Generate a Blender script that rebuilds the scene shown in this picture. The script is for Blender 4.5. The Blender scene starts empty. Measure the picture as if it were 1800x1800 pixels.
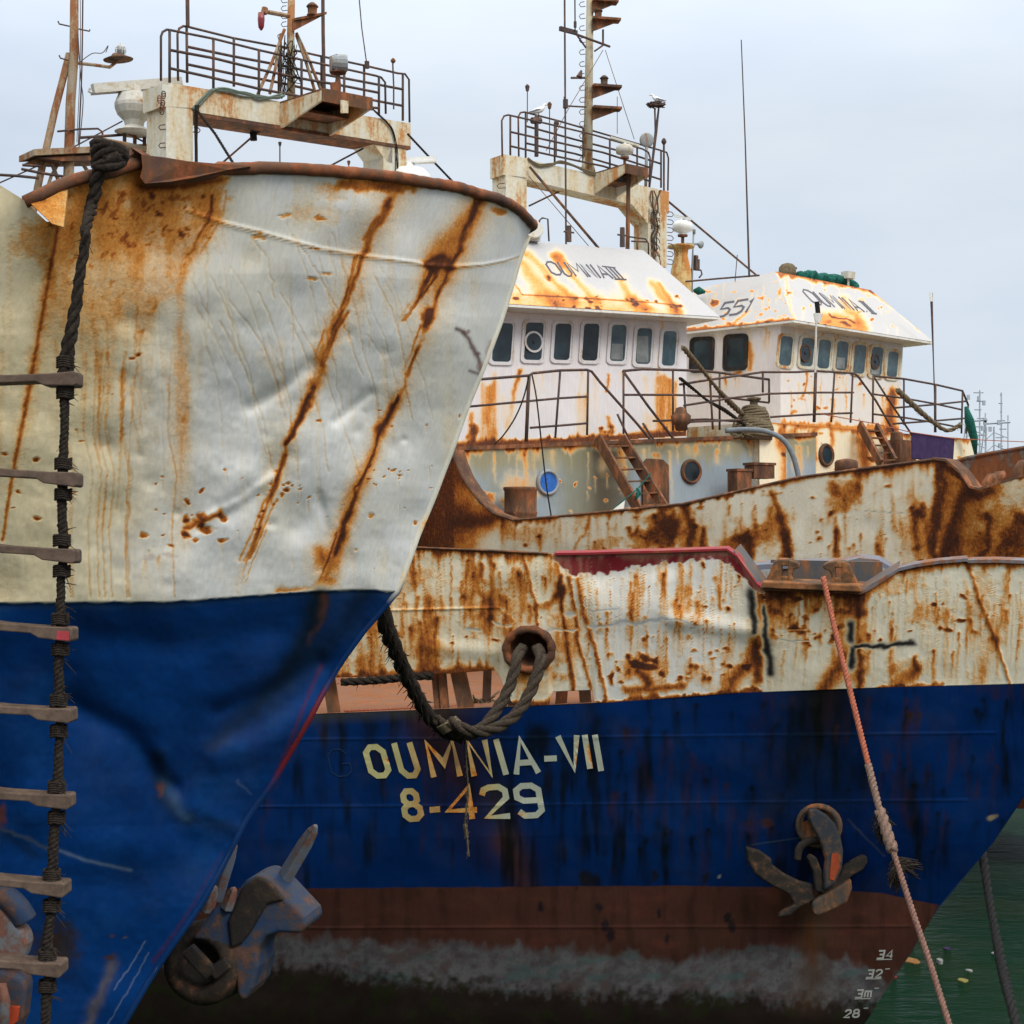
import bpy, math, random
import numpy as np
from mathutils import Vector
from mathutils.bvhtree import BVHTree

random.seed(7)
SC = bpy.context.scene
COL = SC.collection
# ---------------------------------------------------------------- camera, sky, sun, exposure
F = 2800.0      # focal length in photo pixels (photo is 1800 wide)
HZ = 960.0      # horizon line of the photo
HC = 6.0        # eye height above the water
cam_d = bpy.data.cameras.new('camera')
cam_d.sensor_width = 36.0
cam_d.lens = F / 1800.0 * 36.0
cam_d.shift_y = (HZ - 900.0) / 1800.0
cam_d.clip_start = 0.1
cam_d.clip_end = 3000.0
cam = bpy.data.objects.new('camera', cam_d)
cam.location = (0, 0, HC)
cam.rotation_euler = (math.radians(90), 0, 0)
COL.objects.link(cam)
SC.camera = cam

SUN_EL, SUN_AZ = 41.0, 144.0     # azimuth clockwise from +Y: behind the camera, slightly right
world = bpy.data.worlds.new('World')
SC.world = world
world.use_nodes = True
nt = world.node_tree
nt.nodes.clear()
def WN(t, **k):
    n = nt.nodes.new(t)
    for a, b in k.items(): setattr(n, a, b)
    return n
w_out = WN('ShaderNodeOutputWorld'); w_bg = WN('ShaderNodeBackground')
sky = WN('ShaderNodeTexSky', sky_type='NISHITA', sun_disc=False)
sky.sun_elevation = math.radians(SUN_EL); sky.sun_rotation = math.radians(SUN_AZ)
sky.air_density = 1.0; sky.dust_density = 2.5
w_tc = WN('ShaderNodeTexCoord'); w_map = WN('ShaderNodeMapping')
w_map.inputs['Scale'].default_value = (1.0, 1.0, 3.2)
w_no = WN('ShaderNodeTexNoise'); w_no.inputs['Scale'].default_value = 2.3; w_no.inputs['Detail'].default_value = 5.0
w_no.inputs['Roughness'].default_value = 0.52
w_rp = WN('ShaderNodeValToRGB')
w_rp.color_ramp.elements[0].position = 0.33; w_rp.color_ramp.elements[0].color = (6.1, 7.0, 8.3, 1)
w_rp.color_ramp.elements[1].position = 0.66; w_rp.color_ramp.elements[1].color = (7.8, 8.5, 9.3, 1)
# an overcast dome is brighter overhead than at the horizon
w_sep = WN('ShaderNodeSeparateXYZ'); w_mr = WN('ShaderNodeMapRange')
w_mr.inputs['From Min'].default_value = 0.25; w_mr.inputs['From Max'].default_value = 1.0
w_mr.inputs['To Min'].default_value = 1.0; w_mr.inputs['To Max'].default_value = 3.7
w_mul = WN('ShaderNodeVectorMath', operation='SCALE')
w_mix = WN('ShaderNodeMixRGB'); w_mix.inputs['Fac'].default_value = 0.88
L = nt.links.new
L(w_tc.outputs['Generated'], w_map.inputs['Vector']); L(w_map.outputs[0], w_no.inputs['Vector'])
L(w_no.outputs['Fac'], w_rp.inputs['Fac']); L(w_tc.outputs['Generated'], w_sep.inputs[0])
L(w_sep.outputs['Z'], w_mr.inputs['Value']); w_neu = WN('ShaderNodeMixRGB'); w_neu.inputs['Color2'].default_value = (9.2, 9.0, 8.7, 1); w_m2 = WN('ShaderNodeMapRange'); w_m2.inputs['From Min'].default_value = .3; w_m2.inputs['From Max'].default_value = .7; L(w_sep.outputs['Z'], w_m2.inputs['Value']); L(w_m2.outputs[0], w_neu.inputs['Fac']); L(w_rp.outputs['Color'], w_neu.inputs['Color1']); L(w_neu.outputs[0], w_mul.inputs[0]); L(w_mr.outputs[0], w_mul.inputs['Scale'])
L(sky.outputs[0], w_mix.inputs['Color1']); L(w_mul.outputs[0], w_mix.inputs['Color2'])
L(w_mix.outputs[0], w_bg.inputs['Color']); w_bg.inputs['Strength'].default_value = 0.1
L(w_bg.outputs[0], w_out.inputs['Surface'])

sun_d = bpy.data.lights.new('sun', 'SUN'); sun_d.energy = 1.5; sun_d.angle = math.radians(22); sun_d.color = (1.0, 0.965, 0.91)
sun = bpy.data.objects.new('sun', sun_d); COL.objects.link(sun)
_el, _az = math.radians(SUN_EL), math.radians(SUN_AZ)
_dir = Vector((math.sin(_az)*math.cos(_el), math.cos(_az)*math.cos(_el), math.sin(_el)))
sun.rotation_euler = _dir.to_track_quat('Z', 'Y').to_euler()
SC.view_settings.view_transform = 'Standard'; SC.view_settings.look = 'None'
SC.view_settings.exposure = 0.04; SC.view_settings.gamma = 1.0; SC.view_settings.use_curve_mapping = False

# ---------------------------------------------------------------- helpers: points
def W(px, py, D):
    return Vector(((px-900.0)/F*D, D, HC + (HZ-py)/F*D))
def Wz(px, py, z):
    D = (HC - z)*F/(py-HZ)
    return W(px, py, D)
def proj(A):
    A = np.asarray(A, float)
    return 900.0 + F*A[..., 0]/A[..., 1], HZ - F*(A[..., 2]-HC)/A[..., 1]
class Frame:
    """vertical plane of a ship's athwartships face; t runs along it, n points out of it, towards the bow"""
    def __init__(s, px, D, a):
        a = math.radians(a)
        s.o = Vector(((px-900.0)/F*D, D)); s.t = Vector((math.cos(a), math.sin(a))); s.n = Vector((math.sin(a), -math.cos(a)))
        s.n3 = Vector((s.n.x, s.n.y, 0)); s.t3 = Vector((s.t.x, s.t.y, 0))
    def at(s, px, py, off=0.0):
        p = s.o + s.n*off; k = (px-900.0)/F
        Y = p.dot(s.n)/(k*s.n.x + s.n.y)
        return W(px, py, Y)
UP = Vector((0, 0, 1))

# ---------------------------------------------------------------- helpers: objects
def tag(o, label=None, cat=None, group=None, kind=None):
    if label: o['label'] = label
    if cat: o['category'] = cat
    if group: o['group'] = group
    if kind: o['kind'] = kind
    return o
def thing(name, label, cat, loc=(0, 0, 0), group=None):
    o = bpy.data.objects.new(name, None); COL.objects.link(o)
    o.location = loc; o.empty_display_size = 0.3
    return tag(o, label, cat, group)
def origin(o):
    v = Vector((0, 0, 0))
    while o is not None:
        v += o.location; o = o.parent
    return v
class MB:
    def __init__(s): s.v = []; s.f = []
    def add(s, vs, fs):
        n = len(s.v); s.v += [tuple(v) for v in vs]; s.f += [tuple(i+n for i in f) for f in fs]
    def prism(s, pts, vec):
        pts = [Vector(p) for p in pts]; vec = Vector(vec); n = len(pts)
        s.add(pts + [p+vec for p in pts], [tuple(range(n))[::-1], tuple(range(n, 2*n))] + [(i, (i+1) % n, (i+1) % n+n, i+n) for i in range(n)])
    def box(s, c, a, b, d):
        """centre and three half-extent vectors"""
        c, a, b, d = Vector(c), Vector(a), Vector(b), Vector(d)
        s.prism([c-a-b-d, c+a-b-d, c+a+b-d, c-a+b-d], d*2)
    def bar(s, p, q, w, h, up=UP):
        p, q = Vector(p), Vector(q); d = (q-p); l = d.length; d = d/l
        x = d.cross(up)
        if x.length < 1e-4: x = d.cross(Vector((1, 0, 0)))
        x.normalize(); y = x.cross(d).normalized()
        s.box((p+q)/2, x*w/2, y*h/2, d*l/2)
    def tube(s, pts, r, n=8, cap=True, flat=1.0, fdir=None):
        pts = [Vector(p) for p in pts]; m = len(pts)
        rr = r if isinstance(r, (list, tuple)) else [r]*m
        base = len(s.v); prev = None
        for i, p in enumerate(pts):
            d = (pts[min(i+1, m-1)] - pts[max(i-1, 0)])
            d = d.normalized() if d.length > 1e-9 else Vector((0, 0, 1))
            if prev is None:
                x = d.cross(fdir if fdir is not None else UP)
                if x.length < 1e-3: x = d.cross(Vector((1, 0, 0)))
            else: x = prev - d*prev.dot(d)
            x.normalize(); prev = x; y = d.cross(x)
            for k in range(n):
                a = 2*math.pi*k/n
                s.v.append(tuple(p + (x*math.cos(a) + y*math.sin(a)*flat)*rr[i]))
        for i in range(m-1):
            for k in range(n):
                a = base+i*n+k; b = base+i*n+(k+1) % n
                s.f.append((a, b, b+n, a+n))
        if cap:
            s.f.append(tuple(base+k for k in range(n))[::-1]); s.f.append(tuple(base+(m-1)*n+k for k in range(n)))
    def lathe(s, c, prof, n=20, axis=UP, ref=None):
        """prof: (radius, distance along the axis)"""
        c = Vector(c); z = Vector(axis).normalized(); x = z.cross(ref if ref is not None else Vector((0, 1, 0)))
        if x.length < 1e-3: x = z.cross(Vector((1, 0, 0)))
        x.normalize(); y = z.cross(x); base = len(s.v)
        for r, h in prof:
            for k in range(n):
                a = 2*math.pi*k/n
                s.v.append(tuple(c + z*h + (x*math.cos(a)+y*math.sin(a))*max(r, 1e-4)))
        for i in range(len(prof)-1):
            for k in range(n):
                a = base+i*n+k; b = base+i*n+(k+1) % n
                s.f.append((a, b, b+n, a+n))
        s.f.append(tuple(base+k for k in range(n))[::-1]); s.f.append(tuple(base+(len(prof)-1)*n+k for k in range(n)))
    def ring(s, outer, inner, vec):
        """a flat ring between two loops, extruded by vec"""
        n = len(outer); vec = Vector(vec)
        vs = [Vector(p) for p in outer] + [Vector(p) for p in inner]; vs += [p+vec for p in vs]
        fs = []
        for i in range(n):
            j = (i+1) % n
            fs += [(2*n+i, 2*n+j, 3*n+j, 3*n+i), (i, n+i, n+j, j), (i, j, 2*n+j, 2*n+i), (n+i, 3*n+i, 3*n+j, n+j)]
        s.add(vs, fs)
    def build(s, name, mat, parent=None, smooth=False):
        me = bpy.data.meshes.new(name); me.from_pydata(s.v, [], s.f); me.update()
        if smooth:
            me.polygons.foreach_set('use_smooth', [True]*len(me.polygons))
        o = bpy.data.objects.new(name, me); COL.objects.link(o)
        if mat: me.materials.append(mat)
        if parent is not None:
            o.parent = parent; o.location = -origin(parent)
        return o
def curve_pts(P, n=8):
    """Catmull-Rom through points"""
    P = [Vector(p) for p in P]; out = []
    for i in range(len(P)-1):
        p0, p1, p2, p3 = P[max(i-1, 0)], P[i], P[i+1], P[min(i+2, len(P)-1)]
        for k in range(n):
            t = k/n
            out.append(0.5*((2*p1)+(p2-p0)*t+(2*p0-5*p1+4*p2-p3)*t*t+(3*p1-p0-3*p2+p3)*t**3))
    out.append(P[-1]); return out
def rope_mesh(mb, pts, r, step=None, strands=3, pitch=None, fuzz=0, jit=0.0):
    """a laid rope: three strands twisted round the line"""
    pts = [Vector(p) for p in pts]
    L_ = [0.0]
    for a, b in zip(pts, pts[1:]): L_.append(L_[-1]+(b-a).length)
    pitch = pitch or r*7; step = step or pitch/7
    n = max(4, int(L_[-1]/step)); res = []; j = 0
    for i in range(n+1):
        s = L_[-1]*i/n
        while j < len(L_)-2 and L_[j+1] < s: j += 1
        t = (s-L_[j])/max(1e-9, L_[j+1]-L_[j]); res.append(pts[j].lerp(pts[j+1], min(1, t)))
    for k in range(strands):
        out = []; rad = []
        for i, p in enumerate(res):
            d = (res[min(i+1, n)]-res[max(i-1, 0)]).normalized(); x = d.cross(Vector((0.3, 1, 0.2))).normalized(); y = d.cross(x)
            a = 2*math.pi*(k/strands + L_[-1]*i/n/pitch)
            w = 1 + jit*math.sin(i*0.13+1.7)*math.sin(i*0.047)
            out.append(p + (x*math.cos(a)+y*math.sin(a))*r*0.5*w); rad.append(r*0.56*w)
        mb.tube(out, rad, 6)
    for q in range(fuzz):
        p = random.choice(res); v = Vector((random.gauss(0, 1), random.gauss(0, 1), random.gauss(0, 1))).normalized()
        l = r*random.uniform(1.05, 1.75)
        mb.tube([p+v*r*0.6, p+v*l+Vector((0, 0, -r*random.random()))], [r*0.09, r*0.03], 3)

# ---------------------------------------------------------------- helpers: numpy noise and wear painting
def _h(ix, iy, seed):
    n = (ix.astype(np.int64)*374761393 + iy.astype(np.int64)*668265263 + seed*974634777) & 0x7fffffff
    n = ((n ^ (n >> 13))*1274126177) & 0x7fffffff
    return ((n ^ (n >> 16)) & 0xffff)/65535.0
def vn(x, y, seed=0):
    x0 = np.floor(x); y0 = np.floor(y); fx = x-x0; fy = y-y0
    fx = fx*fx*(3-2*fx); fy = fy*fy*(3-2*fy); x0 = x0.astype(int); y0 = y0.astype(int)
    a = _h(x0, y0, seed); b = _h(x0+1, y0, seed); c = _h(x0, y0+1, seed); d = _h(x0+1, y0+1, seed)
    return (a*(1-fx)+b*fx)*(1-fy)+(c*(1-fx)+d*fx)*fy
def fbm(x, y, sc, o=4, seed=0):
    r = 0; a = 0.5; t = 0
    for i in range(o):
        r = r + a*vn(x/sc, y/sc, seed+i*17); t += a; a *= 0.55; sc = sc*0.5
    return r/t
def sst(a, b, x): 
    t = np.clip((x-a)/(b-a), 0, 1); return t*t*(3-2*t)
class Paint:
    """wear painted on the vertices of one surface; u, v are its own coordinates (1 unit about 4-9 mm)"""
    def __init__(s, verts, base, seed=1):
        s.V3 = np.asarray(verts, float); s.u, s.v = proj(s.V3); N = len(s.u)
        s.col = np.tile(np.array(base, float), (N, 1)); s.r = np.zeros(N); s.seed = seed
        s.wu = s.u + (fbm(s.u, s.v, 26, 4, seed)-0.5)*16; s.wv = s.v + (fbm(s.u, s.v, 26, 4, seed+50)-0.5)*16
        s.fu = s.u + (fbm(s.u, s.v, 9, 3, seed+9)-0.5)*5; s.rng = random.Random(seed)
    def acc(s, idx, m):
        s.r[idx] = 1-(1-s.r[idx])*(1-np.clip(m, 0, 0.98))
    def blend(s, m, c, idx=slice(None)):
        m = np.clip(m, 0, 1)[:, None]; s.col[idx] = s.col[idx]*(1-m)+np.array(c)*m
    def line(s, pts, w, amt, color=None, fine=False, side=0):
        """stroke; w, amt may be pairs for start and end. side -1/+1 spreads only to one side"""
        w0, w1 = w if isinstance(w, tuple) else (w, w); a0, a1 = amt if isinstance(amt, tuple) else (amt, amt)
        U = s.fu if fine else s.wu; V = s.v if fine else s.wv
        tot = sum(math.dist(a, b) for a, b in zip(pts, pts[1:])); run = 0; M = np.zeros(len(U))
        R = max(w0, w1)*2.6
        for (x0, y0), (x1, y1) in zip(pts, pts[1:]):
            l = math.dist((x0, y0), (x1, y1))
            if l < 1e-6: continue
            idx = np.where((U > min(x0, x1)-R) & (U < max(x0, x1)+R) & (V > min(y0, y1)-R) & (V < max(y0, y1)+R))[0]
            if len(idx):
                dx, dy = (x1-x0)/l, (y1-y0)/l; rx = U[idx]-x0; ry = V[idx]-y0
                t = np.clip(rx*dx+ry*dy, 0, l); d = np.hypot(rx-dx*t, ry-dy*t); q = (run+t)/tot
                m = np.exp(-(d/(w0+(w1-w0)*q))**2)*(a0+(a1-a0)*q)
                if side:
                    m = m*sst(-w0*0.25, w0*0.25, side*(rx*dy*-1+ry*dx))
                M[idx] = np.maximum(M[idx], m)
            run += l
        idx = np.where(M > 0.004)[0]
        if not len(idx): return
        if color is None: s.acc(idx, M[idx])
        else:
            s.blend(M[idx], color, idx); s.r[idx] *= 1-np.clip(M[idx]*1.1, 0, 1)
    def drip(s, x, y, Ln, w, amt, slant=0.0, head=0.6, color=None):
        R = w*3+abs(slant)*Ln
        R *= 1.5
        idx = np.where((s.fu > x-R-4) & (s.fu < x+R+4) & (s.v > y-w*2) & (s.v < y+Ln))[0]
        if not len(idx): return
        U = s.fu[idx]; V = s.v[idx]; t = (V-y)/Ln
        cx = x+slant*(V-y)+np.sin(V*0.11+x)*w*0.25
        env = np.clip(1-t, 0, 1)**0.8*sst(y-w*1.2, y+w*0.4, V); q = w*(0.5+0.5*np.clip(t, 0, 1))
        g = np.exp(-((U-cx)/q)**2)*env + .33*np.exp(-((U-cx)/(q*2.6))**2)*env
        m = g*amt*.8 + head*amt*np.exp(-((U-x)**2+(V-y)**2)/(w*w*.8))
        if color is None: s.acc(idx, m)
        else: s.blend(m, color, idx)
    def blob(s, x, y, rx, ry, amt, color=None, rag=0.6, ang=0.0):
        c, n = math.cos(ang), math.sin(ang); R = max(rx, ry)*1.9
        idx = np.where((s.u > x-R) & (s.u < x+R) & (s.v > y-R) & (s.v < y+R))[0]
        if not len(idx): return
        dx = s.wu[idx]-x; dy = s.wv[idx]-y; a = (dx*c+dy*n)/rx; b = (-dx*n+dy*c)/ry
        d = np.hypot(a, b) + (fbm(s.u[idx], s.v[idx], 14, 4, s.seed+31)-0.5)*rag*1.6
        m = sst(1.25, 0.45, d)*amt if False else (1-sst(0.45, 1.25, d))*amt
        if color is None: s.acc(idx, m)
        else: s.blend(m, color, idx)
    def rand_drips(s, n, box, Ln, w, amt, slant=0.0, head=0.6):
        r = s.rng
        for i in range(n):
            q = r.random()**2.2
            s.drip(r.uniform(box[0], box[2]), r.uniform(box[1], box[3]), Ln[0]+(Ln[1]*1.25-Ln[0])*q, w[0]*.7+(w[1]*1.25-w[0]*.7)*r.random()**1.8, r.uniform(*amt), slant+r.uniform(-.06, .06), head*r.uniform(.2, 1.2))
    def streak(s, pts, w, a, halo=.3):
        w0, w1 = w if isinstance(w, tuple) else (w, w); a0, a1 = a if isinstance(a, tuple) else (a, a); r = s.rng
        s.line(pts, (w0*2.5, w1*2.6), (a0*halo*1.3, a1*halo*1.3)); keep = s.r.copy(); s.line(pts, (w0*.42, w1*.45), (a0, a1))
        m = np.clip(-.75+3.1*fbm(s.u, s.v*.6, 34, 4, s.seed+int(pts[0][0])), .12, 1); s.r = keep+(s.r-keep)*m
        for k in range(7):
            o = r.gauss(0, .75); i0 = r.randint(0, max(0, len(pts)-3)); i1 = min(len(pts), i0+r.randint(2, 4))
            q = [(x+o*(w0+(w1-w0)*i/len(pts))+r.uniform(-2, 2), y+r.uniform(-6, 6)) for i, (x, y) in enumerate(pts)][i0:i1]
            if len(q) > 1: s.line(q, r.uniform(1.2, 3.2), (r.uniform(.3, .8), r.uniform(.05, .5)), fine=True)
    def veil(s, a, x=1e9, seed=0, sc=90):
        """thin rusty run-off, drawn out downwards"""
        m = sst(.46, .78, fbm(s.fu, s.v*.10, 13, 4, s.seed+seed))*sst(.40, .66, fbm(s.u, s.v, sc, 4, s.seed+seed+7)); s.acc(slice(None), m*a)
    def specks(s, n, box, R, amt, drip=0.5):
        r = s.rng
        for i in range(n):
            x = r.uniform(box[0], box[2]); y = r.uniform(box[1], box[3]); q = r.uniform(*R)*r.uniform(.5, 1)
            s.blob(x, y, q*r.uniform(1, 2.2), q, r.uniform(*amt), rag=1.2)
            if r.random() < drip: s.drip(x, y, r.uniform(8, 34), q*0.8, r.uniform(.15, .4), 0, 0)
    def edge(s, pts, depth, amt, down=True):
        """rust creeping from an edge given as a line y(x)"""
        xs = [p[0] for p in pts]; ys = [p[1] for p in pts]
        yy = np.interp(s.u, xs, ys); d = (s.v-yy) if down else (yy-s.v)
        dd = depth*(0.15+1.7*fbm(s.u, s.v*0.25, 22, 3, s.seed+5)**1.6)
        fing = depth*1.3*np.clip(fbm(s.u*1.0, s.v*0.08, 7, 2, s.seed+77)-0.5, 0, 1)*2
        m = (1-sst(0, 1, (d-fing*0.6)/np.maximum(dd, 1e-3)))*(d > -6)*amt*((s.u >= xs[0]) & (s.u <= xs[-1]))
        s.acc(slice(None), m)
    def put(s, o):
        me = o.data; N = len(me.vertices)
        a = me.attributes.new('paint', 'FLOAT_COLOR', 'POINT')
        a.data.foreach_set('color', np.hstack([np.clip(s.col, 0, 1), np.ones((N, 1))]).astype(np.float32).ravel())
        b = me.attributes.new('rust', 'FLOAT', 'POINT'); b.data.foreach_set('value', np.clip(s.r, 0, 1).astype(np.float32))

# ---------------------------------------------------------------- materials
def _new(name):
    m = bpy.data.materials.new(name); m.use_nodes = True; t = m.node_tree; t.nodes.clear()
    out = t.nodes.new('ShaderNodeOutputMaterial'); bs = t.nodes.new('ShaderNodeBsdfPrincipled'); t.links.new(bs.outputs[0], out.inputs[0])
    return m, t, bs
def _noise(t, vec, sc, det=6, rough=.6, stretch=None):
    if stretch:
        mp = t.nodes.new('ShaderNodeMapping'); mp.inputs['Scale'].default_value = stretch; t.links.new(vec, mp.inputs[0]); vec = mp.outputs[0]
    n = t.nodes.new('ShaderNodeTexNoise'); n.inputs['Scale'].default_value = sc; n.inputs['Detail'].default_value = det; n.inputs['Roughness'].default_value = rough
    t.links.new(vec, n.inputs['Vector']); return n.outputs['Fac']
def _m(t, op, a, b=None, c=None, clamp=False):
    n = t.nodes.new('ShaderNodeMath'); n.operation = op; n.use_clamp = clamp
    for i, x in enumerate((a, b, c)):
        if x is None: continue
        if isinstance(x, (int, float)): n.inputs[i].default_value = x
        else: t.links.new(x, n.inputs[i])
    return n.outputs[0]
def _mr(t, v, a, b, c=0.0, d=1.0, smooth=True):
    n = t.nodes.new('ShaderNodeMapRange'); n.interpolation_type = 'SMOOTHSTEP' if smooth else 'LINEAR'
    for i, x in enumerate((a, b, c, d)): n.inputs[i+1].default_value = x
    t.links.new(v, n.inputs[0]); return n.outputs[0]
def _mix(t, f, a, b, mode='MIX'):
    n = t.nodes.new('ShaderNodeMixRGB'); n.blend_type = mode
    for i, x in enumerate((f, a, b)):
        if isinstance(x, (int, float)): n.inputs[i].default_value = x
        elif isinstance(x, tuple): n.inputs[i].default_value = (*x, 1)
        else: t.links.new(x, n.inputs[i])
    return n.outputs[0]
def _ramp(t, f, stops):
    n = t.nodes.new('ShaderNodeValToRGB'); e = n.color_ramp.elements
    while len(e) < len(stops): e.new(0.5)
    for q, (p, c) in zip(e, stops): q.position = p; q.color = (*c, 1)
    t.links.new(f, n.inputs[0]); return n.outputs[0]
RUST = [(0.0, (.82, .69, .43)), (.20, (.84, .58, .25)), (.38, (.78, .37, .085)), (.56, (.60, .205, .035)), (.70, (.33, .092, .018)), (.84, (.12, .036, .014)), (1.0, (.045, .018, .012))]
def painted(name, rough=.5, bump=.12, fleck=.0, spec=.35, rag=.5):
    m, t, bs = _new(name)
    tc = t.nodes.new('ShaderNodeTexCoord').outputs['Object']
    ap = t.nodes.new('ShaderNodeAttribute'); ap.attribute_name = 'paint'; ar = t.nodes.new('ShaderNodeAttribute'); ar.attribute_name = 'rust'
    r = ar.outputs['Fac']
    n1 = _noise(t, tc, 22, 7, .68); n2 = _noise(t, tc, 9, 5, .6, (5.0, 5.0, .45)); n3 = _noise(t, tc, 2.2, 4); n4 = _noise(t, tc, 70, 3, .7)
    d = _m(t, 'ADD', _m(t, 'MULTIPLY', _m(t, 'SUBTRACT', n1, .5), rag), _m(t, 'MULTIPLY', _m(t, 'SUBTRACT', n2, .5), rag*.8))
    k = _m(t, 'MINIMUM', _m(t, 'MULTIPLY', r, 2.2), 1.0)
    r2 = _m(t, 'ADD', r, _m(t, 'MULTIPLY', d, k))
    if fleck:
        fl = _m(t, 'MULTIPLY', _mr(t, n1, .66, .74), _mr(t, n3, .5, .62)); r2 = _m(t, 'ADD', r2, _m(t, 'MULTIPLY', fl, fleck))
    r2 = _m(t, 'ADD', r2, 0.0, clamp=True)
    fac = _mr(t, r2, .0, .46, smooth=False)
    rc = _ramp(t, r2, RUST)
    rc = _mix(t, _mr(t, n4, .35, .75, 0, .35), rc, (.09, .028, .01))
    var = _mr(t, n2, .25, .75, .86, 1.06, False); g = t.nodes.new('ShaderNodeVectorMath'); g.operation = 'SCALE'
    t.links.new(ap.outputs['Color'], g.inputs[0]); t.links.new(var, g.inputs['Scale'])
    dirt = _m(t, 'MULTIPLY', _mr(t, n3, .45, .75), .08)
    pc = _mix(t, dirt, g.outputs[0], _mix(t, .55, g.outputs[0], (.16, .13, .07)))
    t.links.new(_mix(t, fac, pc, rc), bs.inputs['Base Color'])
    t.links.new(_m(t, 'ADD', _m(t, 'MULTIPLY', fac, .85-rough), _m(t, 'ADD', _m(t, 'MULTIPLY', n3, .14), rough-.07)), bs.inputs['Roughness'])
    bs.inputs['Specular IOR Level'].default_value = spec
    b = t.nodes.new('ShaderNodeBump'); b.inputs['Strength'].default_value = bump; b.inputs['Distance'].default_value = .02
    hgt = _m(t, 'ADD', _m(t, 'MULTIPLY', n1, _m(t, 'ADD', _m(t, 'MULTIPLY', fac, .8), .12)), _m(t, 'MULTIPLY', n4, _m(t, 'ADD', _m(t, 'MULTIPLY', fac, .4), .08)))
    t.links.new(hgt, b.inputs['Height']); t.links.new(b.outputs[0], bs.inputs['Normal'])
    return m
def metal(name, base, rust=.4, rough=.6, sc=9, streak=1.0, bump=.25, dark=(.045, .022, .015), mid=(.17, .062, .024)):
    """weathered paint or bare steel with patchy rust"""
    m, t, bs = _new(name); tc = t.nodes.new('ShaderNodeTexCoord').outputs['Object']
    n1 = _noise(t, tc, sc, 8, .68, (1, 1, 1/(1+streak*2))); n2 = _noise(t, tc, sc*5, 5, .6); n3 = _noise(t, tc, sc*.25, 3)
    x = _m(t, 'ADD', n1, _m(t, 'MULTIPLY', _m(t, 'SUBTRACT', n3, .5), .5)); x = _m(t, 'ADD', x, _m(t, 'MULTIPLY', _m(t, 'SUBTRACT', n2, .5), .25))
    c0 = .78 - rust*.56; f = _mr(t, x, c0-.05, c0+.09)
    rc = _ramp(t, n1, [(.3, dark), (.5, mid), (.68, (mid[0]*1.5, mid[1]*1.7, mid[2]*2)), (.85, dark)])
    halo = _m(t, 'MULTIPLY', _mr(t, x, c0-.2, c0), .55)
    bc = _mix(t, halo, _mix(t, _mr(t, n2, .3, .7, 0, .25), base, tuple(v*.6 for v in base)), (mid[0]*.6+base[0]*.5, mid[1]*.9+base[1]*.4, mid[2]+base[2]*.2))
    t.links.new(_mix(t, f, bc, rc), bs.inputs['Base Color']); t.links.new(_m(t, 'ADD', _m(t, 'MULTIPLY', f, .85-rough), rough), bs.inputs['Roughness'])
    bs.inputs['Specular IOR Level'].default_value = .13
    b = t.nodes.new('ShaderNodeBump'); b.inputs['Strength'].default_value = bump; b.inputs['Distance'].default_value = .01
    t.links.new(_m(t, 'ADD', n1, _m(t, 'MULTIPLY', n2, .5)), b.inputs['Height']); t.links.new(b.outputs[0], bs.inputs['Normal'])
    return m
def plain(name, base, rough=.6, spec=.3, var=.3, sc=20, bump=.2):
    m, t, bs = _new(name); tc = t.nodes.new('ShaderNodeTexCoord').outputs['Object']; n = _noise(t, tc, sc, 6, .65)
    t.links.new(_mix(t, _mr(t, n, .3, .7, 0, var*2), base, tuple(v*.35 for v in base)), bs.inputs['Base Color'])
    bs.inputs['Roughness'].default_value = rough; bs.inputs['Specular IOR Level'].default_value = spec
    b = t.nodes.new('ShaderNodeBump'); b.inputs['Strength'].default_value = bump; b.inputs['Distance'].default_value = .01
    t.links.new(n, b.inputs['Height']); t.links.new(b.outputs[0], bs.inputs['Normal']); return m
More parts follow.
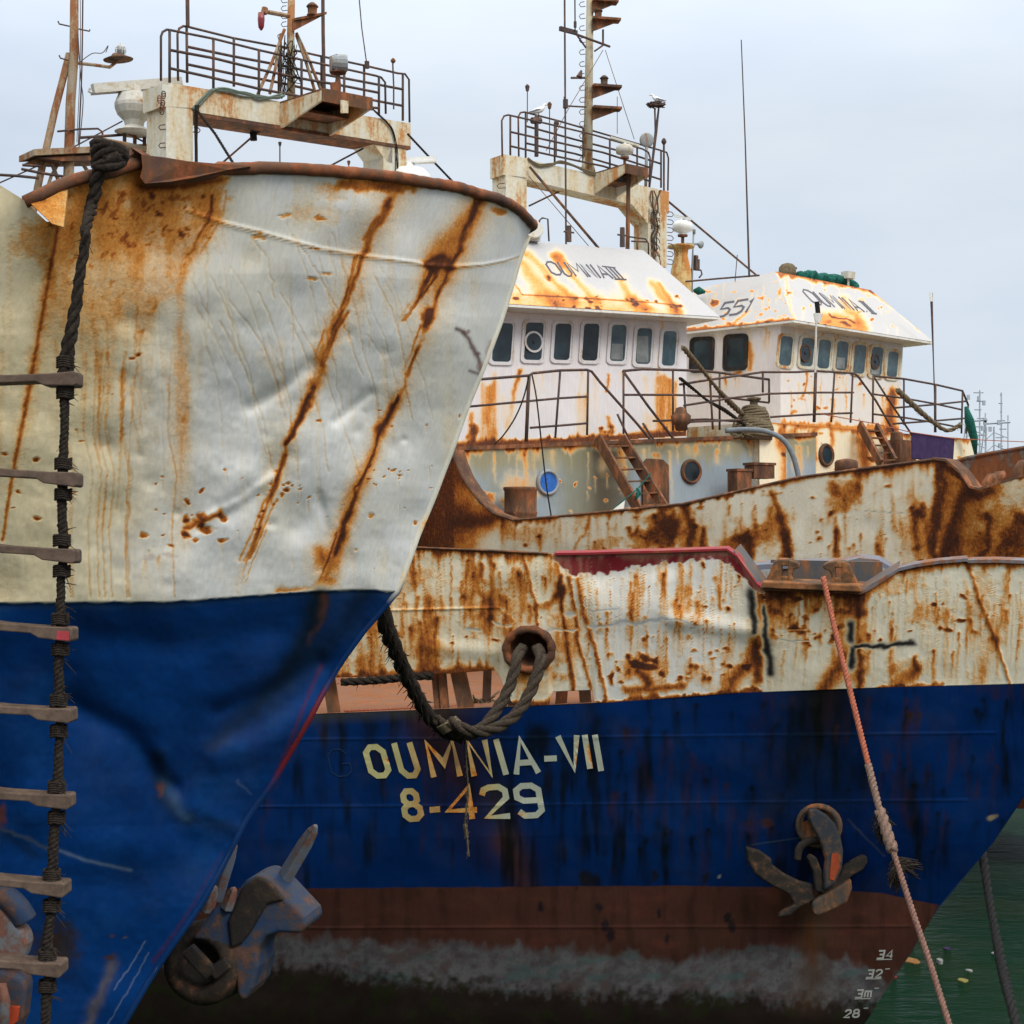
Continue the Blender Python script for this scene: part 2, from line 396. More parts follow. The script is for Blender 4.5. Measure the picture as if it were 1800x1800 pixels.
M = dict(
    soft=painted('painted_bow', .5, .35, 0.0, .12, .3), hull=painted('painted_hull', .55, .5, .08, .14, .5), wall=painted('painted_wall', .55, .25, .0, .3, .4), blue=painted('blue_hull', .5, .35, .0, .07, .3),
    rail=metal('rusty_rail', (.065, .05, .05), .35, .7, 14, dark=(.04, .025, .02), mid=(.13, .055, .035)), rim=metal('rusty_rim', (.085, .045, .035), .5, .75, 7, 0, .6, dark=(.04, .02, .016), mid=(.17, .055, .022)),
    mast2=metal('mast_white', (.44, .42, .34), .4, .65, 6, 2, mid=(.24, .10, .035)),
    white=metal('white_rusty', (.58, .57, .49), .42, .55, 3.2, 2, mid=(.34, .14, .04)), white2=metal('white_less_rusty', (.66, .66, .62), .2, .5, 4, 1),
    brown=metal('brown_steel', (.075, .042, .033), .45, .8, 6, 1, .4, mid=(.19, .07, .03)), mast=metal('mast_paint', (.30, .25, .19), .45, .7, 6, 2),
    dome=metal('radar_paint', (.50, .49, .44), .12, .5, 6, 0, .1), plastic=plain('white_plastic', (.74, .75, .72), .35, .4, .08, 6, .03),
    dark=metal('dark_steel', (.05, .045, .045), .45, .7, 12), glass=None, net=plain('green_net', (.012, .13, .10), .8, .2, .5, 30, .6),
    cloth=plain('purple_cloth', (.045, .028, .085), .85, .15, .25, 9, .3), rope=plain('grey_rope', (.058, .045, .033), .95, .1, .5, 60, .7),
    drope=plain('dark_rope', (.038, .030, .024), .95, .1, .5, 60, .8), redrope=plain('red_rope', (.42, .13, .075), .85, .2, .4, 50, .5),
    greyrope=plain('pale_rope', (.24, .16, .125), .9, .15, .4, 50, .5), brope=plain('black_rope', (.02, .02, .021), .9, .2, .5, 60, .7),
    wood=plain('rung_wood', (.125, .085, .062), .75, .25, .4, 18, .4), deck=metal('deck', (.17, .085, .06), .5, .85, 6, 0),
    hose=plain('grey_hose', (.15, .18, .20), .6, .3, .2, 12, .1), gull=plain('gull_white', (.75, .75, .74), .7, .2, .05, 20, .05),
    gullg=plain('gull_grey', (.22, .24, .28), .7, .2, .15, 20, .05), red=metal('red_paint', (.24, .022, .028), .15, .5, 5, 0, .15),
    tan=plain('dry_rope', (.20, .16, .10), .95, .1, .5, 45, .9), lampglass=plain('lamp_glass', (.35, .38, .38), .2, .6, .2, 20, .1),
    redglass=plain('red_lamp', (.22, .02, .02), .25, .5, .2, 20, .1), grey=metal('grey_paint', (.26, .30, .33), .3, .55, 5, 1),
    bluep=metal('blue_paint', (.03, .09, .24), .2, .5, 8), far=plain('far_steel', (.36, .40, .44), .8, .1, .1, 2, 0))
def glassm(name, c0, c1, c2):
    m, t, bs = _new(name); bs.inputs['Roughness'].default_value = .15; bs.inputs['Specular IOR Level'].default_value = .3; tc = t.nodes.new('ShaderNodeTexCoord').outputs['Object']
    t.links.new(_ramp(t, _noise(t, tc, 2.3, 4, .6), [(.32, c0), (.55, c1), (.72, c2)]), bs.inputs['Base Color']); return m
m, t, bs = _new('window_glass'); bs.inputs['Roughness'].default_value = .18; bs.inputs['Specular IOR Level'].default_value = .35
tc = t.nodes.new('ShaderNodeTexCoord').outputs['Object']
t.links.new(_ramp(t, _noise(t, tc, 1.3, 3), [(.35, (.006, .009, .012)), (.6, (.022, .04, .05)), (.75, (.05, .075, .085))]), bs.inputs['Base Color'])
M['glass'] = m

M['glass2'] = glassm('glass_bluish', (.02, .035, .045), (.05, .085, .10), (.10, .15, .17))
M['glass3'] = glassm('glass_pale', (.09, .11, .11), (.20, .21, .20), (.28, .30, .29))

# ---------------------------------------------------------------- hull lofting
class Ship:
    def __init__(s, px, D, fwd, pw):
        s.S = np.array([(px-900)/F*D, D]); a = math.radians(fwd)   # fwd: bow direction, degrees anticlockwise from +X
        s.f = np.array([math.cos(a), math.sin(a)]); s.q = np.array([s.f[1], -s.f[0]])
        if s.q[1] > 0: s.q = -s.q
        s.pw = pw
        s.f3 = Vector((*s.f, 0)); s.q3 = Vector((*s.q, 0))
    def stem(s, px):
        k = (px-900)/F
        t = (k*s.S[1]-s.S[0])/(s.f[0]-k*s.f[1]); return s.S+t*s.f
    def b(s, x, B, Lb, r, r2=.2):
        return B*(1-np.clip(1-x/Lb, 0, 1)**s.pw) + r*(1-np.exp(-x/r2))
def loft(ship, keys, stem, nr, S_vis, n_vis, S_max, disp=None, pm=1.0):
    """keys: (stem_y, B, L, r, line). returns verts (nr, ns, 3) starboard and port"""
    s = np.concatenate([np.linspace(0, S_vis**.77, n_vis)**1.3, np.linspace(S_vis, S_max, 26)[1:]])
    ky = [k[0] for k in keys]; sx = [p[0] for p in stem]; sy = [p[1] for p in stem]
    out = np.zeros((nr, len(s), 3)); prt = np.zeros_like(out)
    for i in range(nr):
        y = ky[0]+(ky[-1]-ky[0])*i/(nr-1); px = np.interp(y, sy, sx)
        B = np.interp(y, ky, [k[1] for k in keys]); Lb = np.interp(y, ky, [k[2] for k in keys]); r = np.interp(y, ky, [k[3] for k in keys])
        j = max(0, min(len(keys)-2, int(np.searchsorted(ky, y, 'right'))-1)); w = (y-ky[j])/(ky[j+1]-ky[j])
        tgt = px
        for _ in range(4):
            P0 = ship.stem(tgt); bb = ship.b(s, B, Lb, r)
            XY = P0[None]-s[:, None]*ship.f[None]+bb[:, None]*ship.q[None]
            P = 900+F*XY[:, 0]/XY[:, 1]; tgt -= P[:n_vis//2].max()-px
        l0, l1 = keys[j][4], keys[j+1][4]
        py = np.interp(P, [q[0] for q in l0], [q[1] for q in l0])*(1-w)+np.interp(P, [q[0] for q in l1], [q[1] for q in l1])*w
        z = HC+(HZ-py)*XY[:, 1]/F
        z[n_vis:] = z[n_vis-1]
        if disp is not None:
            XY = XY+ship.q[None]*disp(P, py)[:, None]
        out[i, :, :2] = XY; out[i, :, 2] = z
        prt[i, :, :2] = P0[None]-s[:, None]*ship.f[None]-pm*bb[:, None]*ship.q[None]; prt[i, :, 2] = z
    return out, prt
def grid_mesh(A, name, mat, parent, smooth=True, keep=None):
    nr, ns, _ = A.shape; V = A.reshape(-1, 3)
    i, j = np.meshgrid(np.arange(nr-1), np.arange(ns-1), indexing='ij'); a = (i*ns+j).ravel()
    Fc = np.stack([a, a+ns, a+ns+1, a+1], 1)
    if keep is not None:
        c = V[Fc].mean(1); u, v = proj(c); Fc = Fc[keep(u, v)]
    me = bpy.data.meshes.new(name); n = len(Fc)
    me.vertices.add(len(V)); me.vertices.foreach_set('co', V.astype(np.float32).ravel())
    me.loops.add(n*4); me.loops.foreach_set('vertex_index', Fc.astype(np.int32).ravel())
    me.polygons.add(n); me.polygons.foreach_set('loop_start', (np.arange(n)*4).astype(np.int32))
    me.update(calc_edges=True); me.validate()
    me.polygons.foreach_set('use_smooth', [smooth]*n)
    if mat: me.materials.append(mat)
    o = bpy.data.objects.new(name, me); COL.objects.link(o)
    if parent is not None: o.parent = parent; o.location = -origin(parent)
    return o
def tree(A, st=3):
    B = A[::st, ::st]; 
    if (A.shape[0]-1) % st: B = np.concatenate([B, A[-1:, ::st]], 0)
    nr, ns, _ = B.shape; V = [tuple(v) for v in B.reshape(-1, 3)]
    return BVHTree.FromPolygons(V, [(i*ns+j, (i+1)*ns+j, (i+1)*ns+j+1, i*ns+j+1) for i in range(nr-1) for j in range(ns-1)])
EYE = Vector((0, 0, HC))
def hit(T, px, py, off=0.0):
    d = (W(px, py, 10)-EYE).normalized(); p, n, i, q = T.ray_cast(EYE, d)
    if p is None: return None
    if n.dot(d) > 0: n = -n
    return p+n*off
def solid(o, th, off=-1):
    m = o.modifiers.new('plate', 'SOLIDIFY'); m.thickness = th; m.offset = off
def default_paint(o, col, rust):
    me = o.data; N = len(me.vertices)
    P = np.empty(N*3); me.vertices.foreach_get('co', P); P = P.reshape(-1, 3)
    h = fbm(P[:, 0]*100+P[:, 1]*77, P[:, 2]*40, 60, 4, 5)
    a = me.attributes.new('paint', 'FLOAT_COLOR', 'POINT'); a.data.foreach_set('color', np.tile(np.array([*col, 1.0], np.float32), N))
    b = me.attributes.new('rust', 'FLOAT', 'POINT'); b.data.foreach_set('value', (rust*sst(.4, .75, h)).astype(np.float32))
def wall_grid(p00, p10, p01, p11, nu, nv):
    """corners top-left, top-right, bottom-left, bottom-right"""
    u = np.linspace(0, 1, nu)[None, :, None]; v = np.linspace(0, 1, nv)[:, None, None]
    a, b, c, d = (np.array(p)[None, None] for p in (p00, p10, p01, p11))
    return a*(1-u)*(1-v)+b*u*(1-v)+c*(1-u)*v+d*u*v

# ---------------------------------------------------------------- lettering laid on a surface
GL = {'O': [[(.3, 0), (.7, 0), (1, .18), (1, .82), (.7, 1), (.3, 1), (0, .82), (0, .18), (.3, 0)]],
 'U': [[(0, 0), (0, .82), (.3, 1), (.7, 1), (1, .82), (1, 0)]], 'M': [[(0, 1), (0, 0), (.5, .62), (1, 0), (1, 1)]],
 'N': [[(0, 1), (0, 0), (1, 1), (1, 0)]], 'I': [[(.5, 0), (.5, 1)]], 'A': [[(0, 1), (.5, 0), (1, 1)], [(.17, .68), (.83, .68)]],
 'V': [[(0, 0), (.5, 1), (1, 0)]], '-': [[(0, .5), (1, .5)]], '.': [[(.2, .92), (.8, .92)]],
 '8': [[(.3, 0), (.7, 0), (.93, .14), (.93, .33), (.7, .47), (1, .63), (1, .85), (.72, 1), (.28, 1), (0, .85), (0, .63), (.3, .47), (.07, .33), (.07, .14), (.3, 0)], [(.3, .47), (.7, .47)]],
 '4': [[(.8, 1), (.8, 0), (0, .72), (1, .72)]], '2': [[(0, .25), (.12, .07), (.35, 0), (.75, 0), (.98, .14), (.98, .38), (0, 1), (1, 1)]],
 '9': [[(1, .5), (.3, .5), (.03, .38), (.03, .14), (.3, 0), (.72, 0), (1, .15), (1, .84), (.74, 1), (.25, 1), (.03, .85)]],
 '5': [[(1, 0), (.08, 0), (0, .42), (.7, .42), (1, .56), (1, .84), (.7, 1), (0, 1)]], '1': [[(.15, .25), (.6, 0), (.6, 1)]],
 '3': [[(0, 0), (1, 0), (1, .5), (.3, .5)], [(1, .5), (1, 1), (0, 1)]], 'm': [[(0, 1), (0, .2), (.5, .2), (.5, 1)], [(.5, .2), (1, .2), (1, 1)]],
 'G': [[(1, .2), (.7, 0), (.3, 0), (0, .18), (0, .82), (.3, 1), (.7, 1), (1, .82), (1, .55), (.6, .55)]],
 '=': [[(0, 1), (1, 1)]], 'E': [[(.0, .0), (1, .0)], [(.2, 0), (.2, 1)], [(.5, 0), (.5, 1)], [(.8, 0), (.8, 1)], [(0, 1), (1, 1)]],
 'T': [[(.0, .0), (1, .0)], [(.3, 0), (.3, 1)], [(.7, 0), (.7, 1)], [(0, 1), (1, 1)]]}
def letter(mb, T, ch, TL, TR, BR, BL, w, off=.006, st=3.0):
    def mp(x, y):
        a = (TL[0]+(TR[0]-TL[0])*x, TL[1]+(TR[1]-TL[1])*x); b = (BL[0]+(BR[0]-BL[0])*x, BL[1]+(BR[1]-BL[1])*x)
        return (a[0]+(b[0]-a[0])*y, a[1]+(b[1]-a[1])*y)
    for q, pl in enumerate(GL[ch]):
        P = [mp(*p) for p in pl]; closed = pl[0] == pl[-1]
        if closed: P = P[:-1]
        n = len(P); Lf = []; Rt = []
        for i in range(n):
            a = P[(i-1) % n] if (closed or i) else None; b = P[i]; c = P[(i+1) % n] if (closed or i < n-1) else None
            def nm(p, q_): d = (q_[0]-p[0], q_[1]-p[1]); l = math.hypot(*d); return (-d[1]/l, d[0]/l)
            if a and c:
                n0, n1 = nm(a, b), nm(b, c); m = (n0[0]+n1[0], n0[1]+n1[1]); l2 = m[0]**2+m[1]**2; k = min(2/max(l2, .2), 2.4); m = (m[0]*k, m[1]*k)
                if l2 < 1.0: k = 1.25/math.sqrt(l2); m = ((n0[0]+n1[0])*k, (n0[1]+n1[1])*k)
                m = (m[0], m[1]); 
            else: m = nm(b, c) if c else nm(a, b)
            s_ = w/2
            Lf.append((b[0]+m[0]*s_, b[1]+m[1]*s_)); Rt.append((b[0]-m[0]*s_, b[1]-m[1]*s_))
        seg = n if closed else n-1; o = off+q*.0025
        for i in range(seg):
            j = (i+1) % n; k = max(1, int(math.dist(P[i], P[j])/st)); vs = []
            for e in range(k+1):
                t = e/k
                for S_ in (Lf, Rt):
                    p = hit(T, S_[i][0]+(S_[j][0]-S_[i][0])*t, S_[i][1]+(S_[j][1]-S_[i][1])*t, o+.0004*(i % 3))
                    vs.append(p)
            if any(v is None for v in vs): continue
            mb.add(vs, [(2*e, 2*e+1, 2*e+3, 2*e+2) for e in range(k)])
def lay(mb, T, text, TL, TR, BR, BL, w, wid=None, gap=.28, off=.006):
    wid = wid or [1]*len(text); tot = sum(wid)+gap*(len(text)-1); x = 0
    for ch, q in zip(text, wid):
        a, b = x/tot, (x+q)/tot; L_ = lambda p, r, t: (p[0]+(r[0]-p[0])*t, p[1]+(r[1]-p[1])*t)
        if ch != ' ': letter(mb, T, ch, L_(TL, TR, a), L_(TL, TR, b), L_(BL, BR, b), L_(BL, BR, a), w, off)
        x += q+gap

# ================================================================ SETTING: water and the quay the photo is taken from
mb = MB(); R_ = 900; mb.add([(-R_, -60, 0), (R_, -60, 0), (R_, 1600, 0), (-R_, 1600, 0)], [(0, 1, 2, 3)])
m, t, bs = _new('harbour_water'); tc = t.nodes.new('ShaderNodeTexCoord').outputs['Object']
n1 = _noise(t, tc, 1.1, 4, .5, (1, 2.2, 1)); n2 = _noise(t, tc, 5, 5, .6, (1, 1.8, 1)); n3 = _noise(t, tc, .35, 3)
df = t.nodes.new('ShaderNodeBsdfDiffuse'); gl = t.nodes.new('ShaderNodeBsdfGlossy'); mx = t.nodes.new('ShaderNodeMixShader'); lw = t.nodes.new('ShaderNodeLayerWeight')
t.links.new(_mix(t, _mr(t, n3, .35, .65), (.004, .022, .012), (.010, .024, .011)), df.inputs['Color']); gl.inputs['Roughness'].default_value = .08; lw.inputs['Blend'].default_value = .12
b = t.nodes.new('ShaderNodeBump'); b.inputs['Strength'].default_value = .7; b.inputs['Distance'].default_value = .12
t.links.new(_m(t, 'ADD', n1, _m(t, 'MULTIPLY', n2, .35)), b.inputs['Height'])
for q in (df, gl, lw): t.links.new(b.outputs[0], q.inputs['Normal'])
t.links.new(_m(t, 'MULTIPLY', lw.outputs['Fresnel'], .22), mx.inputs[0]); t.links.new(df.outputs[0], mx.inputs[1]); t.links.new(gl.outputs[0], mx.inputs[2]); t.links.new(mx.outputs[0], [q for q in t.nodes if q.type == 'OUTPUT_MATERIAL'][0].inputs[0])
tag(mb.build('water', m), kind='structure')
mb = MB(); mb.box((0, -14, 1.7), (60, 0, 0), (0, 14.6, 0), (0, 0, 2.7))
tag(mb.build('quay', metal('quay_concrete', (.14, .13, .12), .1, .9, 1.2, 0)), kind='structure')

# ================================================================ FOREGROUND TRAWLER (white over blue, dented bow)
A = Ship(905, 9.3, 10, 2.0)
st = [(938, 396), (921, 440), (905, 480), (880, 560), (850, 640), (818, 720), (790, 800), (760, 880), (730, 950), (697, 1040), (640, 1110), (600, 1165), (560, 1230), (520, 1300), (480, 1370), (430, 1440), (395, 1510), (350, 1590), (300, 1660), (255, 1730), (215, 1800), (160, 1890)]
topA = [(-400, 300), (0, 326), (40, 352), (84, 393), (92, 393), (106, 345), (120, 318), (160, 306), (250, 296), (300, 300), (400, 298), (500, 297), (600, 304), (700, 314), (800, 331), (870, 350), (915, 372), (938, 396)]
keysA = [(396, 2.8, 5, .42, topA), (500, 2.727, 5, .327, [(-400, 500), (0, 497), (500, 480), (905, 500)]),
         (1040, 2.5, 5, .04, [(-400, 1060), (0, 1060), (300, 1058), (450, 1047), (560, 1039), (620, 1036), (697, 1040)]),
         (1890, 1.7, 5.5, .01, [(-400, 1890), (160, 1890)])]
def seg_ridge(P, Y, pts, w):
    out = np.zeros_like(P)
    for (x0, y0), (x1, y1) in zip(pts, pts[1:]):
        l = math.dist((x0, y0), (x1, y1)); dx, dy = (x1-x0)/l, (y1-y0)/l
        tt = np.clip((P-x0)*dx+(Y-y0)*dy, 0, l); d = np.hypot(P-x0-dx*tt, Y-y0-dy*tt); out = np.maximum(out, np.exp(-(d/w)**2))
    return out
seamA = [(330, 372), (390, 392), (450, 408), (560, 438), (650, 453), (700, 460), (750, 468), (800, 471), (850, 468), (890, 460), (930, 446)]
rngA = random.Random(11); dentsA = [(rngA.uniform(150, 800), rngA.uniform(420, 1010), rngA.uniform(14, 46), rngA.uniform(-.02, .012)) for _ in range(60)]
dentsA += [(460, 700, 60, -.05), (600, 700, 45, -.045), (690, 720, 50, -.035), (560, 800, 70, .03), (530, 540, 70, -.03), (350, 880, 60, -.03), (410, 930, 40, .02), (640, 370, 40, .04), (560, 900, 46, -.03), (260, 760, 70, .02), (760, 600, 60, .025), (180, 560, 90, .02), (480, 860, 50, -.025)]
for _ in range(46): dentsA.append((rngA.uniform(180, 720), rngA.uniform(560, 1030), rngA.uniform(6, 13), rngA.uniform(-.013, .006)))
creases = [([(300, 1385), (330, 1430), (420, 1478)], 17, -.03), ([(380, 1252), (470, 1215), (556, 1165)], 18, -.035), ([(440, 715), (500, 680), (545, 640)], 13, -.028), ([(360, 912), (420, 882), (480, 838)], 9, .018), ([(590, 740), (650, 690)], 10, -.02), ([(120, 1240), (220, 1290), (300, 1385)], 20, -.03), ([(560, 870), (575, 930), (560, 1000)], 9, -.014), ([(300, 1380), (345, 1310), (420, 1260), (500, 1215), (560, 1170)], 34, -.05), ([(280, 1330), (300, 1390), (340, 1440), (420, 1470)], 22, .045), ([(130, 1250), (230, 1300), (300, 1390)], 40, -.05),
           ([(380, 1330), (480, 1300), (560, 1250)], 30, .05), ([(150, 1110), (300, 1140), (470, 1110)], 30, -.03), ([(60, 1420), (180, 1470), (300, 1500)], 45, .03), ([(150, 1560), (260, 1560), (330, 1500)], 40, -.03),
           ([(400, 900), (450, 860), (500, 800)], 20, -.025), ([(330, 1000), (380, 900), (430, 840)], 26, .02), ([(620, 930), (650, 820), (700, 700)], 34, .022)]
def dispA(P, Y):
    d = (fbm(P, Y, 130, 2, 3)-.5)*.075 + (fbm(P, Y, 38, 3, 8)-.5)*.014*sst(350, 700, Y)
    for x, y, r, h in dentsA: d = d+h*np.exp(-((P-x)**2+(Y-y)**2)/(r*r))
    for pts, w, h in creases: d = d+h*seg_ridge(P, Y, pts, w)
    d = d+.012*seg_ridge(P, Y, seamA, 3.2)
    bl = np.interp(P, [0, 300, 450, 560, 620, 697], [1060, 1058, 1047, 1039, 1036, 1040])
    d = d*sst(0, 40, Y-330*0-290) + .022*(1-sst(-2, 5, Y-bl))
    return d*sst(940, 880, P)*1.0
GA, GAp = loft(A, keysA, st, 760, 3.4, 640, 13, dispA, 1.7)  # port side, out of view, is widened to shade the hull beyond
TA = tree(GA, 4)
shipA = thing('fishing_trawler', 'closest trawler, dented white bow over blue filling the left of the photo', 'ship', (-1.5, 9.0, 0))
hullA = grid_mesh(GA, 'hull', M['soft'], shipA)
p = Paint(GA.reshape(-1, 3), (.72, .72, .69), 3); u, v = p.u, p.v
left = sst(400, 110, u+(fbm(u, v, 120, 3, 4)-.5)*150-(v-300)*.0)
p.blend(left*.9, (.84, .71, .43)); p.blend(sst(.52, .75, fbm(u, v*.6, 120, 4, 21))*.45, (.70, .65, .5))
p.blend(sst(.5, .8, fbm(u, v, 60, 4, 22))*.3*sst(300, 450, u), (.60, .63, .66))
# orange wash at the upper left, its sharp right border, the weld line and run-offs
env = sst(660, 350, v)*sst(60, 125, u)*sst(405, 350, u+(v-330)*.42)
p.acc(slice(None), env*(.5+.28*fbm(u, v, 46, 4, 40)))
env2 = sst(900, 420, v)*sst(20, 130, u)*sst(330, 210, u+(v-400)*.25); p.acc(slice(None), env2*.24*(.5+fbm(u, v, 60, 3, 41)))
p.blob(130, 350, 60, 36, .42); p.blob(290, 350, 110, 40, .45); p.blob(365, 340, 26, 46, .5); p.blob(250, 400, 90, 60, .2); p.blob(98, 395, 16, 18, .5); p.blob(65, 420, 50, 40, .35)
p.streak([(375, 335), (372, 375), (358, 410), (335, 445), (300, 485), (270, 530), (245, 590)], (11, 5), (.62, .25)); p.line([(372, 375), (358, 410), (330, 450), (285, 490)], (30, 30), (.35, .16), side=-1)
p.line([(101, 400), (95, 440), (84, 500), (66, 600), (50, 690), (36, 760), (18, 860), (4, 950)], (5, 3), (.66, .55), fine=True); p.line([(101, 400), (84, 500), (66, 600), (50, 690), (18, 860)], 16, (.3, .2))
for q in range(34):
    x = rngA.uniform(-60, 330); p.drip(x, rngA.uniform(380, 700), rngA.uniform(200, 520), rngA.uniform(3, 16), rngA.uniform(.08, .2), rngA.uniform(-.05, .02), 0)
cap = np.where(u < 420, .25+.10*sst(520, 340, v)+.25*fbm(u, v*.5, 30, 4, 44)+.2*(fbm(u, v, 18, 3, 45) > .72), 1.0); p.r = np.minimum(p.r, cap)
p.line([(101, 400), (95, 440), (84, 500), (66, 600), (50, 690), (36, 760), (18, 860), (4, 950)], (3.6, 2.4), (.7, .55), fine=True); p.line([(372, 345), (370, 378), (350, 420), (325, 452)], (4, 2), (.75, .4)); p.line([(250, 330), (300, 332), (400, 312)], (9, 4), (.7, .5)); p.blob(98, 395, 9, 9, .6)
for q in range(26): p.blob(rngA.uniform(200, 380), rngA.uniform(335, 430), rngA.uniform(2, 6), rngA.uniform(2, 4), rngA.uniform(.3, .7), rag=1.2)
# streaks from the rail
p.streak([(690, 345), (675, 375), (655, 415), (634, 455), (618, 510), (605, 545), (585, 585), (565, 640), (552, 680)], (13, 6), (.52, .36)); p.line([(682, 350), (655, 400), (640, 440), (612, 530), (592, 570)], (5, 3), (.5, .3)); p.blob(684, 358, 10, 16, .55)
p.line([(592, 560), (572, 600), (558, 650), (552, 676)], 13, .3)
p.streak([(552, 676), (540, 705), (525, 740), (505, 785), (492, 830), (475, 880), (455, 930), (430, 985), (418, 1030)], (5, 10), (.66, .12)); p.line([(545, 700), (528, 728), (505, 780)], (9, 4), (.8, .7)); p.line([(500, 800), (480, 870), (470, 880)], (4, 5), (.7, .4), fine=True)
p.streak([(842, 352), (835, 375), (815, 415), (803, 450), (785, 480), (772, 515), (752, 570), (735, 615), (718, 660), (700, 700)], (13, 6), (.56, .4)); p.line([(845, 355), (828, 385), (812, 420), (798, 460)], (10, 4), (.7, .45)); p.line([(815, 400), (785, 430), (775, 470)], 26, .35)
p.streak([(770, 455), (758, 480), (735, 520), (705, 560)], (13, 8), (.7, .15)); p.blob(752, 560, 14, 22, .85); p.line([(778, 450), (748, 462), (760, 475)], 5, .85); p.blob(785, 465, 18, 16, .6)
p.streak([(700, 700), (690, 720), (668, 760), (655, 800), (640, 830), (625, 868), (612, 905), (600, 940), (585, 985), (566, 1032)], (5, 8), (.8, .8)); p.line([(668, 760), (640, 830), (612, 905), (585, 985)], (13, 20), (.2, .26)); p.line([(692, 716), (668, 755)], 8, .9)
p.line([(616, 905), (602, 920), (598, 950), (590, 970)], 6, .9)
p.blob(640, 325, 70, 14, .55); p.blob(700, 330, 40, 12, .45); p.blob(880, 372, 16, 10, .5); p.edge([(380, 302), (500, 298), (700, 314), (800, 330), (870, 350), (930, 380)], 10, .5)
p.line([(690, 345), (640, 440), (600, 560), (552, 680)], 46, (.16, .06)); p.line([(842, 352), (780, 470), (735, 620), (700, 700)], 44, (.18, .08)); p.line([(700, 700), (640, 830), (570, 1030)], 34, .08); p.veil(.14, seed=3); p.blob(600, 330, 60, 22, .25, rag=1.0); p.blob(560, 380, 60, 22, .18)
p.line([(490, 1040), (560, 1032)], 7, .5); p.blob(570, 1025, 22, 14, .6); p.drip(560, 970, 60, 20, .4)
p.line(seamA, 2.0, .32, fine=True); [p.blob(x, np.interp(x, [q[0] for q in seamA], [q[1] for q in seamA]), 6, 3, .5) for x in (455, 548, 560, 630, 748, 792)]
for x, y in ((455, 418), (548, 492), (575, 480), (500, 378), (560, 385)): p.blob(x, y, 12, 4, .45)
# scuff near the stem
sc_ = (.11, .055, .05)
p.line([(802, 578), (814, 583), (826, 600), (834, 618), (842, 632), (846, 652)], (4, 5), (.95, .9), sc_, fine=True); p.line([(826, 652), (842, 658)], 3, .8, sc_, fine=True); p.blob(838, 622, 9, 7, .8, sc_, rag=1.2); p.blob(818, 586, 8, 4, .7, sc_, rag=1.2); p.blob(846, 645, 10, 14, .5, (.36, .22, .18), rag=1.2); p.line([(862, 600), (856, 640), (846, 668)], 4, .5, (.3, .16, .13))
p.line([(800, 470), (783, 478)], 5, .6)
# small chips
p.specks(16, (250, 820, 520, 960), (2, 5), (.45, .8)); p.specks(14, (320, 880, 400, 950), (3, 8), (.6, .9)); p.line([(325, 930), (350, 918), (385, 900)], 5, .7); p.specks(16, (430, 840, 560, 920), (2, 5), (.5, .8)); p.specks(12, (100, 600, 260, 950), (1.2, 3), (.4, .8)); p.specks(16, (560, 720, 820, 1000), (1.5, 4), (.35, .7)); p.specks(14, (230, 330, 360, 420), (2, 4), (.4, .6)); p.specks(10, (640, 820, 720, 860), (2, 3), (.5, .8))
for x, y, r in ((240, 620, 7), (228, 628, 5), (12, 800, 7), (62, 808, 7), (30, 868, 5), (25, 895, 4), (64, 912, 8), (298, 960, 5), (290, 905, 4), (286, 943, 4)): p.blob(x, y, r, r*.6, .85)
# thin wandering run lines
for q in range(46):
    x = rngA.uniform(140, 700); y = rngA.uniform(380, 620) if x > 300 else rngA.uniform(500, 760); sl = .0 if x < 290 else rngA.uniform(.15, .75); pts = []; Ln = rngA.uniform(120, 380)
    for e in range(9):
        pts.append((x, y)); x += sl*Ln/9+rngA.uniform(-6, 6); y += Ln/9; sl *= .85
    if pts[-1][1] < 1040: p.line(pts, 1.6, rngA.uniform(.10, .26), fine=True)
for x0 in (118, 122, 152, 168, 178, 190, 217, 221, 300): p.line([(x0, 620), (x0-6, 760), (x0+10, 830), (x0+2, 930), (x0+6, 1050)], 1.5, (.2, .45), fine=True)
p.specks(8, (250, 960, 310, 990), (4, 7), (.0, .01)); p.blob(264, 978, 14, 4, .4, (.35, .22, .22)); p.blob(300, 975, 12, 3, .4, (.35, .22, .22))
# blue below
bl = np.interp(u, [0, 300, 450, 560, 620, 697], [1060, 1058, 1047, 1039, 1036, 1040])+(fbm(u, v, 20, 3, 6)-.5)*7
isb = sst(-1.2, 1.2, v-bl)
rb = p.r.copy(); p.r = rb*(1-isb)+isb*0
p.line([(-300, 1060), (0, 1060), (300, 1058), (450, 1047), (560, 1039), (620, 1036), (697, 1040)], 2.4, .7, (.66, .64, .5), fine=True)
p.blend(isb, (.002, .037, .165)); p.blend(isb*sst(.45, .75, fbm(u, v, 130, 4, 60))*.5, (.001, .016, .08)); p.blend(isb*sst(.55, .8, fbm(u, v, 60, 4, 61))*.35, (.008, .062, .21))
p.blend(isb*sst(18, 4, v-bl)*.5*fbm(u, v, 30, 3, 62), (.05, .12, .25))
g_ = (.005, .009, .006)
p.line([(562, 1045), (545, 1110), (500, 1190), (430, 1260), (370, 1310)], (26, 20), (.9, .55), g_); p.line([(640, 1045), (600, 1110), (540, 1180), (480, 1240)], (22, 26), (.6, .4), g_); p.line([(572, 1050), (560, 1100), (545, 1130)], (8, 5), (.7, .2), (.12, .045, .012))
p.line([(275, 1330), (290, 1400), (330, 1440)], 16, .6, g_); p.blob(282, 1385, 7, 14, .8, (.10, .035, .015)); p.line([(340, 1440), (420, 1460), (470, 1420)], 14, .5, g_)
p.line([(288, 1370), (305, 1405), (330, 1435)], 10, .28, (.06, .13, .22)); p.line([(105, 1495), (150, 1512), (230, 1530)], 3, .6, (.15, .22, .32), fine=True)
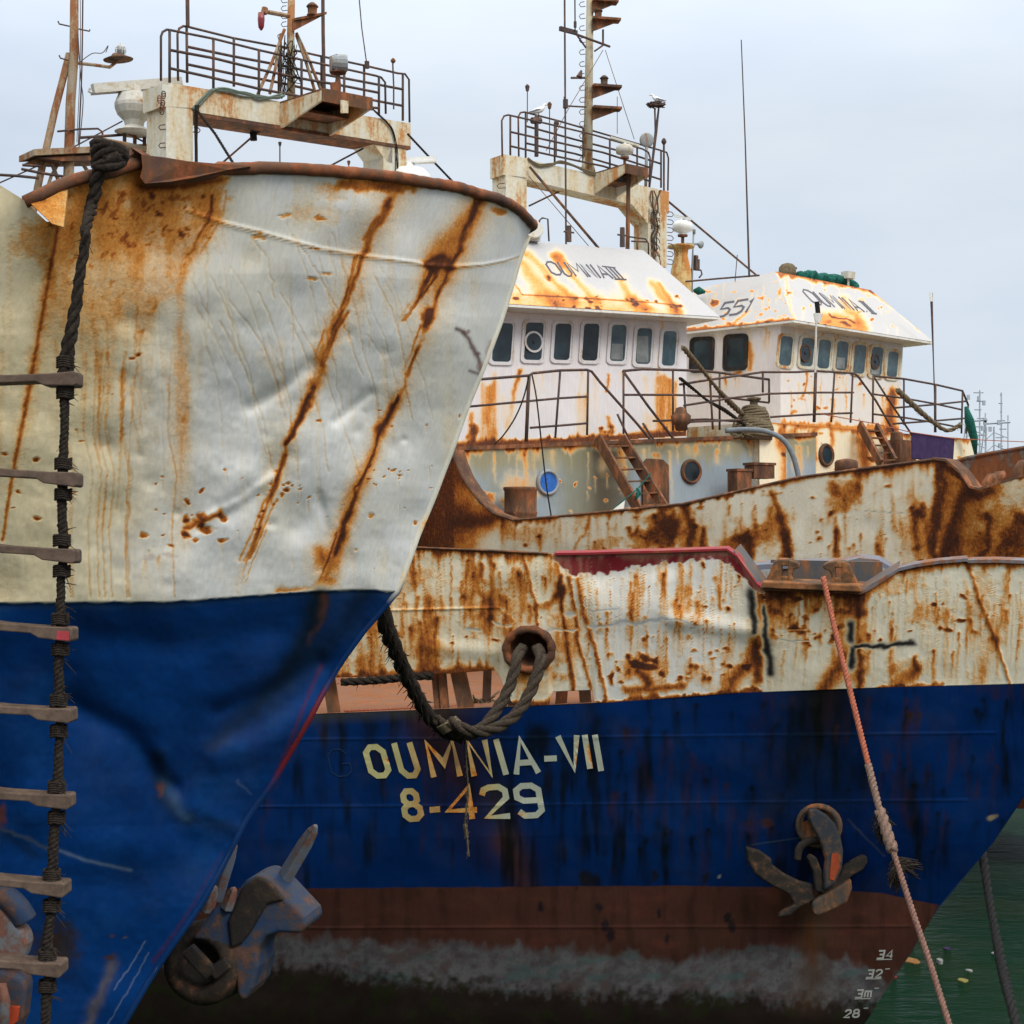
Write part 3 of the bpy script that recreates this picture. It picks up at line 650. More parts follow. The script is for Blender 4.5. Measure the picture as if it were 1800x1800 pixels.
p.line([(200, 1690), (185, 1730), (165, 1770), (150, 1810)], (9, 9), (.5, .5), (.16, .12, .05)); p.line([(0, 1455), (90, 1490)], 3, .5, (.10, .12, .10)); p.blob(100, 1665, 45, 50, .9, (.03, .022, .014)); p.blob(90, 1660, 20, 30, .5, (.05, .022, .012))
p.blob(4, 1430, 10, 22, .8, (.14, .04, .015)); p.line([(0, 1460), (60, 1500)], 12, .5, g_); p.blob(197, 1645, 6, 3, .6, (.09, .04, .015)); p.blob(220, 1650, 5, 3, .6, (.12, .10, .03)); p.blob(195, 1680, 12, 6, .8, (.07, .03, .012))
p.line([(255, 1655), (235, 1690), (200, 1740)], 1.4, .28, (.35, .40, .45), fine=True); p.line([(262, 1675), (240, 1715), (190, 1800)], 1.4, .25, (.3, .36, .42), fine=True); p.line([(420, 1370), (440, 1400)], 2, .4, (.1, .16, .3))
p.line([(565, 1170), (545, 1215), (512, 1300), (480, 1375)], (4, 3), (.4, .5), (.10, .010, .018), fine=True); p.line([(390, 1500), (340, 1590), (300, 1650), (270, 1690)], (3, 4), (.2, .5), (.08, .01, .012), fine=True)
p.rand_drips(30, (0, 1070, 600, 1500), (60, 260), (4, 12), (.25, .5), -.2, 0) if False else None
p.put(hullA)
o = grid_mesh(GAp[::10, ::6], 'port_side', M['hull'], shipA); o.name = 'hull_side'
pp = Paint(GAp[::10, ::6].reshape(-1, 3), (.58, .57, .5), 5); z_ = pp.V3[:, 2]; pp.blend(sst(HC-.2, HC-.26, z_), (.008, .045, .19)); pp.acc(slice(None), .3*sst(.5, .8, fbm(pp.V3[:, 1]*90, z_*40, 40, 4, 3))); pp.put(o)
# deck inside the bow
s0 = GA[0, 300:].copy(); s1 = GAp[0, 300:].copy(); md_ = (s0+s1)/2; s0 = md_+(s0-md_)*.5; s1 = md_+(s1-md_)*.5; s0[:, 2] -= .95; s1[:, 2] -= .95
k_ = 20
o = grid_mesh(np.stack([s0[::k_], s1[::k_]]), 'deck', M['deck'], shipA, False)
# rail pipe along the rim
rimA = [Vector(GA[0, i]) for i in range(0, GA.shape[1], 6)]; rpx = [proj(np.array(q))[0] for q in rimA]
def sub(lo, hi): return [q for q, x in zip(rimA, rpx) if lo < x <= hi]
near = [W(46, 352, rimA[0].y)]
def rimpt(px, py):
    i = min(range(len(rimA)), key=lambda k: abs(rpx[k]-px) if rimA[k].y < 99 else 9e9); return W(px, py, rimA[i].y-.01)
mb = MB(); jit = lambda q, a=.006: q+Vector((random.uniform(-a, a), 0, random.uniform(-a, a)))
mb.tube([jit(rimpt(x, y)) for x, y in ((45, 353), (70, 340), (100, 327), (130, 317), (160, 309), (200, 300), (235, 291), (252, 286))], .026, 10)
body = [q for q, x in zip(rimA, rpx) if x > 380][::-1]
pts = [rimpt(262, 318), rimpt(300, 317), rimpt(345, 310), rimpt(375, 303)]+[jit(q, .003) for q in body]
port = [Vector(q) for q in GAp[0, 0:300:12]]
pts += [q+Vector((0, 0, .0)) for q in port[1:]]
mb.tube(pts, [.024 if i < 3 else .029 for i in range(len(pts))], 12)
mb.build('rail_pipe', M['rim'], shipA, True)
# torn rail plate folded outwards, and the loose lip of plate left of it
mb = MB(); nrm = -A.q3
q = [rimpt(x, y) for x, y in ((232, 266), (250, 278), (252, 300), (248, 318), (256, 329), (300, 326), (345, 318), (400, 305), (440, 299), (330, 290), (290, 283), (258, 280), (240, 268))]
mb.prism(q, A.q3*.07); mb.tube([q[0], rimpt(245, 274), rimpt(262, 281)], [.02, .026, .02], 8)
mb.build('bent_plate', M['rim'], shipA)
mb = MB(); q = [rimpt(x, y)+A.q3*.012 for x, y in ((52, 356), (92, 394), (112, 400), (120, 330), (100, 330), (75, 342))]; mb.prism(q, A.q3*-.03)
o = mb.build('torn_plate', M['hull'], shipA); default_paint(o, (.66, .5, .28), .55)
mb = MB(); mb.tube([hit(TA, 55, 395, 0) or rimpt(55, 395)]*2, .001, 3) if False else None
# stem bar
stA = [Vector(GA[i, 0])+A.f3*.0 for i in range(14, 755, 12)]
mb.tube(stA, .02, 10); o = mb.build('stem_bar', M['soft'], shipA, True)
pp = Paint([v.co for v in o.data.vertices], (.60, .59, .5), 6); pp.blend(sst(1038, 1042, pp.v), (.003, .028, .11)); pp.blend(sst(1190, 1240, pp.v)*sst(1390, 1340, pp.v), (.12, .010, .017)); pp.acc(slice(None), .4*sst(.6, .8, fbm(pp.u, pp.v, 30, 3, 2))*(pp.v < 1036)); pp.put(o)

# ================================================================ SECOND TRAWLER (blue hull carrying its name, rusty white bulwark)
B = Ship(1650, 16.0, -39.7, 1.6)
stB = [(2100, 985), (1955, 1195), (1800, 1397), (1745, 1480), (1652, 1592), (1600, 1685), (1545, 1770), (1525, 1800), (1450, 1900)]
deckl = [(-200, 1262), (500, 1258), (900, 1243), (1060, 1236), (1300, 1218), (1530, 1209), (1800, 1202), (1955, 1195)]
botl = [(-200, 1195), (590, 1191), (750, 1187), (868, 1178), (880, 1190), (890, 1220), (900, 1236), (925, 1241), (965, 1240), (970, 1216), (1040, 1213), (1046, 1234), (1060, 1236.2), (1300, 1218.2), (1530, 1209.2), (1800, 1202), (1955, 1195)]
topB = [(-200, 955), (600, 958), (700, 960), (750, 963), (870, 968), (980, 974), (1130, 970), (1280, 967), (1296, 978), (1330, 1026), (1340, 1036), (1515, 1043), (1530, 1036), (1578, 1004), (1610, 995), (1700, 987), (1800, 990), (2100, 985)]
keysB = [(1195, 4, 13, .03, deckl), (1592, 4, 11, .03, [(-200, 1564), (500, 1562), (1200, 1557), (1400, 1560), (1550, 1570), (1652, 1592)]), (1900, 3.4, 10, .03, [(-200, 1865), (500, 1870), (1450, 1900)])]
wlB = [(-200, 1195), (590, 1191), (750, 1187), (868, 1178), (1060, 1236.2)]
keysBw = [(985, 4.02, 13, .03, topB), (1195, 4, 13, .03, botl)]
def dispB(P, Y): return .007*np.maximum.reduce([seg_ridge(P, Y, q_, 2.2) for q_ in ([(200, 1302), (900, 1297), (1750, 1288)], [(200, 1420), (900, 1415), (1700, 1406)], [(1012, 1240), (1015, 1560)], [(1388, 1215), (1392, 1700)], [(640, 1258), (646, 1700)], [(300, 1632), (1600, 1628)])]) + (fbm(P, Y, 120, 3, 13)-.5)*.05*sst(1200, 1260, Y)+(fbm(P, Y, 46, 3, 18)-.5)*.012
def dispBw(P, Y):
    rg = .010*np.maximum.reduce([seg_ridge(P, Y, q_, 2.4) for q_ in ([(1702, 990), (1722, 1060), (1748, 1120), (1775, 1202)], [(1014, 1018), (1026, 1080), (1044, 1135), (1066, 1235)], [(985, 1012), (997, 1130), (1010, 1232)], [(917, 972), (940, 1062), (944, 1100)], [(1511, 1044), (1512, 1212)], [(600, 1075), (880, 1068)])])
    d = (fbm(P, Y, 110, 2, 23)-.5)*.035+(fbm(P, Y, 34, 3, 28)-.5)*.012
    d = d+.03*seg_ridge(P, Y, [(880, 1010), (960, 1000), (1060, 1070), (1200, 1080)], 30)-.03*seg_ridge(P, Y, [(1050, 1010), (1120, 1000), (1200, 985)], 22)+.04*seg_ridge(P, Y, [(1190, 1090), (1330, 1110)], 16)+.03*seg_ridge(P, Y, [(760, 1140), (870, 1150)], 16)
    return d*sst(1250, 1180, Y+(P < 905)*60)+rg
GB, GBp = loft(B, keysB, stB, 420, 8.5, 560, 20, dispB)
GW, GWp = loft(B, keysBw, stB, 200, 8.5, 640, 20, dispBw)
TB = tree(GB, 4); TW = tree(GW, 2)
shipB = thing('fishing_trawler', 'trawler with a name and number in yellow on its dark blue hull', 'ship', (0, 17, 0))
hullB = grid_mesh(GB, 'hull', M['blue'], shipB)
p = Paint(GB.reshape(-1, 3), (.001, .022, .108), 13); u, v = p.u, p.v
g_ = (.003, .005, .004); br = (.035, .014, .008)
p.blend(sst(.42, .75, fbm(u, v*.7, 170, 4, 70))*.55, (.0006, .009, .055)); p.blend(sst(.55, .8, fbm(u, v*.3, 50, 4, 71))*.35, (.003, .028, .12))
p.line([(1440, 1215), (1425, 1280), (1400, 1360), (1370, 1420)], (60, 60), (.95, .5), g_); p.line([(1470, 1215), (1450, 1260)], 26, .4, br); p.line([(1500, 1230), (1470, 1400)], 40, .5, g_)
p.line([(780, 1255), (800, 1330), (820, 1420), (835, 1500)], (55, 30), (.9, .35), (.020, .009, .006)); p.line([(735, 1258), (760, 1300), (800, 1350)], (30, 30), (.7, .4), (.05, .016, .009)); p.line([(870, 1400), (900, 1480), (930, 1560)], (30, 30), (.6, .5), (.03, .02, .012))
p.line([(885, 1480), (905, 1520), (930, 1580), (935, 1640)], (22, 14), (.6, .4), (.085, .03, .015)); p.blob(1035, 1545, 18, 16, .9, (.01, .01, .012)); p.line([(1040, 1225), (1045, 1360), (1060, 1500)], (14, 8), (.5, .3), g_)
p.blend(sst(.46, .74, fbm(u, v*.11, 15, 4, 101))*sst(.38, .62, fbm(u, v, 130, 4, 102))*.85, g_); p.blend(sst(.5, .74, fbm(u, v*.15, 10, 4, 103))*sst(.45, .65, fbm(u, v, 90, 3, 104))*.4, br)
for q in range(120):
    x = p.rng.uniform(1060, 1800); y = p.rng.uniform(1225, 1500); p.drip(x, y, p.rng.uniform(20, 90), p.rng.uniform(3, 9), p.rng.uniform(.2, .75), -.1 if x > 1500 else 0, .5, g_ if p.rng.random() < .8 else br)
for q in range(40): p.drip(p.rng.uniform(560, 1100), p.rng.uniform(1260, 1320), p.rng.uniform(40, 180), p.rng.uniform(5, 16), p.rng.uniform(.15, .5), 0, .3, g_)
p.blend((1-sst(0, 24, v-np.interp(u, [q[0] for q in deckl], [q[1] for q in deckl])))*sst(950, 600, u)*.7, (.05, .05, .035))
for y in (1297, 1415): p.line([(500, y+4), (1150, y), (1700, y-8)], .9, .12, (.05, .12, .22), fine=True)
bt = np.interp(u, [500, 1200, 1400, 1550, 1652], [1562, 1557, 1560, 1570, 1592])+(fbm(u, v, 30, 3, 72)-.5)*2
ib = sst(-1, 1, v-bt); p.blend(ib, (.08, .031, .023)); p.blend(ib*sst(.45, .7, fbm(u, v*1.6, 80, 4, 73))*.6, (.075, .032, .021)); p.blend(ib*sst(.46, .74, fbm(u, v*.14, 16, 4, 105))*.5, (.03, .015, .011)); p.blend(ib*sst(.5, .8, fbm(u, v*2, 40, 4, 74))*.35, (.14, .042, .026))
gt = np.interp(u, [450, 600, 900, 1100, 1200, 1260, 1400, 1500, 1560, 1610], [1640, 1650, 1662, 1672, 1690, 1668, 1662, 1690, 1722, 1700])+(fbm(u, v*.2, 24, 5, 75)-.5)*26
gb = np.interp(u, [450, 600, 900, 1300, 1500, 1560], [1690, 1708, 1735, 1752, 1758, 1775])+(fbm(u, v*.5, 40, 4, 76)-.5)*30
ig = sst(-8, 14, v-gt+(fbm(u, v*.5, 12, 4, 84)-.5)*26)*(.5+.5*sst(.25, .5, fbm(u, v*1.5, 26, 4, 85))); p.blend(ig*.92, (.15, .148, .152)); p.blend(ig*sst(.55, .7, fbm(u, v, 5, 2, 87))*.25, (.05, .04, .035)); p.blend(ig*sst(.4, .7, fbm(u, v, 14, 4, 77))*.5, (.055, .036, .04)); p.blend(ig*sst(.55, .75, fbm(u, v*3, 50, 3, 78))*.7, (.08, .13, .125))
il = sst(-16, 22, v-gb+(fbm(u, v*.8, 9, 4, 86)-.5)*50); p.blend(il*.95, (.02, .012, .009)); p.blend(il*sst(.5, .7, fbm(u, v, 22, 4, 79))*.7, (.022, .028, .009)); p.blend(sst(1765, 1830, v)*.8, (.014, .010, .008))
p.line([(1435, 1600), (1430, 1680), (1420, 1760)], (24, 26), (.75, .5), (.10, .055, .03)); p.line([(1425, 1620), (1424, 1690)], 8, .6, (.12, .04, .015))
for x, y in ((950, 1588), (1052, 1596), (1062, 1628), (1072, 1641), (1160, 1607), (1172, 1650), (1280, 1612), (1287, 1628), (1150, 1540), (1240, 1545)): p.blob(x, y, 6, 11, .85, (.012, .012, .016))
p.blob(1262, 1542, 3, 5, .9, (.35, .33, .25)); p.blob(1745, 1436, 9, 5, .8, (.35, .27, .14)); p.blob(1345, 1445, 13, 8, .7, (.05, .018, .01))
p.line([(1425, 1470), (1320, 1485)], 1.2, .3, (.08, .12, .12), fine=True); p.line([(1490, 1440), (1555, 1505)], 1.2, .4, (.09, .09, .08), fine=True)
p.put(hullB)
o = grid_mesh(GBp[::12, ::8], 'hull_side', M['blue'], shipB); default_paint(o, (.006, .036, .165), .1)
# deck seen through the freeing port
s0 = GB[0].copy(); s1 = GBp[0].copy(); s0[:, 2] += .006; s1[:, 2] += .006; cc = (s0+s1)/2; s0 = cc+(s0-cc)*.985; s1 = cc+(s1-cc)*.985
grid_mesh(np.stack([s0[20::20], s1[20::20]]), 'deck', M['deck'], shipB, False)
bw = grid_mesh(GW, 'bulwark', M['hull'], shipB)
p = Paint(GW.reshape(-1, 3), (.85, .77, .60), 17); u, v = p.u, p.v
p.blend(sst(960, 1080, u)*sst(1340, 1250, u)*.8, (.74, .74, .72)); p.blend(sst(1340, 1500, u)*.5, (.72, .68, .54)); p.blend(sst(.5, .75, fbm(u, v, 90, 4, 80))*.4*sst(1340, 600, u), (.72, .60, .36))
bot = [(q[0], q[1]) for q in botl]
p.edge(topB, 20, .6); p.edge([(1340, 1036), (1520, 1044)], 60, .5); p.edge([(1578, 1004), (1700, 987), (2100, 985)], 26, .38); p.edge([(560, 958), (900, 969)], 34, .45)
p.edge([(590, 1191), (868, 1178)], 16, .6, False); p.edge([(900, 1238), (1060, 1236), (1300, 1218), (1340, 1216)], 12, .75, False); p.edge([(1540, 1209), (1660, 1206)], 10, .6, False); p.edge([(700, 1188), (870, 1178)], 34, .4, False)
p.veil(.42, seed=1); p.veil(.3, seed=20, sc=50); [p.blob(x, y, a, b_, .3, rag=.9) for x, y, a, b_ in ((720, 1010, 60, 30), (850, 1060, 40, 60), (905, 1060, 30, 60), (760, 1150, 30, 40), (640, 1170, 30, 24), (1130, 1175, 50, 26), (1230, 1185, 40, 20), (1370, 1080, 30, 40), (1480, 1080, 30, 50), (1560, 1030, 60, 18), (1640, 1080, 40, 24), (1720, 1050, 26, 60), (1590, 1180, 40, 24), (931, 1185, 46, 40), (1000, 1120, 40, 80), (1200, 1060, 30, 30))]; p.acc(slice(None), sst(1000, 700, u)*.16*fbm(u, v, 60, 3, 81)); p.rand_drips(90, (600, 965, 1000, 1120), (20, 110), (2, 6), (.2, .7)); p.rand_drips(90, (1000, 1010, 1340, 1170), (8, 90), (1.2, 4.5), (.2, .7), 0, .8); p.rand_drips(130, (1340, 1040, 1990, 1150), (8, 110), (1.2, 4.5), (.15, .6), -.04, .8)
p.rand_drips(110, (600, 968, 1330, 1085), (60, 200), (1, 2), (.2, .45), 0, .3); p.rand_drips(130, (1350, 1010, 1990, 1100), (60, 160), (1, 2), (.2, .42), -.05, .3)
p.specks(26, (640, 1000, 2000, 1200), (1.5, 5), (.4, .85), .7); p.specks(26, (1060, 1120, 1320, 1200), (3, 8), (.5, .9), .8); p.specks(22, (1350, 1050, 1500, 1130), (3, 8), (.4, .8), .8)
for pts, w, a in (([(917, 972), (927, 1010), (940, 1062), (944, 1100)], 3, .75), ([(985, 1012), (988, 1070), (997, 1130), (1004, 1180), (1010, 1232)], 4, .85), ([(1000, 1015), (1011, 1075), (1016, 1130), (1030, 1180), (1040, 1212)], 3, .75), ([(1014, 1018), (1026, 1080), (1044, 1135), (1056, 1185), (1066, 1230)], 3.4, .8),
                  ([(985, 1040), (965, 1060), (945, 1068)], 8, .45), ([(990, 1035), (975, 1050)], 8, .7), ([(905, 985), (922, 1040), (933, 1090)], 9, .28), ([(752, 1050), (756, 1120), (752, 1180)], 11, .5), ([(860, 1056), (866, 1090)], 9, .7), ([(826, 990), (840, 1020), (850, 1050), (846, 1085)], 5, .5),
                  ([(1337, 1040), (1336, 1100), (1332, 1150), (1334, 1200)], 8, .8), ([(1352, 1050), (1345, 1110), (1330, 1160)], 18, .42), ([(1340, 1130), (1318, 1165), (1284, 1210), (1275, 1220)], (14, 18), .5), ([(1511, 1044), (1510, 1130), (1512, 1212)], 6, .85), ([(1500, 1050), (1490, 1120), (1500, 1190)], 14, .4),
                  ([(1486, 1150), (1470, 1180), (1448, 1212)], (10, 14), .62), ([(1478, 1165), (1452, 1208)], 22, .4), ([(1515, 1080), (1500, 1100)], 9, .8), ([(1609, 1155), (1615, 1172)], 5, .9), ([(1612, 1172), (1600, 1190), (1575, 1208)], (11, 13), .6), ([(1702, 990), (1722, 1060), (1748, 1120), (1775, 1202)], 2.6, .7),
                  ([(1745, 1120), (1730, 1160), (1720, 1200)], 14, .3), ([(1770, 1010), (1762, 1080), (1755, 1130)], 7, .38), ([(1262, 1030), (1266, 1070)], 3, .6), ([(1300, 1175), (1285, 1200)], 10, .6), ([(1120, 1180), (1140, 1200)], 9, .8), ([(1100, 1215), (1200, 1205)], 8, .7), ([(1440, 1060), (1420, 1075)], 8, .4)):
    p.line(pts, w, a, fine=w < 5 if not isinstance(w, tuple) else False)
for x, y, a, b_ in ((1129, 1152, 9, 8), (1150, 1160, 9, 7), (1118, 1168, 12, 8), (1075, 1190, 6, 12), (985, 1034, 7, 7), (1218, 1095, 3, 6), (1237, 992, 3, 6), (1600, 1110, 8, 4), (1665, 1109, 10, 5), (1650, 1105, 7, 4), (1640, 1065, 9, 4), (1695, 1052, 7, 3), (1690, 1088, 8, 4), (1460, 1120, 7, 9), (1400, 1105, 12, 4), (1380, 1048, 20, 10)): p.blob(x, y, a, b_, .85, rag=1.1)
bk = (.016, .014, .014)
for pts, w in (([(1320, 1040), (1324, 1075), (1328, 1112)], (5, 5)), ([(1345, 1068), (1346, 1110), (1350, 1140)], (4, 5)), ([(1352, 1140), (1354, 1165), (1357, 1186)], (5, 5)), ([(1497, 1100), (1496, 1122)], 7), ([(1498, 1145), (1495, 1174)], 5), ([(1505, 1138), (1550, 1134), (1605, 1131)], (3, 2.5))): [p.line(pts, tuple(1.5*q_ for q_ in w) if isinstance(w, tuple) else w*1.5, .97, bk) for _ in (0, 1)]
gy = (.30, .33, .36)
for pts, w in (([(1036, 1102), (1090, 1096), (1150, 1090), (1166, 1084)], 3.4), ([(1040, 1074), (1090, 1068)], 2), ([(820, 1106), (845, 1110)], 3), ([(870, 1094), (900, 1100)], 2.5), ([(950, 1106), (1015, 1109)], 2.6), ([(998, 1082), (1012, 1081)], 4), ([(1166, 1086), (1230, 1100)], 1.5), ([(1370, 1124), (1430, 1126)], 1.2)): p.line(pts, w, .75, gy)
p.line([(1365, 1108), (1430, 1107), (1431, 1150)], 1.2, .5, (.66, .64, .5), fine=True)
# dark red touch-up paint under the rail
rx = [970, 982, 1000, 1012, 1035, 1060, 1075, 1100, 1130, 1180, 1230, 1262, 1290, 1320, 1345]; ry = [974, 1000, 1006, 1014, 1008, 1011, 1006, 1000, 996, 990, 985, 984, 1000, 1030, 1052]
p.blend(sst(1.5, -1.5, v-np.interp(u, rx, ry)-(fbm(u, v, 12, 4, 90)-.5)*26)*(u > 970)*sst(1344, 1340, u), (.20, .018, .024))
i_ = (v < np.interp(u, rx, ry)+(fbm(u, v, 12, 4, 90)-.5)*26) & (u > 970) & (u < 1344); p.r[i_] *= .15
for x, y in ((1237, 992), (769, 968)): p.blob(x, y, 4, 6, 1, (.01, .01, .01), rag=.2)
p.put(bw); solid(bw, .02, 1)
kp = lambda A_: A_
GWp[..., 2] -= .16; bwp = grid_mesh(GWp[::8, ::8], 'bulwark', M['grey'], shipB); solid(bwp, .02)
# real hole for the hawse pipe
hx, hy = 931, 1141
bw.data.update()
bpy_me = bw.data
import bmesh
bm = bmesh.new(); bm.from_mesh(bpy_me)
dl = []
for f_ in bm.faces:
    c = f_.calc_center_median(); a, b_ = proj(np.array(c))
    if ((a-hx)/38)**2+((b_-hy)/33)**2 < 1: dl.append(f_)
bmesh.ops.delete(bm, geom=dl, context='FACES'); bm.to_mesh(bpy_me); bm.free()
hc = hit(TW, hx, hy); h1 = hit(TW, hx+40, hy); h2 = hit(TW, hx, hy-40)
ex = (h1-hc).normalized(); ez = (h2-hc).normalized(); en = ex.cross(ez); en = en if en.y < 0 else -en
mb = MB(); N_ = 40; ringp = []
for i in range(N_+1):
    a = 2*math.pi*i/N_; ringp.append(hc+ex*(.245*math.cos(a))+ez*(.215*math.sin(a))+en*.03+Vector((0, 0, 0)))
mb.tube(ringp, [.042+.006*math.sin(i*1.7) for i in range(N_+1)], 10, cap=False)
mb.build('hawse_ring', M['rim'], shipB, True)
mb = MB(); out_ = []; 
for k, (sc, dp) in enumerate(((1.0, .02), (.92, -.12), (.86, -.3), (.84, -.5))):
    for i in range(N_): a = 2*math.pi*i/N_; out_.append(hc+ex*(.235*sc*math.cos(a))+ez*(.205*sc*math.sin(a))+en*dp)
mb.add(out_, [(k*N_+i, k*N_+(i+1) % N_, (k+1)*N_+(i+1) % N_, (k+1)*N_+i) for k in range(3) for i in range(N_)]+[tuple(3*N_+i for i in range(N_))])
mb.build('hawse_pipe', M['brown'], shipB, True)
# rail cap: a folded steel edge
mb = MB()
def onW(x, y, off=.0): 
    q = hit(TW, x, y+5, off); return Vector((q.x, q.y, W(x, y, q.y).z))
cp = [onW(x, y, .012) for x, y in [(p_, np.interp(p_, [a[0] for a in topB], [a[1] for a in topB])) for p_ in list(range(640, 975, 12))]]
mb.tube(cp, .013, 6); mb.build('rail_edge', M['brown'], shipB)
mb = MB(); xs = [(976, 975), (1040, 974), (1100, 972), (1160, 971), (1220, 969), (1278, 967), (1296, 979), (1312, 1002), (1330, 1027), (1340, 1036)]
for (a, b_), (c, d) in zip(xs, xs[1:]):
    e1, e2 = onW(a, b_), onW(c, d); mb.prism([e1+en*.03, e2+en*.03, e2-en*.12, e1-en*.12], (0, 0, .022))
mb.build('rail_edge', M['red'], shipB)
mb = MB(); xs = [(1515, 1043), (1530, 1036), (1555, 1020), (1580, 1003), (1610, 996), (1650, 990), (1700, 986), (1702, 989), (1750, 988), (1800, 990), (1900, 988), (1985, 987)]
for (a, b_), (c, d) in zip(xs, xs[1:]):
    e1, e2 = onW(a, b_), onW(c, d); mb.prism([e1+en*.03, e2+en*.03, e2-en*.13, e1-en*.13], (0, 0, .03))
mb.build('rail_edge', metal('blue_grey_edge', (.12, .14, .20), .5, .6, 5), shipB)
mb = MB(); e1, e2 = onW(1338, 1036), onW(1516, 1043); mb.prism([e1+en*.05, e2+en*.05, e2-en*.5, e1-en*.5], (0, 0, .025)); mb.build('sill_plate', M['brown'], shipB)
# sloping cheek plates left and right of the notch, and the box behind it
mb = MB(); a1 = onW(1512, 1043); a2 = onW(1578, 1003); mb.prism([a1, a2, a2-en*.45, a1-en*.45], (0, 0, .02)); b1 = onW(1336, 1034); b2 = onW(1290, 972); mb.prism([b1, b2, b2-en*.45, b1-en*.45], (0, 0, .02))
c1, c2 = onW(1342, 1037)-en*.55, onW(1545, 1042)-en*.55
mb.prism([c1-UP*.0, c2, c2+UP*.20, c1+UP*.20], -en*.02); mb.build('notch_plates', metal('dim_grey', (.07, .075, .085), .4), shipB)
mb = MB(); pts = [(1322, 992), (1345, 989), (1480, 985), (1512, 978), (1545, 981), (1580, 1001)]
q = [W(x, y, c1.y+.02*i) for i, (x, y) in enumerate(pts)]
for a, b_ in zip(q, q[1:]): mb.prism([a+en*.1, b_+en*.1, b_-en*.15, a-en*.15], (0, 0, -.05))
mb.build('rail_edge', metal('blue_grey_edge2', (.12, .14, .19), .4, .6, 5), shipB)
# closed chock (fairlead) casting
M['cast'] = metal('rusty_casting', (.06, .035, .028), .5, .8, 7, 0, .6, mid=(.20, .08, .03))
fr0, fr1 = onW(1342, 1033), onW(1514, 1040); fx = (fr1-fr0).normalized()
def ch(x, z, d=0): return fr0+fx*((x-1342)/172*(fr1-fr0).length)+UP*z+en*d
mb = MB(); mb.prism([ch(1340, .02), ch(1516, .02), ch(1512, .085), ch(1344, .085)], en*.14-en*0); mb.prism([ch(1352, .02, -.12), ch(1504, .02, -.12), ch(1504, .08, -.12), ch(1352, .08, -.12)], en*.12)
for sg, xo in ((1, 1346), (-1, 1509)):
    X = lambda d: xo+sg*d
    for poly in (((0, .07), (7, .15), (15, .255), (24, .285), (29, .285), (29, .07)), ((40, .07), (40, .285), (52, .27), (62, .24), (60, .205), (50, .19), (46, .13), (52, .07)), ((28, .22), (28, .285), (41, .285), (41, .22)), ((28, .07), (28, .125), (41, .125), (41, .07))):
        mb.prism([ch(X(a), z, .03) for a, z in poly], -en*.11)
o = mb.build('fairlead', M['cast'], shipB); b_ = o.modifiers.new('bevel', 'BEVEL'); b_.width = .014; b_.segments = 3
# stanchions behind the freeing port
mb = None
for x0, y0, x1, y1, w in ((588, 1250, 575, 1192, .14), (783, 1240, 775, 1180, .09), (820, 1240, 800, 1178, .17), (770, 1243, 762, 1186, .07), (855, 1222, 858, 1180, .09), (985, 1241, 990, 1212, .12), (1030, 1237, 1026, 1210, .12), (900, 1243, 896, 1205, .08)):
    g0 = hit(TB, x0, 1268, -.10)
    if g0 is None: continue
    mb = MB(); D_ = g0.y+.05; mb.bar(W(x0, y0+8, D_), W(x1, y1-22, D_+.08), w, .05, Vector((0, 1, 0))); mb.build('bulwark_stay', M['brown'], shipB)
# name and number
mb = MB(); w = 10.2
for ch_, TL, TR, BR, BL in (('O', (641, 1314), (671, 1312), (686, 1362), (655, 1364)), ('U', (693, 1306), (720, 1305), (738, 1362), (709, 1364)), ('M', (749, 1305), (795, 1302), (809, 1364), (763, 1366)), ('N', (822, 1302), (852, 1300), (864, 1362), (834, 1364)), ('I', (866, 1299), (878, 1299), (896, 1361), (884, 1362)),
        ('A', (898, 1299), (930, 1298), (947, 1358), (908, 1361)), ('-', (958, 1327), (980, 1326), (978, 1339), (956, 1340)), ('V', (981, 1294), (1014, 1292), (1027, 1352), (993, 1353)), ('I', (1022, 1292), (1034, 1291), (1044, 1351), (1031, 1351)), ('I', (1040, 1292), (1052, 1291), (1063, 1355), (1051, 1355))):
    letter(mb, TB, ch_, TL, TR, BR, BL, w)
for ch_, TL, TR, BR, BL in (('8', (706, 1391), (732, 1390), (742, 1438), (714, 1440)), ('-', (756, 1419), (775, 1417), (773, 1427), (755, 1428)), ('4', (787, 1384), (833, 1382), (841, 1439), (788, 1441)), ('2', (844, 1385), (887, 1382), (897, 1434), (857, 1436)), ('9', (905, 1382), (945, 1380), (954, 1432), (913, 1434))):
    letter(mb, TB, ch_, TL, TR, BR, BL, 10.5)
o = mb.build('name_lettering', M['hull'], shipB); p = Paint([q.co for q in o.data.vertices], (.50, .47, .22), 31)
p.blend(sst(860, 900, p.u), (.46, .50, .40)); p.blend(sst(690, 760, p.u)*sst(870, 800, p.u)*.8, (.45, .17, .02)); p.acc(slice(None), .5*sst(735, 770, p.u)*sst(880, 845, p.u)*fbm(p.u, p.v, 20, 3, 3)*1.6)
p.line([(780, 1290), (800, 1345)], 20, .7, (.06, .025, .01)); p.line([(840, 1290), (850, 1330)], 14, .6, (.07, .02, .01)); p.line([(770, 1305), (740, 1330)], 9, .5); p.line([(1012, 1290), (1012, 1345)], 3, .6); p.line([(1030, 1290), (1040, 1350)], 2.5, .6); p.blob(680, 1335, 7, 9, .6); p.blob(905, 1415, 12, 6, .5); p.blob(915, 1432, 16, 5, .4); p.put(o)
mb = MB(); letter(mb, TB, 'G', (575, 1318), (608, 1316), (622, 1362), (585, 1366), 2.2)
o = mb.build('old_lettering', M['blue'], shipB); default_paint(o, (.012, .035, .09), 0)
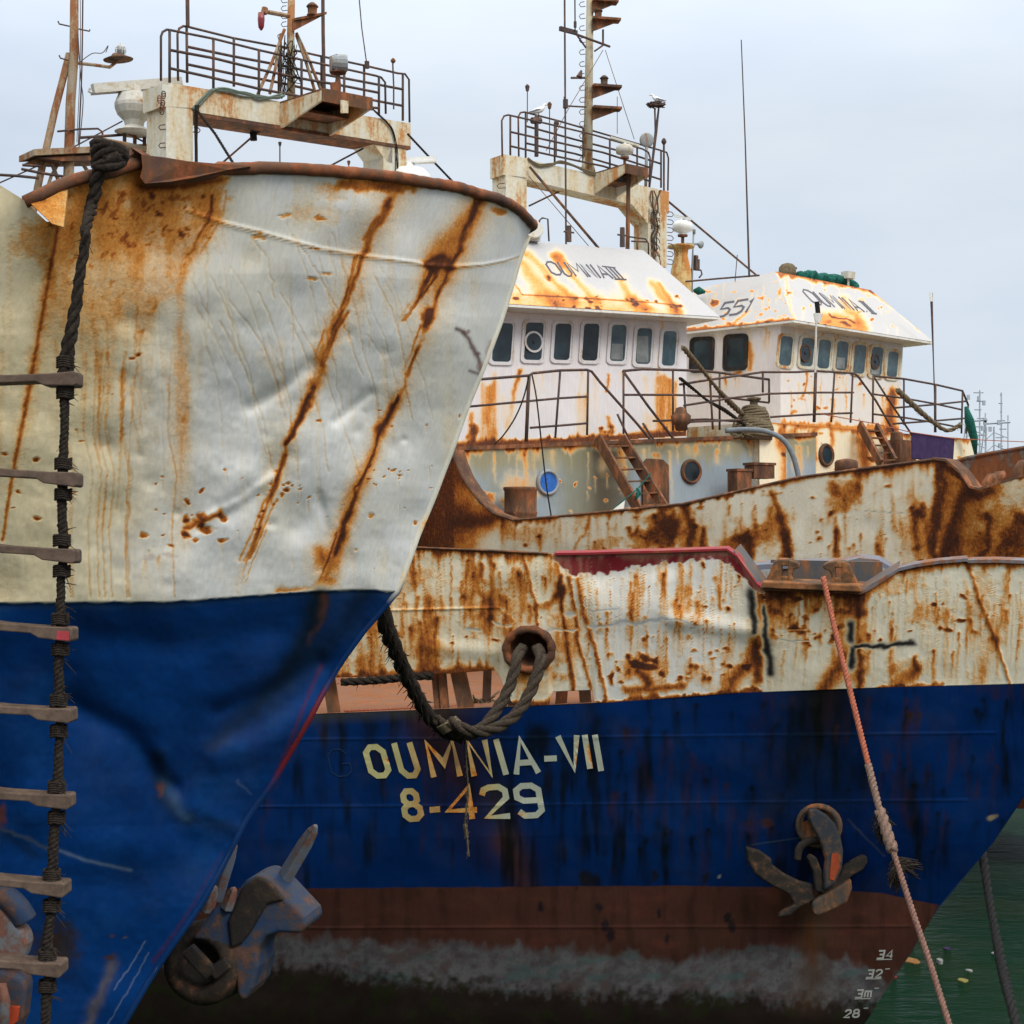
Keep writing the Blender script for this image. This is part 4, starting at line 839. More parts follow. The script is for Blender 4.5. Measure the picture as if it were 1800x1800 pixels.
for tx, x0, x1, x2, x3, y0, y1 in (('34', 1545, 1570, 1541, 1568, 1671, 1684), ('32', 1526, 1551, 1522, 1549, 1705, 1718), ('3m', 1507, 1532, 1503, 1530, 1740, 1753), ('28', 1487, 1511, 1483, 1509, 1775, 1788)):
    mb = MB(); lay(mb, TB, tx, (x0, y0), (x1, y0-1), (x3, y1-1), (x2, y1), 3.0, gap=.5)
    if tx != '28': letter(mb, TB, '-', (x2-1, y1+1), (x3, y1), (x3, y1+3), (x2-1, y1+4), 1.8)
    letter(mb, TB, '-', (x0+11, y0+31), (x0+19, y0+30.5), (x0+19, y0+32), (x0+11, y0+32.5), 1.8)
    o = mb.build('draught_mark', M['hull'], shipB); default_paint(o, (.50, .50, .46), .2)

# ================================================================ THIRD TRAWLER hull (rusty cream bulwark behind)
C = Ship(2150, 21.8, -47, 1.7)
topC = [(300, 790), (745, 790), (795, 787), (803, 812), (812, 836), (826, 858), (845, 882), (868, 902), (905, 914), (1000, 906), (1100, 897), (1200, 886), (1300, 863), (1400, 840), (1500, 826), (1600, 812), (1645, 807), (1664, 811), (1684, 828), (1706, 858), (1722, 862), (1760, 850), (1800, 838), (2150, 790)]
stC = [(2150, 790), (1980, 1010), (1800, 1250), (1650, 1480), (1560, 1620)]
keysC = [(790, 4.3, 13, .05, topC), (1010, 4.2, 12.5, .05, [(300, 1012), (1000, 1010), (1980, 1010)]), (1620, 3.4, 11, .03, [(300, 1520), (1560, 1620)])]
def dispC(P, Y): return (fbm(P, Y, 100, 3, 33)-.5)*.07*sst(-8, 60, Y-np.interp(P, [q[0] for q in topC], [q[1] for q in topC]))
GC, GCp = loft(C, keysC, stC, 330, 14, 560, 22, dispC)
TC = tree(GC, 3)
shipC = thing('fishing_trawler', 'trawler with seven windows in its white wheelhouse, name on roof ending in three strokes', 'ship', (1, 27, 0))
hullC = grid_mesh(GC, 'hull', M['hull'], shipC); solid(hullC, .03, 1)
p = Paint(GC.reshape(-1, 3), (.90, .81, .64), 37); u, v = p.u, p.v
p.edge([(905, 914), (1200, 886), (1400, 840), (1645, 807), (1700, 850), (2100, 790)], 15, .75); p.edge([(1500, 826), (1645, 807)], 30, .5)
p.veil(.45, seed=1); p.veil(.3, seed=20, sc=50); [p.blob(x, y, a, b_, .32, rag=.9) for x, y, a, b_ in ((1165, 940, 70, 50), (1300, 950, 40, 40), (1480, 870, 36, 40), (1610, 930, 40, 60), (1370, 930, 30, 50), (930, 940, 40, 20), (1060, 960, 40, 20), (1780, 920, 50, 60), (1740, 980, 50, 40))]; p.rand_drips(110, (880, 880, 1640, 980), (8, 80), (1.2, 4), (.2, .7), 0, .9); p.rand_drips(100, (900, 860, 1640, 930), (50, 130), (1, 1.8), (.2, .45), 0, .3); p.specks(34, (880, 860, 1640, 1000), (1.5, 4.5), (.4, .9), .6)
dk = sst(905, 780, u+(fbm(u, v, 40, 4, 91)-.5)*90+(v-900)*.25); p.acc(slice(None), dk*(.55+.4*fbm(u, v, 30, 3, 92))); p.blend(sst(800, 790, u)*.9, (.05, .025, .02)); p.r[u < 798] = np.maximum(p.r[u < 798], .85)
p.blob(835, 900, 40, 30, .35); p.line([(800, 920), (850, 915), (880, 905)], 16, .75)
p.blob(1165, 935, 34, 34, .62); p.blob(1182, 925, 18, 34, .75); p.blob(1120, 950, 30, 20, .3); p.line([(1196, 890), (1198, 960)], 7, .3, (.6, .55, .42)); p.line([(1206, 890), (1214, 930), (1212, 970)], (9, 12), (.8, .85)); p.line([(1232, 930), (1236, 965)], (5, 9), .85); p.edge([(1150, 888), (1240, 875)], 30, .5)
p.line([(1360, 865), (1372, 900), (1378, 940), (1386, 985)], (5, 9), (.7, .9)); p.blob(1303, 945, 20, 12, .75); p.blob(1300, 960, 26, 22, .5); p.line([(1316, 935), (1318, 985)], 8, .8); p.blob(1378, 960, 12, 30, .7); p.line([(1325, 950), (1370, 910)], 20, .3)
p.blob(1465, 860, 12, 16, .5); p.blob(1428, 878, 6, 4, .8); p.blob(1490, 870, 26, 30, .35); p.line([(1508, 832), (1510, 860)], 6, .6); p.line([(1520, 898), (1600, 903)], .9, .7, (.10, .09, .08), fine=True)
rr = sst(1632, 1660, u+(fbm(u, v, 20, 4, 93)-.5)*30)*sst(1790, 1690, u+(v-830)*.05+(fbm(u, v, 40, 4, 94)-.5)*60)
p.acc(slice(None), rr*(.42+.25*fbm(u, v, 26, 4, 95))); p.acc(slice(None), sst(1715, 1760, u)*.2*sst(.35, .7, fbm(u, v, 50, 4, 96)))
p.line([(1648, 815), (1647, 870), (1644, 930), (1640, 990)], 6, .8); p.line([(1652, 815), (1660, 850), (1650, 900), (1645, 960)], 6, .75); p.line([(1705, 860), (1690, 890), (1672, 930), (1658, 985)], (14, 10), (.85, .85)); p.line([(1700, 860), (1720, 870), (1745, 862)], 9, .8); p.line([(1680, 950), (1660, 990)], 12, .8)
p.line([(1610, 900), (1606, 930), (1620, 960)], 9, .5); p.blob(1612, 903, 14, 9, .85); p.blob(1622, 890, 8, 8, .7); p.line([(1625, 900), (1634, 950), (1640, 985)], 8, .6); p.line([(1734, 905), (1740, 920), (1735, 950), (1728, 980)], (6, 5), (.85, .7)); p.blob(1795, 910, 18, 14, .7); p.blob(1790, 950, 30, 40, .5); p.line([(1760, 985), (1790, 930)], 16, .4); p.blob(1560, 855, 8, 4, .7); p.blob(1462, 900, 5, 6, .8); p.line([(1468, 930), (1474, 975)], 5, .6); p.line([(1540, 960), (1548, 985)], 5, .6)
p.line([(1100, 925), (1108, 945), (1120, 925)], 3, .6); p.line([(1005, 975), (1020, 945), (1030, 925)], 3, .4); p.line([(1340, 870), (1378, 868)], 1.5, .5)
p.put(hullC)
o = grid_mesh(GCp[:110:6, ::6], 'hull_side', M['hull'], shipC); pp = Paint([q.co for q in o.data.vertices], (.40, .47, .50), 38); pp.acc(slice(None), .5*sst(.45, .7, fbm(pp.u, pp.v, 40, 4, 3))); pp.put(o); solid(o, .03, 1)
iC = int(len(GC)*.16)
s0 = GC[iC].copy(); s1 = GCp[iC].copy(); cc = (s0+s1)/2; s0 = cc+(s0-cc)*.97; s1 = cc+(s1-cc)*.97; s0[:, 2] = np.minimum(s0[:, 2], HC-.55); s1[:, 2] = s0[:, 2]
grid_mesh(np.stack([s0[30::20], s1[30::20]]), 'deck', M['deck'], shipC, False)
def onC(x, y, off=0.0):
    q = hit(TC, x, y+5, off); q = q or hit(TC, x, y+12, off); return Vector((q.x, q.y, W(x, y, q.y).z))
def pl(xs, step=10):
    out = []
    for (a, b_), (c, d) in zip(xs, xs[1:]):
        k = max(1, int(math.dist((a, b_), (c, d))/step)); out += [(a+(c-a)*i/k, b_+(d-b_)*i/k) for i in range(k)]
    return out+[xs[-1]]
nC = C.q3
mb = MB(); xs = pl([(797, 790), (804, 812), (814, 836), (828, 858), (847, 882), (870, 902), (906, 914)], 8); q = [onC(x, y, .0) for x, y in xs]
for a, b_ in zip(q, q[1:]): mb.prism([a+nC*.04, b_+nC*.04, b_-nC*.24, a-nC*.24], (b_-a).cross(nC).normalized()*.03)
mb.tube([a+nC*.03 for a in q], .03, 6); mb.build('rail_edge', M['brown'], shipC)
mb = MB(); q = [onC(x, y, .0) for x, y in pl([(905, 914), (1000, 906), (1200, 886), (1400, 840), (1500, 826), (1645, 807)])]
mb.tube([a+nC*.01 for a in q], .022, 6); mb.build('rail_edge', M['brown'], shipC)
mb = MB(); q = [onC(x, y, .0) for x, y in pl([(1640, 808), (1664, 811), (1684, 828), (1706, 858), (1722, 862), (1800, 838), (1900, 825)])]
for a, b_ in zip(q, q[1:]): mb.prism([a+nC*.03, b_+nC*.03, b_-nC*.3, a-nC*.3], (0, 0, .035))
mb.build('rail_edge', M['brown'], shipC)

# ================================================================ superstructures
def rrect(cx, cy, hw, hh, r, n=5, sl=0.0):
    out = []
    for sx, sy, a0 in ((1, 1, 0), (-1, 1, 90), (-1, -1, 180), (1, -1, 270)):
        for k in range(n+1):
            a = math.radians(a0+90*k/n); x = cx+sx*(hw-r)+r*math.cos(a); y = cy+sy*(hh-r)+r*math.sin(a)
            out.append((x-sl*(y-cy), y))
    return out
def window(par, fr, x0, x1, y0, y1, off, sgn=1, tilt=0.0, frame=None, wide=3.5, slant=.05, screen=None, glass=None, blind=0):
    cx, cy = (x0+x1)/2, (y0+y1)/2; hw, hh = (x1-x0)/2, (y1-y0)/2
    def lp(g, o, r): return [fr.at(x, y+(x-cx)*tilt, o) for x, y in rrect(cx, cy, hw+g, hh+g, r, sl=slant)]
    nv = fr.n3*sgn
    mb = MB(); mb.ring(lp(wide+2.5, off, 9), lp(wide-.5, off, 8), nv*.035); mb.ring(lp(wide, off, 8), lp(0, off, 6), nv*.02)
    f = mb.build('window', frame or M['wallp'], par)
    mb = MB(); mb.prism(lp(.6, off+.004*sgn, 6), nv*.008); mb.build('pane', glass or M['glass'], f)
    if blind:
        mb = MB(); mb.prism([fr.at(x, y+(x-cx)*tilt, off+.013*sgn) for x, y in ((x0+3-slant*hh*blind, y1-2-2*hh*blind), (x1-3-slant*hh*blind, y1-2-2*hh*blind), (x1-2-slant*hh, y1-3), (x0+3-slant*hh, y1-3))], nv*.003); mb.build('blind', M['glass3'], f)
    if screen:
        c = fr.at(screen[0], screen[1], off+.03*sgn); mb = MB(); mb.lathe(c, [(screen[2], 0), (screen[2], .02), (screen[2]*.84, .026), (screen[2]*.8, .012)], 28, axis=nv); mb.build('clear_view_screen', screen[3], f)
        mb = MB(); mb.lathe(c+nv*.012, [(screen[2]*.8, 0), (screen[2]*.8, .004)], 24, axis=nv); mb.lathe(c+nv*.016, [(.03, 0), (.03, .02)], 10, axis=nv); mb.build('screen_disc', M['glass'], f)
def rails(name, par, P, lines, r=.022, mat=None):
    mb = MB()
    for ln in lines:
        rr = r
        if isinstance(ln[0], (int, float)): rr, ln = ln[0], ln[1:]
        mb.tube([P(*q) for q in ln], rr, 7)
    return mb.build(name, mat or M['rail'], par, True)
M['wallp'] = metal('white_frame', (.62, .60, .60), .12, .5, 5, 1)
def wall(name, par, fr, TL, TR, BL, BR, off, nu, nv, base, seed, mat='wall'):
    G = wall_grid(fr.at(*TL, off), fr.at(*TR, off), fr.at(*BL, off), fr.at(*BR, off), nu, nv)
    o = grid_mesh(G, name, M[mat], par, False); p = Paint(G.reshape(-1, 3), base, seed); return o, p
def box_body(name, par, corners, back, mat):
    """closed volume behind a face: corners TL,TR,BR,BL of the face, pushed back by a vector"""
    mb = MB(); mb.prism([q+back.normalized()*.02 for q in corners], back); return mb.build(name, mat, par)
def porthole(par, fr, px, py, r, off, mat_rim, mat_glass, sgn=1):
    c = fr.at(px, py, off); mb = MB(); mb.lathe(c, [(r*1.28, 0), (r*1.28, .03), (r*1.2, .06), (r*1.0, .065), (r*.96, .03)], 30, axis=fr.n3*sgn)
    o = mb.build('porthole', mat_rim, par, True); mb = MB(); mb.lathe(c+fr.n3*sgn*.025, [(r*.98, 0), (r*.98, .012)], 26, axis=fr.n3*sgn); mb.build('pane', mat_glass, o)
# ---- third trawler: house and wheelhouse
H = Frame(800, 28.2, 30)
hw, p = wall('deckhouse_front', shipC, H, (780, 788), (1434, 762), (780, 965), (1434, 950), 0, 330, 100, (.26, .325, .365), 41)
u, v = p.u, p.v; te = np.interp(u, [780, 1100, 1434], [788, 772, 762])
p.blend(sst(46, 4, v-te-(fbm(u, v*.12, 12, 4, 5))*34)*.9, (.27, .24, .13)); p.edge([(780, 788), (1100, 772), (1434, 762)], 15, .75)
p.blend(sst(960, 1010, u+(fbm(u, v, 30, 3, 6)-.5)*30)*sst(1130, 1060, u)*.8, (.19, .19, .12)); p.blend(sst(1000, 1060, u)*sst(1120, 1090, u)*.6, (.10, .085, .05)); p.line([(1065, 800), (1065, 930)], 28, .6, (.09, .075, .045)); p.line([(860, 800), (870, 850)], 20, .5, (.27, .25, .15))
p.rand_drips(50, (800, 780, 1430, 800), (20, 80), (2, 5), (.15, .5)); p.blob(910, 865, 40, 34, .3); p.blob(1355, 835, 34, 26, .5, (.22, .19, .15)); p.specks(14, (820, 820, 1430, 910), (2, 4), (.4, .8)); p.blob(866, 870, 6, 10, .6); p.blob(1010, 852, 3, 5, .8); p.put(hw)
q = [H.at(x, y, -.015) for x, y in ((780, 789), (1434, 763), (1434, 950), (780, 965))]; box_body('deckhouse', shipC, q, -H.n3*5.5, M['grey'])
mb = MB(); a, b_ = H.at(776, 786, .05), H.at(1437, 760, .05); mb.prism([a, b_, b_-H.n3*.35, a-H.n3*.35], (0, 0, -.07)); mb.build('deck_edge', M['brown'], shipC)
# wheelhouse front
wc, p = wall('wheelhouse_front', shipC, H, (800, 526), (1207, 552), (800, 800), (1207, 782), -1.2, 300, 200, (.70, .665, .67), 42)
u, v = p.u, p.v; p.blend(sst(.5, .8, fbm(u, v, 60, 3, 5))*.25, (.6, .57, .54))
def wash(x0, x1, y0, y1, a, seed):
    e = fbm(u, v*.25, 16, 3, seed)-.5; m = sst(x0-5, x0+7, u+e*14)*sst(x1+5, x1-7, u+e*14)*sst(y0-2, y0+12, v+e*26)*sst(y1+30, y1-30, v)
    p.acc(slice(None), m*a*(.55+.7*fbm(u, v*.1, 6, 3, seed+3)))
wash(842, 878, 668, 790, .42, 61); wash(862, 874, 745, 790, .35, 62); wash(880, 892, 690, 790, .2, 63); wash(1013, 1037, 690, 780, .3, 64); wash(1026, 1034, 655, 735, .3, 65); wash(1148, 1190, 655, 770, .48, 66); wash(1158, 1170, 690, 770, .2, 67); wash(1130, 1150, 720, 770, .22, 68); wash(890, 1010, 765, 785, .25, 69)
p.line([(913, 652), (908, 670), (902, 700), (892, 750)], (5, 7), (.7, .2)); p.line([(868, 660), (860, 700), (858, 740)], 7, .3); p.line([(1068, 662), (1066, 690)], 3, .6); p.line([(1068, 728), (1070, 745)], 4, .5); p.line([(1163, 550), (1160, 600), (1158, 655)], 3, .35)
p.blob(829, 760, 12, 20, .7); p.line([(829, 725), (829, 760)], 6, .5); p.edge([(800, 783), (1000, 773), (1207, 760)], 13, .8, False); p.rand_drips(12, (810, 650, 1200, 670), (30, 120), (3, 7), (.1, .28)); p.rand_drips(14, (1040, 745, 1207, 760), (8, 20), (3, 5), (.4, .7)); p.put(wc)
q = [H.at(x, y, -1.215) for x, y in ((800, 527), (1207, 553), (1207, 782), (800, 800))]; box_body('wheelhouse', shipC, q, -H.n3*3.4, M['white2'])
for i, (x0, x1, y0, y1) in enumerate(((866, 899, 568, 636), (922, 953, 567, 633), (974, 1002, 569, 633), (1024, 1051, 569, 634), (1073, 1099, 571, 635), (1118, 1144, 577, 640), (1164, 1187, 582, 643))):
    window(shipC, H, x0, x1, y0, y1, -1.2+.002, slant=.07, tilt=.03, glass=M['glass2'] if i in (4, 5, 6) else None, blind=.75 if i == 5 else (.45 if i == 4 else 0), screen=(938, 601, .205, M['wallp']) if i == 1 else None)
# roof
E1, E2 = H.at(700, 522, -.55), H.at(1266, 557, -.55); T1, T2 = H.at(800, 414, -2.5), H.at(1131, 440, -2.5); bk_ = -H.n3*3.9
def rtree(pts, fs): return BVHTree.FromPolygons([tuple(q) for q in pts], fs)
E3, E4 = E2+bk_, E1+bk_; T3, T4 = T2-H.n3*1.4, T1-H.n3*1.4
G = wall_grid(T1, T2, E1, E2, 420, 130); o = grid_mesh(G, 'roof', M['wall'], shipC, False); p = Paint(G.reshape(-1, 3), (.385, .385, .39), 43); u, v = p.u, p.v; TR = tree(G, 6)
ev = np.interp(u, [700, 1266], [522, 557])
m_ = sst(44, 6, ev-v+(fbm(u, v, 22, 4, 7)-.5)*34+np.where(u > 1120, 16, 0)); p.acc(slice(None), m_*(.30+.2*fbm(u, v*2, 14, 3, 8))*sst(1215, 1180, u)); 
for pts, w, a in (([(905, 452), (925, 475), (950, 505), (985, 540)], (12, 16), (.45, .45)), ([(930, 448), (960, 480), (990, 510), (1010, 535)], 8, .42), ([(978, 450), (995, 470), (1030, 510), (1050, 530)], (7, 9), (.5, .35)), ([(975, 450), (985, 470)], 8, .45), ([(1095, 495), (1105, 520), (1130, 545)], 9, .42), ([(1145, 500), (1165, 525), (1195, 550)], (8, 10), (.45, .5)), ([(1160, 500), (1190, 540)], 6, .5), ([(1118, 520), (1140, 545)], 9, .4)): p.line(pts, w, a)
p.line([(918, 518), (1010, 523), (1150, 532), (1200, 538)], 1.3, .6, fine=True); p.line([(905, 500), (918, 518)], 1.3, .5, fine=True); p.blob(963, 490, 9, 6, .8); p.blob(962, 489, 6, 4, 1, (.75, .72, .7)); p.specks(30, (900, 520, 1200, 548), (2, 4), (.6, .85), .2); p.blob(1120, 437, 8, 4, .6); p.line([(915, 423), (925, 450)], 3, .3); p.put(o)
mb = MB(); mb.add([T1, T2, T3, T4, E1, E2, E3, E4], [(0, 3, 2, 1), (1, 2, 6, 5), (3, 7, 6, 2), (0, 4, 7, 3)]); dn = Vector((0, 0, -.045))
mb.prism([E1+dn*.2, E2+dn*.2, E3+dn*.2, E4+dn*.2], dn); mb.build('roof_sides', M['white2'], shipC)
mb = MB(); ww = 5.2; col_ = M['letter'] = plain('roof_letter', (.10, .10, .12), .7, .2, .3, 30, .05)
for ch_, a, b_, c, d in (('O', (957, 461), (973, 460), (990, 483), (972, 483)), ('U', (979, 460), (991, 461), (1008, 485), (995, 486)), ('M', (996, 462), (1013, 463), (1034, 487), (1013, 486)), ('N', (1019, 464), (1030, 465), (1050, 488), (1038, 487)), ('I', (1035, 465), (1039, 465), (1058, 489), (1054, 489)), ('A', (1044, 466), (1056, 467), (1078, 490), (1062, 489)), ('E', (1058, 468), (1082, 471), (1101, 492), (1080, 491))):
    letter(mb, TR, ch_, a, b_, c, d, 2.0 if ch_ == 'E' else 2.9, .004, 4)
mb.build('name_lettering', col_, shipC)
# portholes, stairs, locker, drum
porthole(shipC, H, 962, 848, .19, .0, M['grey'], plain('blue_deadlight', (.025, .14, .5), .4)); porthole(shipC, H, 1214, 829, .19, .0, M['brown'], M['glass'])
mb = MB(); a = [H.at(x, y, .02) for x, y in ((1128, 815), (1136, 806), (1163, 808), (1173, 818), (1174, 885), (1128, 890))]; mb.prism(a, H.n3*.05); o = mb.build('door', M['brown'], shipC)
def stairs(par, P, top, bot, top2, bot2, n, mat):
    """two side strings with treads between; points are (px, py, off)"""
    mb = MB()
    a, b_, c, d = P(*top), P(*bot), P(*top2), P(*bot2); mb.bar(a, b_, .06, .2, Vector((0, 0, 1))); mb.bar(c, d, .06, .2, Vector((0, 0, 1))); o = mb.build('stair', mat, par)
    for i in range(n):
        t = (i+.7)/n; e, f_ = a.lerp(b_, t), c.lerp(d, t); mb = MB(); mb.bar(e, f_, .17, .03, UP); mb.build('tread', mat, o)
stairs(shipC, H.at, (1050, 770, .1), (1122, 896, 1.05), (1093, 770, .1), (1168, 893, 1.05), 6, M['brown'])
dr = H.at(915, 885, .5); mb = MB(); R0 = (H.at(940, 885, .5)-H.at(888, 885, .5)).length/2
mb.lathe(dr-UP*.5, [(R0*.98, 0), (R0, .03), (R0*.93, .06), (R0*.95, .3), (R0, .33), (R0*.94, .36), (R0*.95, .72), (R0*1.02, .75), (R0, .79), (R0*.9, .79)], 24)
tag(mb.build('steel_drum', M['brown'], None, True), 'rusty steel drum standing against the blue-grey deckhouse wall left of the porthole', 'drum')
for x, y, w_, h_ in ((1300, 850, .35, .45), (1335, 830, .5, .25)):
    c = H.at(x, y, .6); mb = MB(); mb.box(c, H.t3*w_/2, H.n3*.15, UP*h_/2); mb.box(c+UP*(h_/2+.03), H.t3*w_/2*1.1, H.n3*.17, UP*.025)
    tag(mb.build('deck_locker', M['brown'], None), 'low rusty locker right of the right-hand porthole' if x == 1300 else 'wider rusty box beside the deckhouse corner under the grey hose', 'locker')
P3 = lambda x, y, o=-.05: H.at(x, y, o)
rails('railing', shipC, P3, [
    [.026, (760, 675), (815, 669), (930, 660), (937, 656), (985, 651), (1032, 650), (1040, 653), (1055, 672), (1120, 745), (1170, 805), (1204, 838)], [(810, 716), (930, 705), (983, 700), (1034, 697)], [(932, 752), (985, 748), (1032, 744)],
    [.034, (930, 660), (925, 776)], [(985, 651), (976, 770)], [(1034, 652), (1032, 765)], [.026, (1095, 651), (1096, 652), (1130, 649), (1183, 650), (1240, 652), (1265, 655), (1352, 667)], [(1096, 652), (1096, 763)], [(1183, 650), (1183, 757)], [(1265, 655), (1265, 756)], [(1352, 667), (1352, 707)],
    [(1098, 694), (1183, 694), (1265, 697), (1352, 708)], [(1148, 740), (1240, 737), (1345, 744)], [.026, (1095, 652), (1140, 715), (1200, 792), (1240, 840)], [(1085, 728), (1112, 785)], [(1130, 744), (1160, 790)]])
# ropes and bits hanging from the rail
mb = MB(); mb.tube(curve_pts([H.at(x, y, .08) for x, y in ((930, 660), (920, 700), (905, 735), (885, 765), (870, 780))]), .014, 6); tag(mb.build('hanging_rope', M['drope'], None, True), 'thin dark rope curving down from the rail under the second wheelhouse window', 'rope')
mb = MB(); mb.tube(curve_pts([H.at(x, y, .12+.1*i) for i, (x, y) in enumerate(((935, 658), (943, 700), (952, 780), (960, 850), (969, 908)))]), .014, 6); tag(mb.build('hanging_rope', M['drope'], None, True), 'straight dark line dropping from the rail past the blue porthole', 'rope')
mb = MB(); mb.tube(curve_pts([H.at(x, y, 1.1) for x, y in ((1144, 832), (1120, 860), (1095, 880), (1075, 898))]), .012, 5); mb.tube([H.at(x, y, 1.1) for x, y in ((1120, 858), (1125, 868), (1118, 878), (1122, 862))], .03, 5); tag(mb.build('green_line', M['net'], None, True), 'thin greenish line knotted on the stair foot', 'rope')
mb = MB(); q = [H.at(x, y, 1.3) for x, y in ((1075, 898), (1098, 880), (1096, 896))]; mb.prism(q, H.n3*.01); tag(mb.build('rag', M['white2'], None), 'small pale rag on the bulwark at the stair foot', 'cloth')

def gantry(par, fr, TLp, TRp, BLp, BRp, posts, th, mat, name='gantry'):
    mb = MB(); mb.prism([fr.at(*TLp), fr.at(*TRp), fr.at(*BRp), fr.at(*BLp)], -fr.n3*th)
    for a, b_, c, d in posts: mb.prism([fr.at(*a, .012), fr.at(*b_, .012), fr.at(*c, .012), fr.at(*d, .012)], -fr.n3*(th+.024))
    return mb.build(name, mat, par)
def wedge(par, fr, x0, x1, yt0, yt1, hgt, out, mat, name='lamp_platform'):
    """triangular bracket standing out from the beam; x0,x1 its width on the beam face"""
    a, b_ = fr.at(x0, yt0, .004), fr.at(x1, yt1, .004); mb = MB()
    for q in (a, b_-fr.t3*.04): mb.prism([q, q+fr.n3*out, q+fr.n3*out-UP*.16, q-UP*hgt], fr.t3*.04)
    o = mb.build(name, mat, par); mb = MB(); mb.prism([a-UP*.012, b_-UP*.012, b_+fr.n3*(out-.01)-UP*.012, a+fr.n3*(out-.01)-UP*.012], UP*.03); mb.prism([a+fr.n3*out+UP*.02, b_+fr.n3*out+UP*.02, b_+fr.n3*out-UP*.18, a+fr.n3*out-UP*.18], fr.n3*.02); mb.prism([a+fr.t3*.05-UP*hgt*.5, b_-fr.t3*.05-UP*hgt*.5, b_-fr.t3*.05-UP*(hgt*.5+.02)+fr.n3*out*.5, a+fr.t3*.05-UP*(hgt*.5+.02)+fr.n3*out*.5], UP*.02)
    mb.build('platform_plate', M['brown'], par); return o
def cage_light(mb, c, s):
    mb.lathe(c, [(s*.9, 0), (s*1.0, s*.2), (s*.8, s*.35), (s*.85, s*1.5), (s*1.1, s*1.6), (s*.9, s*1.9), (s*.45, s*2.3), (s*.2, s*2.4)], 12)
def steps(par, fr, x, y0, y1, dy, side, r=.01, w=12):
    y = y0
    while y < y1:
        mb = MB(); mb.tube([fr.at(x, y), fr.at(x+side*w, y+1), fr.at(x+side*(w+3), y-3), fr.at(x+side*w, y-7), fr.at(x+side*2, y-8)], r, 5); mb.build('rung', M['rail'], par); y += dy
def radar(par, c, s, ang, tilt=0, mat=None, mat2=None, length=2.6, ped=None):
    mat = mat or M['dome']; mb = MB()
    mb.lathe(c, [(s*.45, -.8*s), (s*.5, -.72*s), (s*.35, -.6*s), (s*.95, -.35*s), (s, 0), (s, .12*s), (s*.95, .3*s), (s*.7, .55*s), (s*.25, .62*s), (s*.22, .85*s)], 20)
    o = mb.build('radar', mat, par, True); d = Vector((math.cos(ang), math.sin(ang), tilt)).normalized(); mb = MB()
    cc_ = c+UP*(.95*s); mb.bar(cc_-d*length*s/2, cc_+d*length*s/2, .3*s, .26*s); mb.bar(cc_-d*length*s/2*.9-UP*.1*s, cc_+d*length*s/2*.9-UP*.1*s, .42*s, .08*s); mb.build('scanner', mat2 or mat, o)
    if ped:
        mb = MB(); mb.lathe(c-UP*(.8*s), [(s*.16, -ped), (s*.16, -.05), (s*.5, -.03), (s*.5, 0)], 10); mb.build('pedestal', M['brown'], o)
    return o
# ---- third trawler: gantry and mast
T = Frame(888, 32.4, 36)
gC = gantry(shipC, T, (887, 271), (1176, 337), (889, 307), (1176, 375), [((889, 307), (926, 312), (926, 440), (889, 434)), ((1139, 366), (1172, 372), (1172, 470), (1139, 466)), ((885, 271), (928, 278), (928, 316), (885, 307)), ((1110, 358), (1150, 366), (1150, 395), (1138, 392))], .45, M['white'])
wedge(gC, T, 1045, 1085, 305, 313, .42, 1.0, M['white'])
G_ = lambda x, y, o=-.03: T.at(x, y, o); Gb = lambda x, y, o=-.42: T.at(x, y, o)
rails('gantry_railing', shipC, G_, [[.02, (883, 275), (882, 212), (886, 204), (893, 202), (960, 217), (1040, 236), (1130, 262), (1140, 268), (1143, 278), (1141, 332)], [(898, 232), (970, 248), (1060, 268), (1141, 294)], [(898, 257), (970, 273), (1060, 292), (1141, 318)], [(897, 205), (897, 275)], [(975, 221), (975, 290)], [(1072, 245), (1072, 318)]])
rails('gantry_railing', shipC, Gb, [[.02, (912, 275), (911, 205), (915, 198), (922, 197), (980, 212), (1070, 238), (1160, 264), (1172, 268), (1175, 278), (1174, 335)], [(926, 222), (1010, 245), (1100, 268), (1162, 288)], [(926, 252), (1010, 270), (1100, 296), (1160, 315)], [(924, 198), (924, 278)], [(1025, 225), (1025, 295)], [(1120, 252), (1120, 325)], [(1162, 264), (1162, 330)]])
mb = MB(); a, b_ = T.at(1033, 302, -.2), T.at(1038, -70, -.2); mb.tube([a, a.lerp(b_, .5), b_], [.105, .085, .07], 12); mb.prism([a-T.t3*.2, a+T.t3*.2, a+T.t3*.1+UP*.3, a-T.t3*.1+UP*.3], T.n3*.03); mC = mb.build('mast', M['mast2'], shipC, True)
for y, L_, lt in ((8, .55, 0), (40, .6, 15), (158, .62, 14), (196, .62, 0)):
    c = T.at(1041, y-4, -.1); d = (T.t3*.9+T.n3*.45).normalized(); s_ = d.cross(UP); mb = MB()
    mb.prism([c-s_*.16, c+d*L_-s_*.13, c+d*L_+s_*.13, c+s_*.16], UP*.05); mb.prism([c, c+d*L_*.95, c-UP*.24], s_*.03); f_ = mb.build('lamp_bracket', M['brown'], mC)
    if lt: mb = MB(); cage_light(mb, c+d*L_*(.22 if lt == 15 else .42)+UP*.06, .09); mb.build('lamp', M['dark'], mC, True)
steps(mC, T, 1029, -10, 300, 21, -1, .009, 8)
